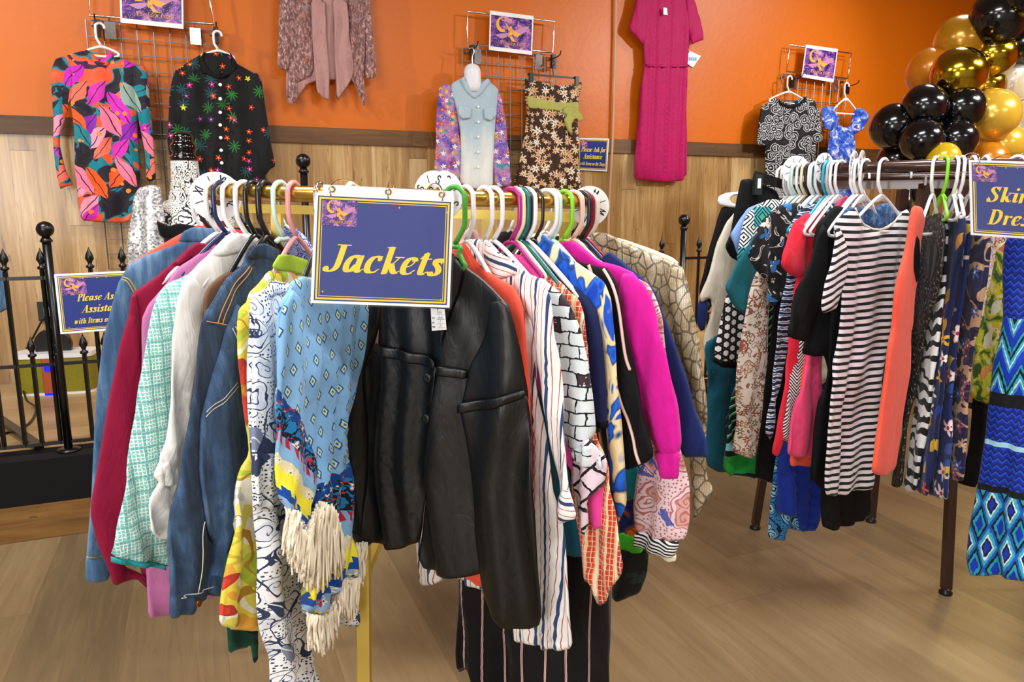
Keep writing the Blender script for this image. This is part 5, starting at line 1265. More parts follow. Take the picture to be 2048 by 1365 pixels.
G('blouse', 'pink and white paisley blouse with a striped rib cuff', p_, [(1172, 506), (1200, 520), (1230, 540), (1262, 552), (1296, 566), (1312, 600), (1325, 640), (1335, 720), (1345, 820), (1365, 914), (1379, 973), (1381, 1038), (1373, 1070), (1364, 1084), (1310, 1078), (1272, 1064), (1266, 1018), (1272, 960), (1280, 930), (1270, 820), (1250, 660), (1185, 590)], 'pink_paisley', 'blouse', GR1, amp=.006, T=.022, rim=.05, parts=[
    ('cuff', [(1273, 1062), (1318, 1076), (1360, 1083), (1349, 1116), (1306, 1104), (1269, 1095)], 'ribbed_cuff', .010, dict(T=.022, rim=.02, res=.010, plabel='black and white ribbed cuff')),
    ('lining', [(1300, 1098), (1350, 1110), (1349, 1127), (1335, 1126)], 'cream_cotton', -.006, dict(T=.010, res=.01))])
hg1(1140, p_, 'blush', 'blush pink hanger holding the pink paisley blouse')
p_ = PP(1155, 1.70, 1310, 1.63)
G('skirt', 'blue and amber skirt with a green band under the turquoise blouse', p_, [(1180, 700), (1280, 700), (1290, 900), (1285, 1000), (1286, 1102), (1262, 1103), (1241, 1097), (1237, 1060), (1220, 900)], 'blue_amber', 'skirt', GR1, amp=.004, parts=[
    ('hem_band', [(1237, 1064), (1284, 1070), (1288, 1103), (1262, 1104), (1240, 1098)], 'green_jersey', .010, dict(T=.012, rim=.015, res=.01, plabel='bright green hem band'))])
hg1(1150, p_, 'black', 'black hanger holding the blue and amber skirt', w=.07, drop=.06)
p_ = PP(1160, 1.73, 1310, 1.66)
G('dress', 'black dress with small gold flowers, its hem lowest right on the gold rack', p_, [(1190, 800), (1280, 800), (1292, 1000), (1297, 1108), (1294, 1150), (1278, 1190), (1255, 1196), (1235, 1202), (1222, 1197), (1226, 1140), (1222, 1000)], 'dark_bloom', 'dress', GR1, amp=.005)
hg1(1155, p_, 'crimson', 'crimson hanger holding the black dress with gold flowers', w=.07, drop=.06)
p_ = PP(1165, 1.70, 1320, 1.575)
G('jacket', 'royal navy jacket between the magenta and the snakeskin jackets', p_, [(1195, 530), (1206, 513), (1222, 504), (1248, 526), (1287, 557), (1313, 586), (1326, 626), (1351, 694), (1377, 758), (1403, 860), (1414, 880), (1419, 914), (1395, 917), (1370, 914), (1340, 860), (1310, 700), (1260, 580)], 'royal_navy', group=GR1, amp=.004, T=.022, rim=.04, parts=[
    ('collar', [(1206, 514), (1222, 503), (1250, 527), (1280, 556), (1270, 566), (1235, 545)], 'royal_navy', .014, dict(T=.010)),
    ('scarf', [(1292, 566), (1308, 580), (1322, 640), (1326, 660), (1310, 640), (1298, 600)], 'blue_lilac', .022, dict(T=.006, rim=.01, res=.009, plabel='blue and lilac paisley edge'))])
hg1(1165, p_, 'navy', 'dark navy hanger holding the royal navy jacket')
p_ = PP(1185, 1.76, 1370, 1.64)
G('jacket', 'metallic snakeskin print jacket at the right end of the gold rack', p_, [(1170, 490), (1184, 466), (1209, 465), (1248, 484), (1300, 506), (1351, 526), (1367, 537), (1378, 575), (1384, 613), (1400, 694), (1412, 770), (1416, 823), (1413, 886), (1416, 954), (1426, 986), (1404, 1018), (1389, 1042), (1386, 973), (1380, 919), (1350, 800), (1300, 640)], 'snakeskin', group=GR1, amp=.006, parts=[
    ('collar', [(1182, 467), (1209, 464), (1250, 485), (1290, 505), (1280, 520), (1230, 500), (1190, 490)], 'snakeskin', .014, dict(T=.010)),
    ('sleeve', [(1340, 525), (1367, 537), (1379, 577), (1386, 620), (1402, 700), (1414, 775), (1420, 840), (1400, 830), (1380, 760), (1355, 660), (1335, 580)], 'snakeskin', .022, dict(T=.026, rim=.04))])
hg1(1185, p_, 'white', 'white hanger at the right end of the gold rail holding the snakeskin jacket', flat=True)

p_ = PP(1185, 1.80, 1370, 1.68)
o = hg1(1175, p_, 'cream', 'cream moulded hanger whose end shows behind the snakeskin shoulder', w=.06, drop=.05)
cloth('moulded_arm', p_, [(1200, 470), (1245, 478), (1300, 497), (1345, 515), (1358, 526), (1351, 534), (1330, 528), (1290, 513), (1250, 496), (1200, 486)], MATS['hanger_cream'], T=.014, rim=.014, amp=0., wr=0., parent=o, res=.012)
# ---- the far side of the rack
def far_garment(rail, deg, name, cat, label, mat, hcol, hlabel, group, hgroup, w=.18, hem=.78, z0=-.085, **k):
    pl = rail.pl(deg); zt = rail.p(deg)[2]
    O = [(-.05, zt + z0), (.05, zt + z0), (.12, zt + z0 - .045), (w, zt + z0 - .10), (w + .03, zt - .25), (w + .035, hem + .25), (w + .02, hem + .08), (w - .02, hem + .06), (w - .03, hem), (-w + .06, hem), (-w + .05, hem + .3), (-w + .02, zt - .25), (-w + .04, zt + z0 - .09), (-.09, zt + z0 - .03)]
    cloth(name, pl, O, MATS[mat], raw=True, label=label, cat=cat, group=group, res=.024, seed=int(deg) % 97, **k)
    hang(hlabel, MATS['hanger_' + hcol], pl, 0, zt, w - .03, group=hgroup, **({'flat': True} if hcol == 'white' else {}))
for d, nm, ct, lb, mt, hc, hl in (
    (-92, 'blouse', 'blouse', 'red blouse hanging inside the left end of the gold rack', 'red_lace', 'white', 'white hanger holding the red blouse'),
    (-108, 'jacket', 'jacket', 'black velvet jacket at the back left of the gold rack', 'black_velvet', 'black', 'black hanger holding the black velvet jacket'),
    (-126, 'shirt', 'shirt', 'blue print shirt at the back left of the gold rack', 'blue_lilac', 'mint', 'mint hanger holding the blue print shirt'),
    (-144, 'jacket', 'jacket', 'navy jacket at the back of the gold rack behind the pink hanger', 'navy_crepe', 'white', 'white hanger holding the navy jacket at the back'),
    (-160, 'blouse', 'blouse', 'cream blouse at the back of the gold rack behind the sign', 'cream_cotton', 'crimson', 'crimson hanger holding the cream blouse'),
    (-178, 'jacket', 'jacket', 'dark plum jacket at the middle back of the gold rack', 'dark_plum', 'white', 'white hanger holding the dark plum jacket'),
    (162, 'blouse', 'blouse', 'dusty pink blouse at the back right of the gold rack', 'dusty_pink', 'white', 'white hanger holding the dusty pink blouse'),
    (145, 'jacket', 'jacket', 'black crepe jacket at the back right of the gold rack', 'black_crepe', 'grey', 'grey hanger holding the black crepe jacket'),
    (128, 'blouse', 'blouse', 'ivory lace blouse at the back right of the gold rack', 'ivory_lace', 'white', 'white hanger holding the ivory lace blouse'),
    (110, 'coat', 'coat', 'black coat behind the snakeskin jacket', 'black_jersey', 'black', 'black hanger holding the black coat behind the snakeskin')):
    far_garment(R1, d, nm, ct, lb, mt, hc, hl, GR1, HG1)

# ---- the sign and the price tag
p_ = PP(627, 1.205, 908, 1.255)
jq = px_quad(p_, [(630.5, 384.8), (907.6, 399), (899, 616), (621, 606)])
js = navy_sign('rack_sign', 'navy and gold Jackets sign in a clear sleeve on the gold rack', jq, [('Jackets', .71, .255, .065, .86, .105)], thick=.003, margin=.026)
hq = px_quad(p_.shift(-.004), [(646, 369), (906, 383), (909, 402), (645, 390)])
m = MB(); hq.slab(m, 0, 0, 1, 1, -.001, .001); fl = m.build('sleeve_flap', MATS['paper_white'], js, False)
for u in (.068, .49, .905):
    m = MB(); m.lathe(hq.p(u, .45, .0), [(.0, 0), (.0, 0)], 8) if False else None
    c = hq.p(u, .42, .002); V = []
    for rr in (.0055, .003): V += [c + p_.u * rr * math.cos(i * .5236) + np.array([0, 0, 1]) * rr * math.sin(i * .5236) for i in range(12)]
    MB().add(V, [(i, (i + 1) % 12, (i + 1) % 12 + 12, i + 12) for i in range(12)]).build('eyelet', MATS['gold_metal'], fl, False)
    a = hq.p(u, .42, 0); dg = math.degrees(math.atan2(a[0] - R1.c[0], R1.c[1] - a[1])); b = R1.p(dg)
    d = b - a; d[2] = 0; L = np.linalg.norm(d); d /= L
    MB().tube([a + (b - a) / 2 + d * (L / 2 + .014) * math.cos(t_) + np.array([0, 0, 1]) * (.022) * math.sin(t_) for t_ in [i * 6.283 / 20 for i in range(20)]], .0012, 6, True).build('binder_ring', MATS['chrome'], js)
t = NT('clear_film', 'obj'); MATS['clear_film'] = t.fin(lin('#ffffff'), .06, 0., .5, t.noise(t.mul(t.co, (22., 5., 5.)), 1., 1.5), .25, .01, alpha=.035, coat=1.)
m = MB(); NX, NY = 16, 12
for j in range(NY + 1):
    for i in range(NX + 1):
        u, v = i / NX, j / NY; e = min(u, 1 - u, v, 1 - v)
        m.v.append(tuple(jq.p(-.012 + u * 1.024, -.02 + v * 1.035, .0025 + .006 * min(1, e * 5) * (.6 + .4 * math.sin(u * 9 + v * 4))))); m.uvs.append((u, v))
m.f = [[j * (NX + 1) + i, j * (NX + 1) + NX + 1 + i, j * (NX + 1) + NX + 2 + i, j * (NX + 1) + i + 1] for j in range(NY) for i in range(NX)]
m.build('clear_sleeve', MATS['clear_film'], js)
p_ = PP(840, 1.325, 900, 1.30)
tq = px_quad(p_, [(861.5, 617), (889, 619), (893, 660), (864, 662)])
pt = thing('price_tag', 'white handwritten price tag hanging below the Jackets sign', 'price tag', tq.p(.5, 1))
m = MB(); tq.slab(m, 0, 0, 1, 1, -.0006, .0004); m.build('card', MATS['paper_white'], pt, False)
m = MB()
for s, u, v, k, w in (('STYLE', .06, .46, .055, .30), ('SIZE', .06, .66, .055, .24), ('PRICE', .06, .86, .055, .30)):
    P, W = sans_text(s, .09); tq.polys(m, P, u, v, k, .0008)
for s, u, v, k in (('Girl', .42, .22, .13), ('lads', .46, .46, .12), ('S', .55, .66, .12), ('Il', .52, .86, .12)):
    P, W = serif_text(s, .05, .4); tq.polys(m, P, u, v, k, .0008)
for v in (.26, .49, .69, .89): tq.rect(m, .40, v, .95, v + .012, .0007)
m.build('writing', MATS['ink_black'], pt, False)
MB().tube(smooth_path([tq.p(.5, .05, .001), p_.w(*p_.un(876, 600), -.004), p_.w(*p_.un(880, 575), -.012)], 4), .0008, 5).build('string', MATS['ink_black'], pt)
# ---------------------------------------------------------------- the brown rack
R2 = Rail(1.40, 2.60, .46, 1.448, 0.)
rk = thing('clothes_rack', 'round dark brown clothes rack at the right carrying skirts and dresses', 'clothes rack', (R2.c[0], R2.c[1], 0))
MB().tube([R2.p(i * 5) for i in range(72)], .0165, 14, closed=True).build('rail', MATS['brown_metal'], rk)
for d in (62, 152):
    MB().bar(R2.p(d, -.01, -.040), R2.p(d + 180, -.01, -.040), .006, .030).build('cross_bar', MATS['brown_metal'], rk, False)
MB().bar((R2.c[0], R2.c[1], 1.41), (R2.c[0], R2.c[1], .62), .034).build('centre_pole', MATS['brown_metal'], rk, False)
lx = at_z(1891, 1188, 0.)
for i, (a, b) in enumerate(((tuple(at(1922, 470, 2.55)[:2]) + (1.40,), (lx[0], lx[1], .02)), (R2.p(72, -.06, -.05), tuple(R2.p(72, 0.)[:2]) + (.02,)), (R2.p(162, -.06, -.05), tuple(R2.p(162, 0.)[:2]) + (.02,)), (R2.p(-108, -.10, -.05), tuple(at_z(1510, 1058, 0.)[:2]) + (.02,)))):
    a, b = np.array(a), np.array(b)
    m_ = a + (b - a) * .70
    lg = MB().bar(a, m_, .034).build('leg', MATS['brown_metal'], rk, False)
    MB().bar(m_, b, .028).build('leg_extension', MATS['brown_metal'], lg, False)
    MB().lathe((b[0], b[1], 0), [(.021, 0), (.022, .008), (.015, .014), (.015, .024)], 14).build('foot', MATS['black_plastic'], lg)
    MB().bar((R2.c[0], R2.c[1], .7), a + (b - a) * .58, .016, .022).build('brace', MATS['brown_metal'], rk, False)
GR2, HG2 = 'clothes on the brown rack', 'hangers on the brown rack'
def on2(pl):
    c = np.array(R2.c); o = pl.o[:2] - c; u = pl.u[:2]; b = o @ u; q = b * b - (o @ o - R2.R ** 2)
    s = -b if q < 0 else min((-b - math.sqrt(q), -b + math.sqrt(q)), key=abs)
    return s
def hg2(pl, color, words, w=.11, a0=None, **k):
    return hang(words, MATS['hanger_' + color], pl, on2(pl) if a0 is None else a0, R2.z, w, group=HG2, R=.0225, **k)
def g2(name, label, pts, body, mat, cat='dress', **k):
    p = PP(*pts); k.setdefault('res', .02); G(name, label, p, body, mat, cat, GR2, **k); return p

p = g2('coat', 'black coat leftmost on the brown rack', (1570, 2.74, 1425, 2.70), [(1570, 392), (1520, 398), (1445, 413), (1437, 430), (1418, 500), (1405, 550), (1398, 578), (1400, 604), (1415, 600), (1440, 640), (1480, 700), (1510, 600), (1530, 500), (1572, 440)], 'black_jersey', 'coat', amp=.004)
gloss('hanger_flat_white', '#f2f2f6', .3)
a0 = on2(p); hk = hang('white wide-armed hanger sticking out at the left of the brown rack', MATS['hanger_white'], p, a0, R2.z, .15, group=HG2, hook=MATS['hanger_white'])
pd = [(1481, 383), (1450, 386), (1436, 393), (1433, 402), (1437, 410), (1452, 414), (1480, 418), (1480, 412), (1462, 406), (1458, 398), (1466, 391), (1481, 389)]
cloth('padded_end', p, pd, MATS['hanger_white'], T=.010, rim=.012, amp=0., wr=0., off=.012, parent=hk, res=.012)
p = g2('dress', 'cream colour-block dress with petrol blue skirt at the left of the brown rack', (1575, 2.69, 1415, 2.63), [(1500, 412), (1470, 424), (1452, 445), (1432, 490), (1415, 554), (1399, 594), (1403, 606), (1420, 596), (1424, 620), (1410, 665), (1406, 690), (1414, 740), (1416, 779), (1413, 850), (1414, 930), (1432, 941), (1452, 945), (1475, 930), (1490, 700), (1510, 500)], 'bone_wool', amp=.004, parts=[
    ('skirt', [(1407, 686), (1430, 670), (1480, 650), (1482, 800), (1476, 932), (1452, 946), (1430, 942), (1413, 931), (1412, 850), (1415, 779)], 'petrol_crepe', .010, dict(T=.014, amp=.006, plabel='petrol blue skirt')),
    ('side_panel', [(1397, 603), (1418, 600), (1412, 660), (1404, 664), (1396, 650)], 'royal_navy', -.010, dict(T=.010, rim=.015))])
hg2(p, 'white', 'white hanger holding the cream colour-block dress')
p = g2('trousers', 'black trousers clipped at the waist on a trouser hanger', (1585, 2.65, 1470, 2.58), [(1560, 385), (1510, 362), (1500, 357), (1482, 360), (1478, 380), (1470, 420), (1462, 466), (1449, 494), (1462, 515), (1480, 525), (1500, 700), (1540, 700), (1570, 500)], 'black_crepe', 'trousers', amp=.003)
a0 = on2(p)
tr = thing('trouser_hanger', 'black clip hanger gripping the black trousers', 'hanger', p.w(a0, 1.36), HG2)
x0, z0 = p.un(1504, 351); x1, z1 = p.un(1600, 382)
MB().bar(p.w(x0, z0, .012), p.w(x1, z1, .012), .010, .030).build('clamp_bar', MATS['hanger_black'], tr, False)
cx, cz = p.un(1508, 370)
MB().obox(p.w(cx, cz, .020), p.u * .014, p.n * .008, (0, 0, .034)).build('size_clip', gloss('clip_dark', '#2a3230', .2), tr, False)
MB().obox(p.w(cx, cz + .004, .029), p.u * .006, p.n * .0014, (0, 0, .016)).build('size_sticker', MATS['paper_white'], tr, False)
MB().tube([p.w(a0 - .02 * math.cos(t_), R2.z + .022 * math.sin(t_)) for t_ in [i * .35 for i in range(9)]] + [p.w(a0 + .02, R2.z - .03), p.w(a0, R2.z - .055), p.w(a0, z1)], .004, 8).build('hook', MATS['hanger_white'], tr)
p = g2('shirt', 'light blue shirt sleeve between black trousers and the geometric dress', (1590, 2.615, 1475, 2.53), [(1570, 415), (1533, 403), (1515, 408), (1496, 417), (1480, 437), (1470, 452), (1460, 470), (1466, 488), (1473, 508), (1490, 520), (1530, 560), (1560, 500)], 'sky_cotton', 'shirt', amp=.004)
hg2(p, 'white', 'white hanger holding the light blue shirt')
p = g2('skirt', 'black skirt with white cane lattice print', (1595, 2.59, 1440, 2.51), [(1500, 560), (1470, 560), (1449, 600), (1438, 658), (1427, 721), (1448, 728), (1470, 733), (1500, 720), (1540, 600)], 'cane_lattice', 'skirt', amp=.004, parts=[
    ('hem_band', [(1428, 714), (1448, 720), (1500, 722), (1500, 738), (1470, 737), (1445, 736), (1426, 724)], 'black_crepe', .008, dict(T=.010, rim=.012))])
hg2(p, 'grey', 'grey hanger holding the lattice skirt')
p = g2('dress', 'white teal and black geometric print dress', (1600, 2.575, 1480, 2.49), [(1590, 400), (1572, 402), (1540, 398), (1515, 410), (1496, 426), (1487, 450), (1480, 480), (1472, 518), (1490, 530), (1520, 560), (1580, 500)], 'teal_geometric', amp=.004)
hg2(p, 'white', 'white hanger holding the geometric print dress', flat=True)
p = g2('skirt', 'green and black striped skirt with a bright green hem band', (1605, 2.545, 1455, 2.475), [(1560, 560), (1500, 640), (1480, 740), (1465, 792), (1458, 850), (1449, 900), (1446, 940), (1460, 953), (1485, 952), (1510, 957), (1530, 962), (1546, 967), (1552, 930), (1560, 760)], 'green_banded', 'skirt', amp=.008, wl=.05)
hg2(p, 'mint', 'mint hanger holding the green striped skirt')
p = g2('blouse', 'dark teal blouse with wide short sleeve', (1607, 2.515, 1460, 2.425), [(1550, 440), (1520, 462), (1503, 476), (1480, 515), (1451, 569), (1450, 580), (1457, 594), (1475, 618), (1490, 633), (1510, 620), (1540, 560)], 'teal_crepe', 'blouse', amp=.006)
hg2(p, 'white', 'white hanger holding the dark teal blouse')
p = g2('dress', 'rust brown paisley dress with long sleeve', (1612, 2.49, 1485, 2.39), [(1560, 480), (1520, 530), (1508, 552), (1498, 590), (1486, 660), (1474, 734), (1472, 788), (1474, 850), (1467, 906), (1490, 914), (1510, 920), (1528, 868), (1534, 760), (1537, 645), (1545, 560)], 'rust_paisley', amp=.006, parts=[
    ('sleeve', [(1515, 560), (1532, 572), (1535, 640), (1530, 700), (1520, 760), (1505, 815), (1488, 828), (1475, 800), (1473, 760), (1480, 700), (1490, 620), (1500, 575)], 'rust_paisley', .012, dict(T=.018, rim=.04, amp=.005))])
hg2(p, 'cream', 'cream hanger holding the rust paisley dress')
p = g2('skirt', 'plain black skirt behind the blue and white striped dress', (1622, 2.47, 1520, 2.40), [(1570, 560), (1548, 600), (1543, 680), (1535, 740), (1526, 830), (1514, 913), (1512, 955), (1548, 966), (1570, 900), (1580, 640)], 'black_crepe', 'skirt', amp=.005)
hg2(p, 'black', 'black hanger holding the plain black skirt')
p = g2('blouse', 'dark abstract print blouse with blue beads', (1625, 2.445, 1515, 2.345), [(1600, 405), (1565, 408), (1545, 420), (1525, 440), (1512, 466), (1503, 490), (1499, 508), (1505, 530), (1515, 548), (1530, 560), (1540, 570), (1536, 600), (1546, 615), (1560, 590), (1590, 540), (1615, 450)], 'dark_abstract', 'blouse', amp=.006, wr=.6)
hg2(p, 'white', 'white hanger holding the dark abstract blouse', flat=True)
p = g2('dress', 'blue and white dash striped dress', (1632, 2.425, 1545, 2.335), [(1650, 402), (1622, 404), (1598, 422), (1580, 450), (1575, 560), (1565, 597), (1556, 650), (1550, 716), (1538, 800), (1530, 866), (1541, 882), (1556, 790), (1568, 720), (1590, 600), (1640, 500)], 'blue_dash_stripe', amp=.005)
hg2(p, 'white', 'white hanger holding the blue dash striped dress')
p = g2('dress', 'cobalt blue dress hanging low in the left part of the brown rack', (1650, 2.44, 1545, 2.36), [(1600, 720), (1575, 800), (1563, 900), (1555, 960), (1552, 1026), (1575, 1032), (1595, 1033), (1600, 1062), (1613, 1069), (1636, 1050), (1642, 960), (1650, 780)], 'cobalt_crepe', amp=.010, wl=.06)
hg2(p, 'turquoise', 'turquoise hanger holding the cobalt blue dress')
p = g2('dress', 'dress with blue medallion print showing only its hem near the floor', (1655, 2.47, 1540, 2.40), [(1600, 760), (1560, 860), (1546, 945), (1540, 1000), (1533, 1074), (1550, 1081), (1568, 1080), (1580, 1060), (1600, 1062), (1640, 1020), (1650, 800)], 'blue_medallion', amp=.007)
hg2(p, 'white', 'white hanger holding the blue medallion dress')
p = g2('dress', 'bright red dress with lace top and short sleeve', (1648, 2.40, 1565, 2.30), [(1650, 420), (1622, 426), (1607, 428), (1590, 445), (1580, 470), (1565, 505), (1560, 530), (1575, 548), (1593, 555), (1588, 575), (1584, 640), (1575, 720), (1560, 820), (1542, 906), (1550, 913), (1562, 912), (1580, 850), (1600, 700), (1612, 560), (1640, 500)], 'red_lace', amp=.006, parts=[
    ('sleeve', [(1600, 440), (1612, 470), (1612, 520), (1605, 545), (1592, 556), (1572, 548), (1560, 532), (1562, 510), (1577, 476), (1588, 448)], 'red_lace', .014, dict(T=.018, rim=.04, amp=.006, wr=.8))])
hg2(p, 'turquoise', 'turquoise hanger holding the bright red dress')
p = g2('blouse', 'grey and white chevron striped blouse peeking beside the pink dress', (1655, 2.385, 1575, 2.30), [(1620, 560), (1600, 680), (1585, 740), (1574, 800), (1566, 840), (1563, 878), (1574, 886), (1592, 840), (1606, 760), (1630, 660)], 'grey_chevron', 'blouse', amp=.005)
hg2(p, 'grey', 'grey hanger holding the chevron striped blouse')
p = g2('dress', 'coral red hem below the bright pink dress', (1664, 2.375, 1580, 2.295), [(1630, 600), (1610, 700), (1595, 820), (1576, 916), (1576, 931), (1600, 933), (1623, 934), (1636, 800), (1646, 700)], 'coral_crepe', amp=.006)
hg2(p, 'white', 'white hanger holding the coral red dress')
p = g2('dress', 'bright pink dress with a flared skirt', (1668, 2.355, 1585, 2.265), [(1680, 400), (1670, 408), (1655, 430), (1640, 600), (1612, 708), (1600, 770), (1590, 815), (1580, 870), (1571, 908), (1590, 914), (1612, 914), (1633, 918), (1640, 830), (1645, 708), (1665, 560), (1690, 440)], 'pink_crepe', amp=.006, parts=[
    ('strap', [(1668, 410), (1690, 390), (1698, 398), (1694, 412), (1676, 432), (1666, 430)], 'pink_crepe', .010, dict(T=.008, rim=.012, res=.01, plabel='pink shoulder strap'))])
hg2(p, 'white', 'white padded hanger holding the bright pink dress', flat=True)
p = g2('dress', 'black elbow-sleeve dress left of the striped dress', (1700, 2.315, 1588, 2.20), [(1700, 420), (1672, 410), (1655, 425), (1634, 448), (1628, 480), (1625, 560), (1620, 640), (1610, 690), (1604, 708), (1630, 714), (1650, 712), (1660, 800), (1690, 800), (1720, 600)], 'black_jersey', amp=.005, parts=[
    ('sleeve', [(1640, 446), (1650, 470), (1652, 540), (1640, 600), (1622, 650), (1605, 684), (1586, 678), (1567, 671), (1577, 625), (1592, 569), (1606, 540), (1619, 515), (1630, 470)], 'black_jersey', .016, dict(T=.022, rim=.05, amp=.005))])
hg2(p, 'white', 'white flat hanger holding the black elbow-sleeve dress', flat=True)
p = g2('dress', 'long black dress whose hem shows below the striped dress', (1730, 2.33, 1650, 2.25), [(1720, 460), (1680, 470), (1660, 620), (1650, 760), (1636, 812), (1622, 960), (1630, 966), (1646, 985), (1648, 1055), (1660, 1060), (1675, 1060), (1700, 1053), (1726, 1040), (1737, 1020), (1742, 965), (1770, 700), (1770, 480)], 'black_crepe', amp=.007)
hg2(p, 'white', 'white hanger holding the long black dress')
p = g2('dress', 'acid wash denim dress seen inside the striped dress neckline', (1752, 2.335, 1690, 2.26), [(1805, 425), (1790, 418), (1772, 405), (1752, 412), (1748, 428), (1742, 418), (1722, 414), (1705, 412), (1690, 420), (1685, 440), (1690, 600), (1700, 640), (1780, 640), (1800, 560)], 'acid_wash', amp=.004)
hg2(p, 'white', 'white hanger holding the acid wash dress', flat=True)
p = PP(1745, 2.245, 1668, 2.15)
G('dress', 'black and white horizontally striped dress in the middle of the brown rack', p, [(1812, 418), (1800, 426), (1788, 440), (1776, 453), (1758, 459), (1742, 457), (1726, 447), (1716, 432), (1709, 415), (1696, 424), (1682, 436), (1672, 455), (1686, 500), (1688, 545), (1682, 600), (1678, 660), (1672, 700), (1665, 734), (1655, 830), (1648, 913), (1644, 989), (1670, 991), (1695, 990), (1722, 982), (1752, 972), (1756, 868), (1764, 760), (1776, 700), (1787, 640), (1792, 560), (1802, 530), (1812, 490), (1820, 440)], 'black_white_stripe', 'dress', GR2, amp=.007, wl=.10, res=.015, T=.022, rim=.05, parts=[
    ('sleeve', [(1674, 450), (1684, 470), (1690, 510), (1686, 555), (1678, 585), (1671, 618), (1654, 622), (1640, 627), (1637, 612), (1646, 560), (1656, 525), (1664, 490)], 'black_white_stripe_sleeve', .016, dict(T=.020, rim=.04, amp=.004)),
    ('neck_trim', [(1709, 414), (1716, 431), (1726, 447), (1742, 456), (1758, 458), (1776, 452), (1788, 439), (1800, 425), (1802, 429), (1790, 444), (1777, 457), (1758, 463), (1741, 461), (1724, 451), (1713, 435), (1706, 418)], 'bone_wool', .008, dict(T=.005, rim=.006, res=.008, amp=.002))])
hg2(p, 'white', 'white hanger holding the striped dress, its arms bare above the neckline', w=.13, drop=.085, flat=True)
p = PP(1842, 2.14, 1790, 1.995)
G('dress', 'coral orange sleeveless dress seen edge-on beside the striped dress', p, [(1842, 414), (1828, 411), (1822, 434), (1812, 500), (1798, 548), (1791, 590), (1786, 660), (1779, 690), (1771, 760), (1760, 846), (1751, 900), (1744, 946), (1757, 951), (1769, 952), (1787, 940), (1796, 880), (1804, 823), (1819, 740), (1818, 665), (1822, 650), (1826, 590), (1832, 560), (1836, 520), (1838, 482), (1848, 440)], 'coral_crepe', 'dress', GR2, amp=.0015, wl=.09, wr=.1, T=.022, rim=.03, parts=[
    ('armhole', [(1826, 470), (1830, 480), (1831, 520), (1829, 556), (1824, 566), (1820, 540), (1821, 500)], 'black_crepe', .022, dict(T=.004, rim=.008, res=.008))])
hang('white hanger holding the coral orange dress', MATS['hanger_white'], p, on2(p), R2.z, .08, group=HG2, R=.0225, drop=.09)
# right of the centre the clothes turn away
def turned(name, label, xa, Ya, xb, Yb, body, mat, hc, hl, cat='dress', hw=.05, **k):
    p = PP(xa, Ya, xb, Yb); k.setdefault('res', .018); k.setdefault('amp', .003)
    G(name, label, p, body, mat, cat, GR2, **k)
    hang(hl, MATS['hanger_' + hc], p, on2(p), R2.z, hw, group=HG2, R=.0225, drop=.05, flat=hc in ('lime', 'white'))
turned('dress', 'black glitter sleeveless dress right of the coral dress', 1858, 2.25, 1895, 2.10, [(1885, 425), (1862, 430), (1846, 434), (1842, 500), (1838, 560), (1834, 595), (1828, 640), (1820, 690), (1808, 850), (1795, 920), (1781, 970), (1790, 976), (1801, 974), (1808, 920), (1816, 850), (1840, 720), (1856, 640), (1872, 600), (1885, 540), (1890, 460)], 'black_glitter', 'lime', 'lime green hanger holding the black glitter dress', parts=[
    ('armhole', [(1866, 490), (1878, 485), (1884, 505), (1878, 540), (1868, 570), (1861, 560), (1862, 520)], 'black_velvet', .014, dict(T=.004, rim=.01, res=.01))])
turned('dress', 'black and white zebra print dress', 1876, 2.25, 1913, 2.10, [(1890, 430), (1876, 440), (1872, 560), (1866, 620), (1845, 690), (1836, 779), (1824, 880), (1808, 980), (1818, 984), (1830, 984), (1846, 900), (1862, 800), (1878, 680), (1890, 560), (1896, 470)], 'zebra', 'white', 'white hanger holding the zebra print dress')
turned('dress', 'navy dress with yellow leaves and red flowers', 1886, 2.25, 1930, 2.08, [(1928, 425), (1900, 422), (1895, 470), (1888, 560), (1880, 630), (1872, 670), (1860, 760), (1850, 830), (1842, 900), (1834, 980), (1844, 990), (1856, 993), (1872, 900), (1890, 760), (1900, 640), (1912, 560), (1930, 480)], 'navy_gold_floral', 'white', 'white hanger holding the navy dress with yellow leaves')
turned('dress', 'navy dress with pale pink orchids and a pink edged hem', 1900, 2.27, 1945, 2.10, [(1945, 440), (1922, 440), (1912, 520), (1900, 620), (1888, 720), (1872, 820), (1862, 910), (1853, 988), (1872, 994), (1893, 1001), (1898, 920), (1904, 800), (1918, 660), (1935, 540)], 'navy_orchid', 'white', 'white hanger holding the navy orchid dress')
turned('dress', 'bronze and navy tapestry print dress beside the Skirts sign', 1915, 2.27, 1985, 2.06, [(1975, 455), (1955, 432), (1936, 440), (1930, 520), (1926, 600), (1912, 734), (1904, 850), (1893, 955), (1905, 961), (1924, 963), (1934, 840), (1946, 700), (1964, 620), (1976, 560), (1982, 490)], 'bronze_tapestry', 'white', 'white hanger holding the bronze tapestry dress', parts=[
    ('sleeve', [(1950, 450), (1970, 450), (1978, 480), (1970, 540), (1966, 600), (1950, 620), (1942, 560), (1940, 490)], 'bronze_tapestry', .014, dict(T=.016, rim=.03))])
turned('trousers', 'plain black trousers behind the chartreuse floral blouse', 1962, 2.56, 2025, 2.45, [(2000, 640), (1965, 700), (1945, 780), (1936, 900), (1912, 966), (1930, 972), (1954, 976), (1970, 880), (1980, 800), (2010, 720)], 'black_crepe', 'black', 'black hanger holding the plain black trousers', 'trousers')
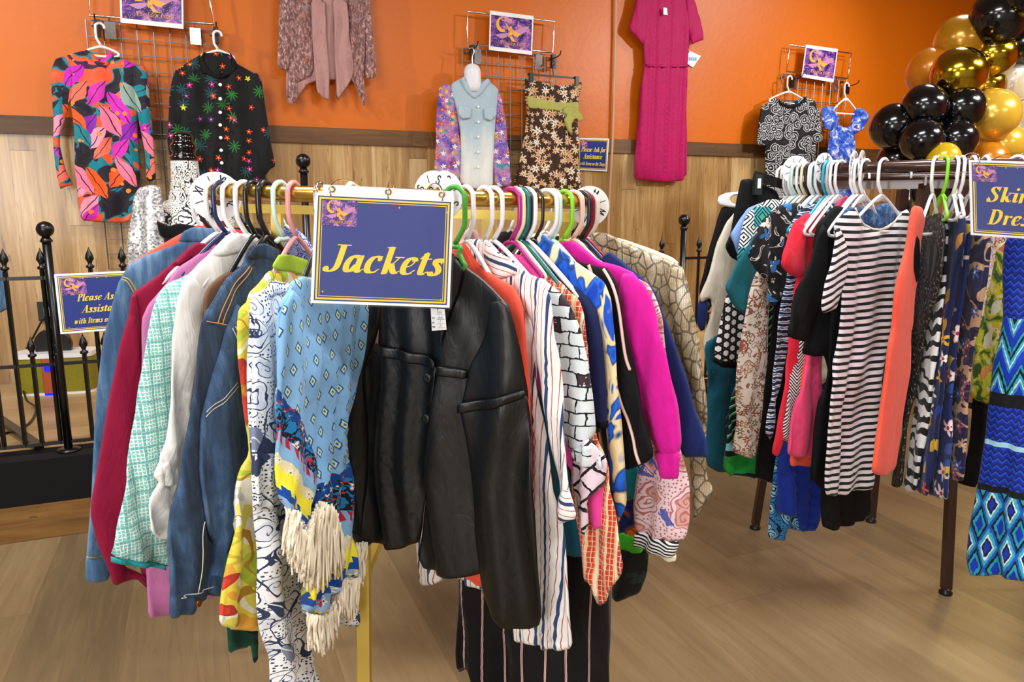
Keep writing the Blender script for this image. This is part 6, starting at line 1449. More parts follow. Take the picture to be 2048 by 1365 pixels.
turned('blouse', 'chartreuse and olive floral blouse', 1965, 2.50, 2022, 2.37, [(2020, 480), (1995, 490), (1985, 540), (1972, 600), (1955, 680), (1938, 735), (1934, 788), (1952, 800), (1974, 811), (1990, 750), (2003, 680), (2015, 600)], 'chartreuse_floral', 'white', 'white hanger holding the chartreuse floral blouse', 'blouse')
p = PP(1985, 2.17, 2130, 2.04)
G('dress', 'blue and turquoise zigzag maxi dress at the right edge', p, [(2150, 470), (2110, 462), (2050, 462), (2018, 472), (2006, 490), (2005, 560), (2005, 640), (1995, 690), (1983, 734), (1975, 820), (1965, 913), (1953, 985), (1940, 1050), (1929, 1118), (1936, 1136), (1945, 1150), (1990, 1152), (2048, 1161), (2130, 1170), (2180, 1165), (2200, 1000), (2180, 700)], 'blue_ikat', 'dress', GR2, amp=.010, wl=.09, res=.016)
hang('white hanger holding the zigzag maxi dress', MATS['hanger_white'], p, on2(p), R2.z, .14, group=HG2, R=.0225, drop=.09)

for d, wd, lab in ((-84, 'L', 'white L size disc leftmost on the brown rail'), (-66, 'XL', 'white XL size disc second from the left on the brown rail'), (-53, 'XXS', 'white XXS size disc on the brown rail'), (-50, 'XS', 'white XS size disc just right of the XXS disc')):
    size_disc(lab, R2, d, wd, R=.047, group='size discs on the brown rack', yaw={-84: 0, -66: 8, -53: 14, -50: 14}[d], dz=.012)
for d, nm, ct, lb, mt, hc, hl in (
    (-130, 'blouse', 'blouse', 'plum blouse at the back left of the brown rack', 'dark_plum', 'white', 'white hanger holding the plum blouse'),
    (-155, 'dress', 'dress', 'cream dress at the back of the brown rack', 'cream_cotton', 'white', 'white hanger holding the cream dress at the back'),
    (178, 'dress', 'dress', 'dusty pink dress at the back of the brown rack', 'dusty_pink', 'white', 'white hanger holding the dusty pink dress'),
    (158, 'skirt', 'skirt', 'black skirt at the back of the brown rack', 'black_crepe', 'grey', 'grey hanger holding the black skirt at the back'),
    (138, 'dress', 'dress', 'navy dress at the back right of the brown rack', 'navy_crepe', 'cream', 'cream hanger holding the navy dress at the back'),
    (118, 'dress', 'dress', 'rust dress at the back right of the brown rack', 'rust_paisley', 'white', 'white hanger holding the rust dress at the back')):
    far_garment(R2, d, nm, ct, lb, mt, hc, hl, GR2, HG2, hem=.62)

p_ = PP(1939, 1.99, 2048, 1.965)
sq_ = px_quad(p_, [(1936, 318), (2142, 326), (2146, 486), (1972, 474)])
sq_ = px_quad(p_, [(1938, 320), (2170, 327), (2170, 486), (1942, 470)])
ss = navy_sign('rack_sign', 'navy and gold Skirts and Dresses sign on the brown rack, cut by the right edge', sq_, [('Skirts', .54, .20, .14, .50, .10), ('Dresses', .84, .20, .14, .62, .10)], stars=((.32, .09), (.42, .09), (.55, .09), (.93, .9)), logo=(.03, .07, .24, .28), thick=.003, margin=.03)
m = MB()
for j in range(9):
    for i in range(13):
        u, v = i / 12, j / 8; m.v.append(tuple(sq_.p(-.012 + u * 1.024, -.02 + v * 1.035, .0025 + .004 * (.6 + .4 * math.sin(u * 8 + v * 5))))); m.uvs.append((u, v))
m.f = [[j * 13 + i, j * 13 + 13 + i, j * 13 + 14 + i, j * 13 + i + 1] for j in range(8) for i in range(12)]
m.build('clear_sleeve', MATS['clear_film'], ss)
for u in (.08, .5, .92):
    a = sq_.p(u, .0, 0); dg = math.degrees(math.atan2(a[0] - R2.c[0], R2.c[1] - a[1])); b = R2.p(dg); d = b - a; L = np.linalg.norm(d[:2]); d = np.array([d[0], d[1], 0]) / L
    MB().tube([a + (b - a) / 2 + d * (L / 2 + .016) * math.cos(t_) + np.array([0, 0, 1]) * .025 * math.sin(t_) for t_ in [i * 6.283 / 20 for i in range(20)]], .0012, 6, True).build('binder_ring', MATS['chrome'], ss)
# ---------------------------------------------------------------- clothes and panels on the wall
W = lambda d: WALL.shift(d)
def gridwall(label, x0, x1, y0, y1, sx, sy, xs=None):
    pl = W(.035); a0, zt = pl.un(x0, y0); a1, _ = pl.un(x1, y0); zb = pl.un(x0, y1)[1]
    r = thing('grid_panel', label, 'grid panel', pl.w((a0 + a1) / 2, zb), 'wire grid panels on the wall')
    ca = (pl.un(x0 + sx, y0)[0] - a0); n = max(1, round((a1 - a0) / ca)); ca = (a1 - a0) / n
    cz = abs(pl.un(x0, y0 + sy)[1] - zt); m_ = max(1, round((zt - zb) / cz)); cz = (zt - zb) / m_
    mb = MB()
    for i in range(n + 1): mb.bar(pl.w(a0 + i * ca, zb, .003), pl.w(a0 + i * ca, zt, .003), .005)
    for j in range(m_ + 1): mb.bar(pl.w(a0, zt - j * cz, -.002), pl.w(a1, zt - j * cz, -.002), .005)
    mb.build('wire_grid', MATS['wire_grey'], r, False)
    for a in (a0 + .03, a1 - .03):
        MB().bar(pl.w(a, zt - .02), pl.w(a, zt - .02, -.033), .014).build('wall_bracket', MATS['wire_grey'], r, False)
    return r
def clip_hook(root, pl, x, y):
    a, z = pl.un(x, y)
    h = MB().obox(pl.w(a, z, .02), pl.u * .014, pl.n * .015, (0, 0, .045)).build('grid_hook', MATS['black_plastic'], root, False)
    MB().tube(smooth_path([pl.w(a, z + .02, .03), pl.w(a, z + .02, .09), pl.w(a + .0, z + .03, .13), pl.w(a, z + .05, .14)], 4), .004, 6).build('prong', MATS['black_metal'], h)
def frame_sign(label, flabel, fr, clamps, sq, d=.07):
    pl = W(d)
    f = thing('sign_frame', flabel, 'sign frame', pl.w(*pl.un((fr[2][0] + fr[3][0]) / 2, fr[2][1])), 'chrome sign frames')
    P = [pl.w(*pl.un(*q)) for q in fr]
    MB().tube([P[0], P[0] + (P[1] - P[0]) * .5, P[1], P[1] + (P[2] - P[1]) * .5, P[2], P[2] + (P[3] - P[2]) * .5, P[3], P[3] + (P[0] - P[3]) * .5], .006, 8, True).build('frame', MATS['chrome'], f)
    for x, y, w_, h_ in clamps:
        a, z = pl.un(x, y); m_ = MB().obox(pl.w(a, z, -.012), pl.u * w_, pl.n * .004, (0, 0, h_)).build('clamp_plate', MATS['chrome'], f, False)
        MB().bar(pl.w(a, z + h_, -.012), pl.w(a, z + h_ + .03, -.006), .008).build('clamp_stem', MATS['chrome'], m_, False)
    q = px_quad(W(d + .014), sq)
    s = thing('shop_sign', label, 'sign', q.p(.5, 1), 'purple moon signs in chrome frames')
    m_ = MB(); q.slab(m_, 0, 0, 1, 1, -.003, 0); m_.build('paper', MATS['paper_white'], s, False)
    emblem(q, .03, .10, .97, .90, s, .001)
gridwall('wire grid panel at the left behind the tropical dress and the black shirt', 171, 432, 39, 540, 34, 32)
gl = bpy.data.objects['grid_panel']
for x, y in ((196, 58), (432, 72)): clip_hook(gl, W(.04), x, y)
frame_sign('purple moon sign in the chrome frame at the upper left', 'chrome sign frame above the left grid panel', [(178, -60), (412, -42), (428, 48), (179, 31)], ((220, 60, .028, .045), (391, 72, .028, .045)), [(238, -48), (366, -38), (367, 58), (241, 45)])
gridwall('wire grid panel in the middle behind the denim shirt and brown floral dress', 924, 1112, 96, 400, 24, 27)
gm = bpy.data.objects['grid_panel.001']
for x, y in ((942, 106), (1104, 124)): clip_hook(gm, W(.04), x, y)
frame_sign('purple moon sign in the chrome frame above the pale denim shirt', 'chrome sign frame above the middle grid panel', [(935, 23), (1109, 43), (1105, 105), (934, 88)], ((957, 112, .024, .048), (1079, 124, .024, .048)), [(980, 21), (1067, 32), (1064, 110), (978, 100)])
gridwall('wire grid panel at the right behind the rose print top', 1563, 1694, 148, 400, 16, 26)
g3 = bpy.data.objects['grid_panel.002']
for x, y in ((1580, 165), (1690, 178)): clip_hook(g3, W(.04), x, y)
frame_sign('purple moon sign in the chrome frame above the rose print top', 'chrome sign frame above the right grid panel', [(1579, 90), (1703, 107), (1695, 157), (1573, 143)], ((1590, 166, .024, .048), (1673, 172, .024, .048)), [(1612, 89), (1676, 98), (1667, 165), (1603, 154)])
for o in list(bpy.data.objects):
    if o.get('group') in ('wire grid panels on the wall', 'chrome sign frames', 'purple moon signs in chrome frames'): pass

GW, HW = 'clothes displayed on the wall', 'hangers on the wall panels'
def wall_hanger(label, pl, hx, hy, nx, ny, w=.19, drop=.10, col='hanger_white', r=.007, flat=True):
    a, zn = pl.un(nx, ny); zt = pl.un(hx, hy)[1]
    neck = max(.05, zt - zn - .022)
    return hang(label, MATS[col], pl, a, zn + neck, w, drop, -1, neck, r, .022, HW, flat, bar=True)
def gw(name, label, d, body, mat, cat, **k):
    k.setdefault('res', .022); G(name, label, W(d), body, mat, cat, GW, **k)
p = W(.13)
gw('dress', 'orange and magenta tropical leaf dress on the left grid panel', .13, [(250, 119), (219, 104), (200, 120), (173, 100), (140, 108), (113, 116), (106, 130), (128, 160), (141, 209), (149, 260), (150, 342), (156, 410), (163, 441), (200, 445), (255, 445), (277, 420), (281, 359), (278, 300), (274, 250), (280, 180), (284, 135)], 'tropical_leaves', 'dress', T=.05, rim=.12, amp=.012, wl=.12, parts=[
    ('sleeve', [(113, 116), (140, 112), (150, 150), (142, 200), (130, 240), (121, 270), (121, 295), (132, 342), (147, 370), (133, 374), (120, 379), (112, 335), (107, 290), (108, 240), (104, 190), (103, 140)], 'tropical_leaves', .02, dict(T=.045, rim=.09, amp=.010)),
    ('sleeve', [(270, 128), (288, 133), (297, 148), (300, 205), (304, 240), (308, 290), (313, 358), (302, 364), (293, 362), (291, 308), (283, 270), (276, 235), (268, 190), (264, 150)], 'tropical_leaves', .02, dict(T=.045, rim=.09, amp=.010)),
    ('collar', [(173, 99), (190, 112), (205, 128), (219, 103), (230, 110), (212, 140), (186, 128), (166, 106)], 'tropical_leaves', .03, dict(T=.02, rim=.03, amp=.004))])
wall_hanger('white hanger holding the tropical leaf dress', p, 197, 46, 203, 92, .075, .03)
gw('shirt', 'black shirt with neon flowers and white buttons on the left grid panel', .13, [(458, 104), (410, 104), (388, 116), (366, 130), (352, 142), (345, 200), (356, 280), (350, 340), (345, 400), (535, 400), (530, 340), (520, 260), (520, 190), (514, 150), (490, 136), (472, 126)], 'neon_floral', 'shirt', T=.05, rim=.12, amp=.012, wl=.13, parts=[
    ('sleeve', [(352, 138), (366, 150), (368, 200), (362, 250), (356, 300), (346, 330), (336, 300), (334, 280), (337, 239), (339, 190), (344, 160)], 'neon_floral', .02, dict(T=.04, rim=.08, amp=.010)),
    ('sleeve', [(500, 148), (514, 146), (524, 166), (530, 210), (537, 255), (543, 290), (551, 332), (540, 340), (528, 356), (518, 340), (508, 290), (500, 230), (494, 180)], 'neon_floral', .02, dict(T=.04, rim=.08, amp=.010)),
    ('collar', [(410, 103), (396, 122), (404, 148), (424, 156), (432, 160), (446, 158), (470, 148), (474, 128), (458, 103), (464, 128), (450, 144), (436, 150), (420, 140), (408, 122)], 'black_crepe', .04, dict(T=.016, rim=.02, amp=.003)),
    buttons([(440, 172), (440, 200), (440, 227), (440, 252), (441, 277), (442, 302), (443, 327)], 'white_plastic', .10, .010)])
wall_hanger('white hanger holding the black neon flower shirt', p, 432, 62, 437, 100, .075, .03)
# velvet cardigan, its top beyond the frame
gw('cardigan', 'crushed velvet cardigan with pink chiffon fronts high on the wall', .08, [(645, -110), (600, -105), (575, -80), (566, 0), (572, 130), (572, 200), (584, 212), (597, 192), (615, 168), (640, 160), (680, 160), (705, 160), (719, 194), (729, 215), (728, 157), (735, 120), (738, 0), (728, -80), (705, -105), (665, -110)], 'taupe_chiffon', 'cardigan', T=.02, rim=.05, amp=.006, parts=[
    ('front', [(575, -80), (640, -100), (622, 0), (624, 80), (626, 150), (612, 158), (594, 166), (597, 192), (584, 213), (573, 204), (576, 137), (572, 60), (568, 0)], 'crushed_velvet', .03, dict(T=.02, rim=.04, amp=.008)),
    ('front', [(668, -100), (728, -80), (736, 0), (732, 60), (726, 157), (730, 215), (719, 194), (706, 158), (700, 86), (693, 0)], 'crushed_velvet', .03, dict(T=.02, rim=.04, amp=.008)),
    ('embroidery', [(596, -20), (618, -20), (621, 80), (622, 140), (604, 140), (600, 60)], 'velvet_flowers', .045, dict(T=.006, rim=.02, amp=.008)),
    ('embroidery', [(697, -10), (712, -10), (718, 60), (716, 110), (704, 90)], 'velvet_flowers', .045, dict(T=.006, rim=.02, amp=.008)),
    ('chiffon', [(620, 0), (648, 0), (651, 68), (658, 154), (656, 204), (644, 196), (632, 185), (627, 137), (622, 60)], 'taupe_chiffon', .05, dict(T=.008, rim=.02, amp=.010, wl=.06)),
    ('chiffon', [(664, 0), (692, 0), (698, 68), (707, 151), (690, 178), (671, 206), (668, 103), (666, 40)], 'taupe_chiffon', .05, dict(T=.008, rim=.02, amp=.010, wl=.06)),
    ('sleeve', [(558, -70), (578, -70), (576, 0), (580, 70), (578, 120), (577, 137), (572, 143), (553, 138), (556, 60), (557, 0)], 'crushed_velvet', .05, dict(T=.03, rim=.05, amp=.006)),
    ('sleeve', [(725, -70), (734, -70), (739, 0), (744, 68), (752, 152), (745, 158), (728, 158), (730, 90), (728, 0)], 'crushed_velvet', .05, dict(T=.03, rim=.05, amp=.006))])
# denim front shirt on a white torso
gw('shirt', 'pale denim shirt with meadow print sleeves on the middle grid panel', .16, [(974, 158), (946, 170), (924, 155), (904, 166), (901, 178), (911, 219), (920, 260), (921, 308), (919, 363), (938, 378), (986, 378), (988, 308), (992, 239), (997, 192), (997, 178)], 'chambray_pale', 'shirt', T=.06, rim=.14, amp=.006, parts=[
    ('sleeve', [(887, 169), (900, 168), (906, 190), (912, 222), (921, 300), (919, 364), (894, 362), (866, 358), (870, 300), (872, 250), (874, 210), (876, 178)], 'meadow_print', .01, dict(T=.04, rim=.08, amp=.010)),
    ('sleeve', [(992, 186), (999, 185), (1006, 210), (1012, 250), (1017, 310), (1021, 371), (1005, 375), (989, 375), (986, 325), (990, 260)], 'meadow_print', .01, dict(T=.04, rim=.08, amp=.010)),
    ('collar', [(924, 154), (932, 166), (946, 180), (958, 170), (973, 157), (978, 165), (962, 188), (946, 200), (928, 184), (918, 160)], 'chambray_pale', .05, dict(T=.018, rim=.02)),
    ('pocket', [(913, 210), (939, 216), (938, 238), (922, 240), (912, 228)], 'chambray_pale', .07, dict(T=.012, rim=.01)),
    ('pocket', [(964, 218), (990, 216), (989, 234), (977, 244), (965, 238)], 'chambray_pale', .07, dict(T=.012, rim=.01)),
    buttons([(953, 215), (953, 245), (953, 275), (953, 305), (953, 335)], 'white_plastic', .075, .008)])
pw = W(.16); na, nz = pw.un(945, 152)
th = thing('torso_hanger', 'white torso form hanger with a rounded neck inside the pale denim shirt', 'hanger', pw.w(na, nz - .25), HW)
wy = math.atan2(WU[1], WU[0])
MB().lathe(pw.w(na, nz - .10), [(.05, .0), (.055, .03), (.058, .06), (.056, .10), (.056, .125), (.050, .15), (.036, .168), (.012, .176)], 24, sx=1., sy=.8, yaw=wy).build('neck_form', gloss('torso_white', '#e6e8f0', .4), th)
MB().tube(smooth_path([pw.w(na, nz + .06), pw.w(na, nz + .12), pw.w(na + .012, nz + .15), pw.w(na, nz + .175), pw.w(na - .02, nz + .165)], 4), .0045, 8).build('hook', MATS['chrome'], th)
gw('dress', 'strapless brown floral dress with a sage green sash on the middle grid panel', .12, [(1165, 164), (1147, 166), (1120, 172), (1102, 168), (1064, 160), (1049, 156), (1050, 192), (1054, 222), (1048, 274), (1037, 325), (1027, 385), (1060, 392), (1100, 396), (1140, 396), (1166, 392), (1158, 308), (1155, 233), (1157, 198)], 'brown_floral', 'dress', T=.045, rim=.10, amp=.010, wl=.10, parts=[
    ('sash', [(1051, 191), (1080, 198), (1116, 205), (1157, 204), (1155, 227), (1126, 224), (1080, 220), (1055, 217)], 'sage_chiffon', .03, dict(T=.020, rim=.03, amp=.008, plabel='sage green sash')),
    ('bow', [(1126, 215), (1142, 214), (1158, 228), (1163, 240), (1154, 245), (1146, 238), (1140, 250), (1142, 274), (1130, 262), (1122, 240), (1130, 232), (1118, 226)], 'sage_chiffon', .06, dict(T=.024, rim=.03, amp=.010, wr=.8, plabel='sage green bow'))])
pb = W(.12); x0, z0 = pb.un(1052, 150); x1, z1 = pb.un(1152, 158)
ch = thing('clip_hanger', 'black clip hanger gripping the strapless brown floral dress', 'hanger', pb.w((x0 + x1) / 2, z0 - .05), HW)
MB().bar(pb.w(x0, z0, .03), pb.w(x1, z1, .03), .012).build('bar', MATS['black_plastic'], ch, False)
for x, y in ((1057, 157), (1148, 164)):
    a, z = pb.un(x, y); MB().obox(pb.w(a, z, .042), pb.u * .014, pb.n * .010, (0, 0, .030)).build('clip', MATS['black_plastic'], ch, False)
a, z = pb.un(1103, 154)
MB().tube(smooth_path([pb.w(a, z, .03), pb.w(a, z + .06, .02), pb.w(a + .012, z + .085, .02), pb.w(a, z + .105, .02), pb.w(a - .018, z + .09, .02)], 4), .004, 8).build('hook', MATS['black_metal'], ch)
gw('dress', 'fuchsia short-sleeved pleated dress alone on the wall', .07, [(1372, -30), (1350, -34), (1332, -6), (1312, -10), (1302, -36), (1282, -30), (1280, 20), (1286, 89), (1288, 130), (1281, 171), (1278, 239), (1272, 310), (1268, 357), (1304, 363), (1335, 364), (1371, 361), (1373, 274), (1375, 171), (1374, 130), (1380, 86), (1384, 40)], 'fuchsia_polyester', 'dress', T=.035, rim=.07, amp=.012, wl=.06, wr=.06, wob=.12, parts=[
    ('sleeve', [(1282, -30), (1292, -10), (1294, 40), (1291, 74), (1285, 92), (1270, 74), (1255, 58), (1266, 22), (1272, -8)], 'fuchsia_polyester', .02, dict(T=.03, rim=.06, amp=.006)),
    ('sleeve', [(1372, -30), (1388, 2), (1399, 40), (1407, 80), (1394, 84), (1381, 90), (1376, 60), (1368, 0)], 'fuchsia_polyester', .02, dict(T=.03, rim=.06, amp=.006)),
    ('waist_seam', [(1288, 128), (1330, 131), (1374, 129), (1374, 135), (1330, 137), (1288, 134)], 'fuchsia_polyester', .035, dict(T=.012, rim=.01, wr=.8))])
tq = px_quad(W(.115), [(1327, 15), (1334, 16), (1335, 30), (1327, 29)])
m = MB(); tq.slab(m, 0, 0, 1, 1, -.001, .001); tag(m.build('price_tag', MATS['paper_white'], None, False), 'small white price tag at the neck of the fuchsia dress', 'price tag')
dq = px_quad(W(.012), [(1380, 102), (1402, 112), (1386, 135), (1366, 122)])
dm = thing('wall_sticker', 'white diamond sticker with blue lettering on the wall beside the fuchsia dress', 'sticker', dq.p(1, 1))
m = MB(); dq.slab(m, 0, 0, 1, 1, -.010, 0); m.build('card', MATS['paper_white'], dm, False)
m = MB(); cen = dq.p(.5, .5, .001)
ex = WALL.u; ez = np.array([0, 0, 1.])
for i in range(5): 
    c = cen + ex * (-.036 + i * .018); m.add([c - ex * .006 - ez * .014, c + ex * .006 - ez * .014, c + ex * .007 + ez * .012, c - ex * .005 + ez * .012], [(0, 1, 2, 3)])
m.build('lettering', MATS['ink_blue'], dm, False)
gw('top', 'black top with grey rose outlines on the right grid panel', .13, [(1610, 192), (1594, 201), (1578, 206), (1564, 203), (1551, 195), (1537, 203), (1520, 217), (1524, 260), (1532, 293), (1531, 345), (1528, 420), (1620, 420), (1628, 330), (1632, 280), (1638, 225), (1630, 203)], 'rose_outline', 'top', T=.05, rim=.12, amp=.010, parts=[
    ('sleeve', [(1520, 215), (1532, 208), (1542, 230), (1546, 262), (1545, 293), (1526, 292), (1510, 290), (1514, 250)], 'rose_outline', .02, dict(T=.04, rim=.08, amp=.006)),
    ('sleeve', [(1628, 204), (1637, 222), (1640, 250), (1644, 281), (1636, 286), (1626, 290), (1622, 250)], 'rose_outline', .02, dict(T=.04, rim=.08, amp=.006)),
    ('neck_band', [(1551, 195), (1560, 206), (1578, 212), (1595, 206), (1609, 192), (1606, 204), (1592, 214), (1576, 218), (1558, 212)], 'black_crepe', .05, dict(T=.012, rim=.012, res=.014))])
wall_hanger('white hanger holding the rose print top', W(.13), 1578, 152, 1578, 182, .18, .07)
gw('top', 'blue watercolour ruffle-sleeve top on the right grid panel', .13, [(1703, 250), (1690, 256), (1674, 247), (1668, 232), (1660, 240), (1657, 278), (1654, 316), (1650, 420), (1716, 420), (1713, 316), (1708, 272), (1712, 236)], 'blue_watercolour', 'top', T=.04, rim=.09, amp=.010, parts=[
    ('ruffle_sleeve', [(1640, 217), (1652, 212), (1663, 214), (1674, 240), (1672, 256), (1660, 262), (1646, 258), (1640, 240)], 'blue_watercolour', .02, dict(T=.04, rim=.06, amp=.014, wr=1.)),
    ('ruffle_sleeve', [(1709, 218), (1722, 215), (1730, 222), (1736, 232), (1730, 252), (1718, 264), (1706, 268), (1702, 245)], 'blue_watercolour', .02, dict(T=.04, rim=.06, amp=.014, wr=1.))])
wall_hanger('white hanger holding the blue watercolour top', W(.13), 1692, 166, 1692, 196, .13, .10)
wq = px_quad(W(.02), [(1156, 276), (1218, 277.5), (1214, 343), (1155, 340)])
navy_sign('wall_sign', 'small navy and gold notice on the wall beside the brown floral dress', wq, [('Please Ask for', .42, .15, .10, .80, .10), ('Assistance', .64, .16, .18, .62, .10), ('with Items on the Stage', .84, .11, .08, .84, .10)], stars=((.08, .9),), logo=(.08, .07, .30, .28))

# ---------------------------------------------------------------- dress form
mc = at(376, 420, 3.36); bx, by = mc[0], mc[1]
zz = lambda y: at(376, y, 3.36)[2]
df = thing('dress_form', 'dress form covered in black and white damask with a black neck cap', 'mannequin', (bx, by, STZ))
neck, cap0 = zz(400), zz(322)
def ringloft(sec, n=28, yaw=.39):
    mb = MB(); vs, fs_ = [], []
    for rx, ry, z, dx in sec:
        for k in range(n):
            a = 2 * math.pi * k / n; x, y = 1.07 * rx * math.cos(a) + dx, 1.07 * ry * math.sin(a)
            vs.append((bx + x * math.cos(yaw) - y * math.sin(yaw), by + x * math.sin(yaw) + y * math.cos(yaw), z)); 
    uv = [(.16 * 2 * math.pi * (k / n), s[2]) for s in sec for k in range(n)]
    for i in range(len(sec) - 1):
        for k in range(n): fs_.append((i * n + k, i * n + (k + 1) % n, (i + 1) * n + (k + 1) % n, (i + 1) * n + k))
    fs_ += [tuple(reversed(range(n))), tuple(range((len(sec) - 1) * n, len(sec) * n))]
    return mb.add(vs, fs_, uv)
S_ = [(.14, .10, neck - .72, 0), (.175, .125, neck - .62, 0), (.165, .12, neck - .55, 0), (.125, .095, neck - .42, 0), (.14, .105, neck - .32, 0), (.165, .125, neck - .22, 0), (.175, .11, neck - .15, 0), (.185, .085, neck - .09, 0), (.165, .07, neck - .055, 0), (.11, .062, neck - .02, 0), (.072, .058, neck + .0, 0), (.060, .055, neck + .05, 0), (.055, .052, neck + .10, 0), (.052, .050, cap0, 0)]
ringloft(S_).build('torso', MATS['damask'], df, uv=True)
MB().lathe((bx, by, cap0), [(.056, 0), (.060, .012), (.052, .022), (.046, .034), (.054, .046), (.056, .060), (.050, .072), (.040, .082), (.044, .094), (.042, .108), (.030, .118), (.008, .122)], 24).build('neck_cap', gloss('cap_black', '#08080a', .12, coat=.5), df)
MB().tube([(bx, by, neck - .72), (bx, by, STZ + .03)], .016, 12).build('pole', MATS['black_metal'], df)
MB().lathe((bx, by, STZ), [(.14, 0), (.14, .012), (.03, .03), (.02, .05)], 24).build('base', MATS['black_metal'], df)
# silver sequin jacket and velvet bow dress on it
t = NT('silver_sequins', 'obj'); v_ = t.vor(t.mul(t.vm('ADD', t.co, (0, 0, 0)), 1.)) if False else None
n1 = t.t.nodes.new('ShaderNodeTexVoronoi'); n1.voronoi_dimensions = '3D'; t.put(n1.inputs['Vector'], t.co); n1.inputs['Scale'].default_value = 130.
cs = t.sep(n1.outputs['Color'])
MATS['silver_sequins'] = t.fin(t.ramp(cs[0], [(0, '#9a9ca2'), (.3, '#d5d7db'), (.55, '#ffffff'), (.92, '#e0cdb2')]), t.m('ADD', .12, t.m('MULTIPLY', cs[1], .3)), 0., .6, cs[2], .9, .004, metal=.45)
pj = PP(280, 3.20, 420, 3.26)
sj = G('jacket', 'silver sequin jacket draped on the damask dress form', pj, [(322, 376), (300, 370), (276, 376), (268, 395), (262, 430), (256, 470), (254, 520), (258, 560), (330, 560), (330, 500), (326, 440), (318, 400)], 'silver_sequins', 'jacket', None, T=.055, rim=.10, amp=.010, res=.018, parts=[
    ('front', [(318, 372), (300, 370), (290, 400), (296, 520), (330, 520), (334, 440), (326, 395)], 'silver_sequins', .05, dict(T=.02, rim=.03, amp=.006))])
pv = PP(320, 3.22, 460, 3.22)
G('dress', 'dark red dress with a black velvet bow on the damask dress form', pv, [(316, 420), (330, 452), (350, 462), (390, 455), (420, 440), (450, 440), (470, 520), (470, 640), (310, 640), (308, 500)], 'burgundy_wool' if False else solid('wine_brocade', '#5c1030', .7) and 'wine_brocade', 'dress', None, T=.05, rim=.10, amp=.008, res=.02, parts=[
    ('bow', [(322, 440), (334, 446), (348, 452), (365, 446), (400, 452), (420, 470), (400, 500), (372, 486), (352, 478), (338, 478), (324, 470)], 'black_velvet', .06, dict(T=.04, rim=.05, amp=.012, wr=1., plabel='black velvet bow'))])
# blue garment at the far left edge
pz = PP(-40, 3.3, 16, 3.25)
G('shirt', 'blue shirt hem cut by the left edge behind the fence', pz, [(-60, 500), (-10, 500), (4, 540), (16, 618), (0, 626), (-60, 630)], 'denim_faded', 'shirt', None, res=.02)
# ---------------------------------------------------------------- balloon garland and foil curtain
gloss('balloon_black', '#07070b', .16, coat=.4)
def bal(name, c, rough, metal, **k):
    t = NT(name, 'obj'); MATS[name] = t.fin(lin(c), rough, 0., .5, metal=metal, coat=.3, **k)
bal('balloon_chrome_gold', '#b99a22', .14, 1.)
bal('balloon_pearl_gold', '#c08a1a', .24, .35)
bal('balloon_amber', '#c9780f', .30, .2)
bal('balloon_light_gold', '#e2b43c', .22, .35)
bal('balloon_yellow', '#d8b41c', .25, .2)
bal('balloon_white', '#f0efe8', .2, 0.)
bal('balloon_brown', '#1c0f0a', .16, 0.)
t = NT('balloon_clear', 'obj'); MATS['balloon_clear'] = t.fin(lin('#fbfaf4'), .05, 0., .5, alpha=.30, coat=.6)
gloss('confetti_gold', '#e8c23a', .25, metal=.8)
BL = [  # px, py, r px, depth, material, label
 (1997, 36, 44, 4.30, 'black', 'large black balloon at the upper right of the garland'),
 (2046, 84, 40, 4.42, 'black', 'black balloon cut by the right edge below the large black one'),
 (2052, -8, 38, 4.20, 'black', 'black balloon at the top right corner of the frame'),
 (1920, 83, 40, 4.42, 'pearl_gold', 'pearl gold balloon left of the large black one'),
 (1861, 143, 38, 4.45, 'amber', 'amber balloon leftmost of the upper gold balloons'),
 (1916, 150, 44, 4.22, 'chrome_gold', 'large chrome gold balloon at the middle of the garland'),
 (1985, 112, 36, 4.36, 'chrome_gold', 'chrome gold balloon upper right of the large chrome one'),
 (1971, 172, 30, 4.42, 'chrome_gold', 'smaller chrome gold balloon right of the large chrome one'),
 (2024, 172, 38, 4.46, 'clear', 'clear balloon with gold confetti at the right edge'),
 (2010, 136, 26, 4.62, 'white', 'white balloon tucked behind the chrome gold ones'),
 (1848, 215, 38, 4.16, 'black', 'black balloon under the amber one'),
 (1921, 218, 38, 4.18, 'black', 'black balloon under the large chrome gold one'),
 (1786, 254, 39, 4.24, 'black', 'black balloon leftmost in the garland'),
 (1843, 281, 36, 4.06, 'black', 'black balloon low left just above the brown rail'),
 (1912, 280, 34, 4.10, 'black', 'black balloon low right just above the brown rail'),
 (1984, 231, 42, 4.26, 'light_gold', 'large light gold balloon at the right'),
 (1954, 288, 32, 4.40, 'light_gold', 'light gold balloon half behind the low right black one'),
 (2006, 290, 34, 4.34, 'light_gold', 'light gold balloon above the Skirts sign'),
 (1887, 318, 27, 3.98, 'yellow', 'small yellow balloon behind the brown rail'),
 (1978, 322, 30, 4.18, 'amber', 'amber balloon just above the Skirts sign'),
 (1796, 324, 36, 4.32, 'brown', 'dark brown balloon low at the left behind the brown rail'),
 (2046, 232, 28, 4.60, 'clear', 'clear balloon at the right edge beside the light gold one'),
 (1845, 372, 34, 4.12, 'black', 'black balloon behind the brown rail below the garland'),
 (1925, 375, 32, 4.20, 'black', 'black balloon behind the hangers of the brown rack')]
rndb = random.Random(4)
strip = []
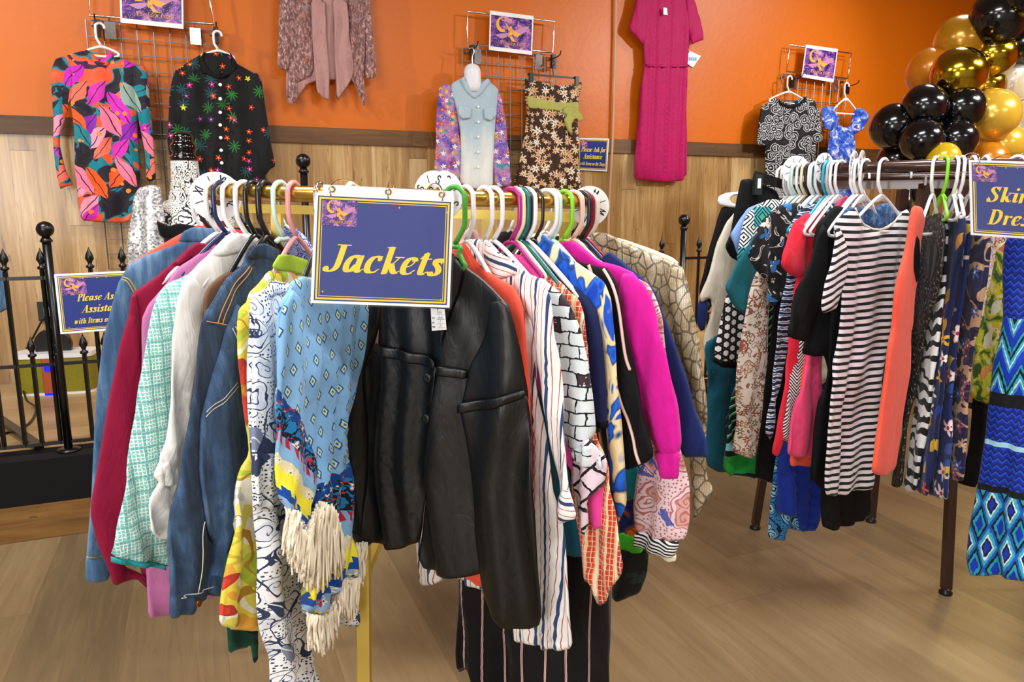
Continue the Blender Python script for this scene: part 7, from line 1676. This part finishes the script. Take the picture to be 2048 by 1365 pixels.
for x, y, r, Y, mt, lb in BL:
    c = at(x, y, Y); rad = r / F * np.linalg.norm(ray(x, y)) * Y / ray(x, y)[1]
    b = thing('balloon', lb, 'balloon', c, 'balloon garland')
    d = Vector((rndb.uniform(-.25, .25), rndb.uniform(.55, .8), rndb.uniform(-.5, .1))).normalized()
    up = d.to_track_quat('Z', 'Y').to_matrix()
    n = 18; prof = []
    for i in range(n + 1):
        a = math.pi * i / n; k = 1 + .10 * max(0, math.cos(a)) ** 3
        prof.append((max(.0015, rad * math.sin(a) * (1 - .05 * math.cos(a))), rad * math.cos(a) * k * 1.0))
    m = MB(); m.lathe((0, 0, 0), prof[::-1], 24)
    m.v = [tuple(np.array(c) + np.array(up @ Vector(q))) for q in m.v]
    m.build('skin', MATS['balloon_' + mt], b)
    m = MB(); m.lathe((0, 0, 0), [(.003, rad * 1.08), (.006, rad * 1.10), (.005, rad * 1.12), (.012, rad * 1.16)], 10)
    m.v = [tuple(np.array(c) + np.array(up @ Vector(q))) for q in m.v]
    m.build('knot', MATS['balloon_' + (mt if mt != 'clear' else 'white')], b)
    strip.append(c + np.array(up @ Vector((0, 0, rad * 1.12))))
    if mt == 'clear':
        m = MB()
        for _ in range(16):
            q = Vector((rndb.gauss(0, 1), rndb.gauss(0, 1), rndb.gauss(0, 1))).normalized() * rad * .93
            e1 = Vector((-q.y, q.x, 0)).normalized() * .011; e2 = q.cross(e1).normalized() * .011; q0 = Vector([float(v) for v in c]) + q
            m.add([q0 + e1, q0 + e2, q0 - e1, q0 - e2], [(0, 1, 2, 3)])
        tag(m.build('confetti', MATS['confetti_gold'], b, False), kind='stuff')
# gold foil curtain
t = NT('gold_foil'); f_ = t.noise(t.mul(t.flat(), (120., 1.5, 1)), 1., 2.)
MATS['gold_foil'] = t.fin(t.mix(f_, '#b8891e', '#ecd06a'), .24, 0., .5, f_, .8, .01, metal=.85)
a, b = at(2012, 300, 4.95), at(2190, 300, 5.2); pf = Pl(a, b - a); Lf = np.linalg.norm((b - a)[:2])
m = MB(); NXf = 220
for j in range(3):
    for i in range(NXf + 1):
        s = Lf * i / NXf; z = (2.35, 1.3, .34)[j]
        m.v.append(tuple(pf.w(s, z, .018 * math.sin(i * 1.9) + .010 * math.sin(i * .77 + j)))); m.uvs.append((s, z))
m.f = [[j * (NXf + 1) + i, (j + 1) * (NXf + 1) + i, (j + 1) * (NXf + 1) + i + 1, j * (NXf + 1) + i + 1] for j in range(2) for i in range(NXf)]
o = thing('foil_curtain', 'shiny gold foil curtain behind the balloons at the right edge', 'curtain', pf.w(Lf / 2, .34))
m.build('foil', MATS['gold_foil'], o, True, True)
MB().tube([pf.w(-.05, 2.36), pf.w(Lf + .05, 2.36)], .012, 10).build('rod', MATS['black_metal'], o)
for s in (-.05, Lf + .05): MB().tube([pf.w(s, 2.36), pf.w(s, STZ)], .012, 10).build('upright', MATS['black_metal'], o)
# ---------------------------------------------------------------- camera and light
cam = bpy.data.cameras.new('camera'); cam.sensor_fit = 'HORIZONTAL'; cam.sensor_width = 36.; cam.lens = 36. * F / 2048
cam.clip_start = .05
co = bpy.data.objects.new('camera', cam); COL.objects.link(co)
co.location = (0, 0, EYE); co.rotation_euler = (math.pi / 2 - PITCH, 0, 0); SC.camera = co
def area(name, loc, rot, sx, sy, power, col=(1, .99, .975)):
    l = bpy.data.lights.new(name, 'AREA'); l.shape = 'RECTANGLE'; l.size, l.size_y = sx, sy; l.energy = power; l.color = col
    o = bpy.data.objects.new(name, l); COL.objects.link(o); o.location = loc; o.rotation_euler = rot; return o
for i, (x, y) in enumerate(((-2.2, -1.0), (.9, -1.0), (4.0, -.6), (-1.9, 1.6), (1.0, 1.9), (4.2, 2.6), (3.3, 4.9))):
    area('ceiling_lamp', (x, y, CEIL - .03), (0, 0, 0), 1.2, .5, 58 if i < 6 else 38, (1, .995, .985))
area('window_daylight', (-1.45, -2.3, 1.66), (math.radians(90), 0, 0), 1.2, 1.3, 58, (1, .99, .98))   # shop window behind the photographer
def spot(name, loc, target, power, deg, blend=.6, col=(1, .96, .9), r=.06):
    l = bpy.data.lights.new(name, 'SPOT'); l.energy = power; l.spot_size = math.radians(deg); l.spot_blend = blend; l.color = col; l.shadow_soft_size = r
    o = bpy.data.objects.new(name, l); COL.objects.link(o); o.location = loc
    d = Vector([float(v) for v in target]) - Vector(loc); o.rotation_euler = d.to_track_quat('-Z', 'Y').to_euler(); return o
spot('track_spot', (-3.7, 2.2, 3.2), WALL.w(WALL.un(330, 150)[0], 1.9), 150, 62)
spot('track_spot', (4.2, 3.2, 3.2), WALL.w(WALL.un(1300, 200)[0], 1.9), 210, 70)
w = bpy.data.worlds.new('room_air'); SC.world = w; w.use_nodes = True
w.node_tree.nodes['Background'].inputs[0].default_value = (.97, .985, 1, 1); w.node_tree.nodes['Background'].inputs[1].default_value = .25
vs_ = SC.view_settings; vs_.view_transform = 'Standard'; vs_.look = 'None'; vs_.gamma = 1.; vs_.use_curve_mapping = False; vs_.exposure = .36
SC.display_settings.display_device = 'sRGB'
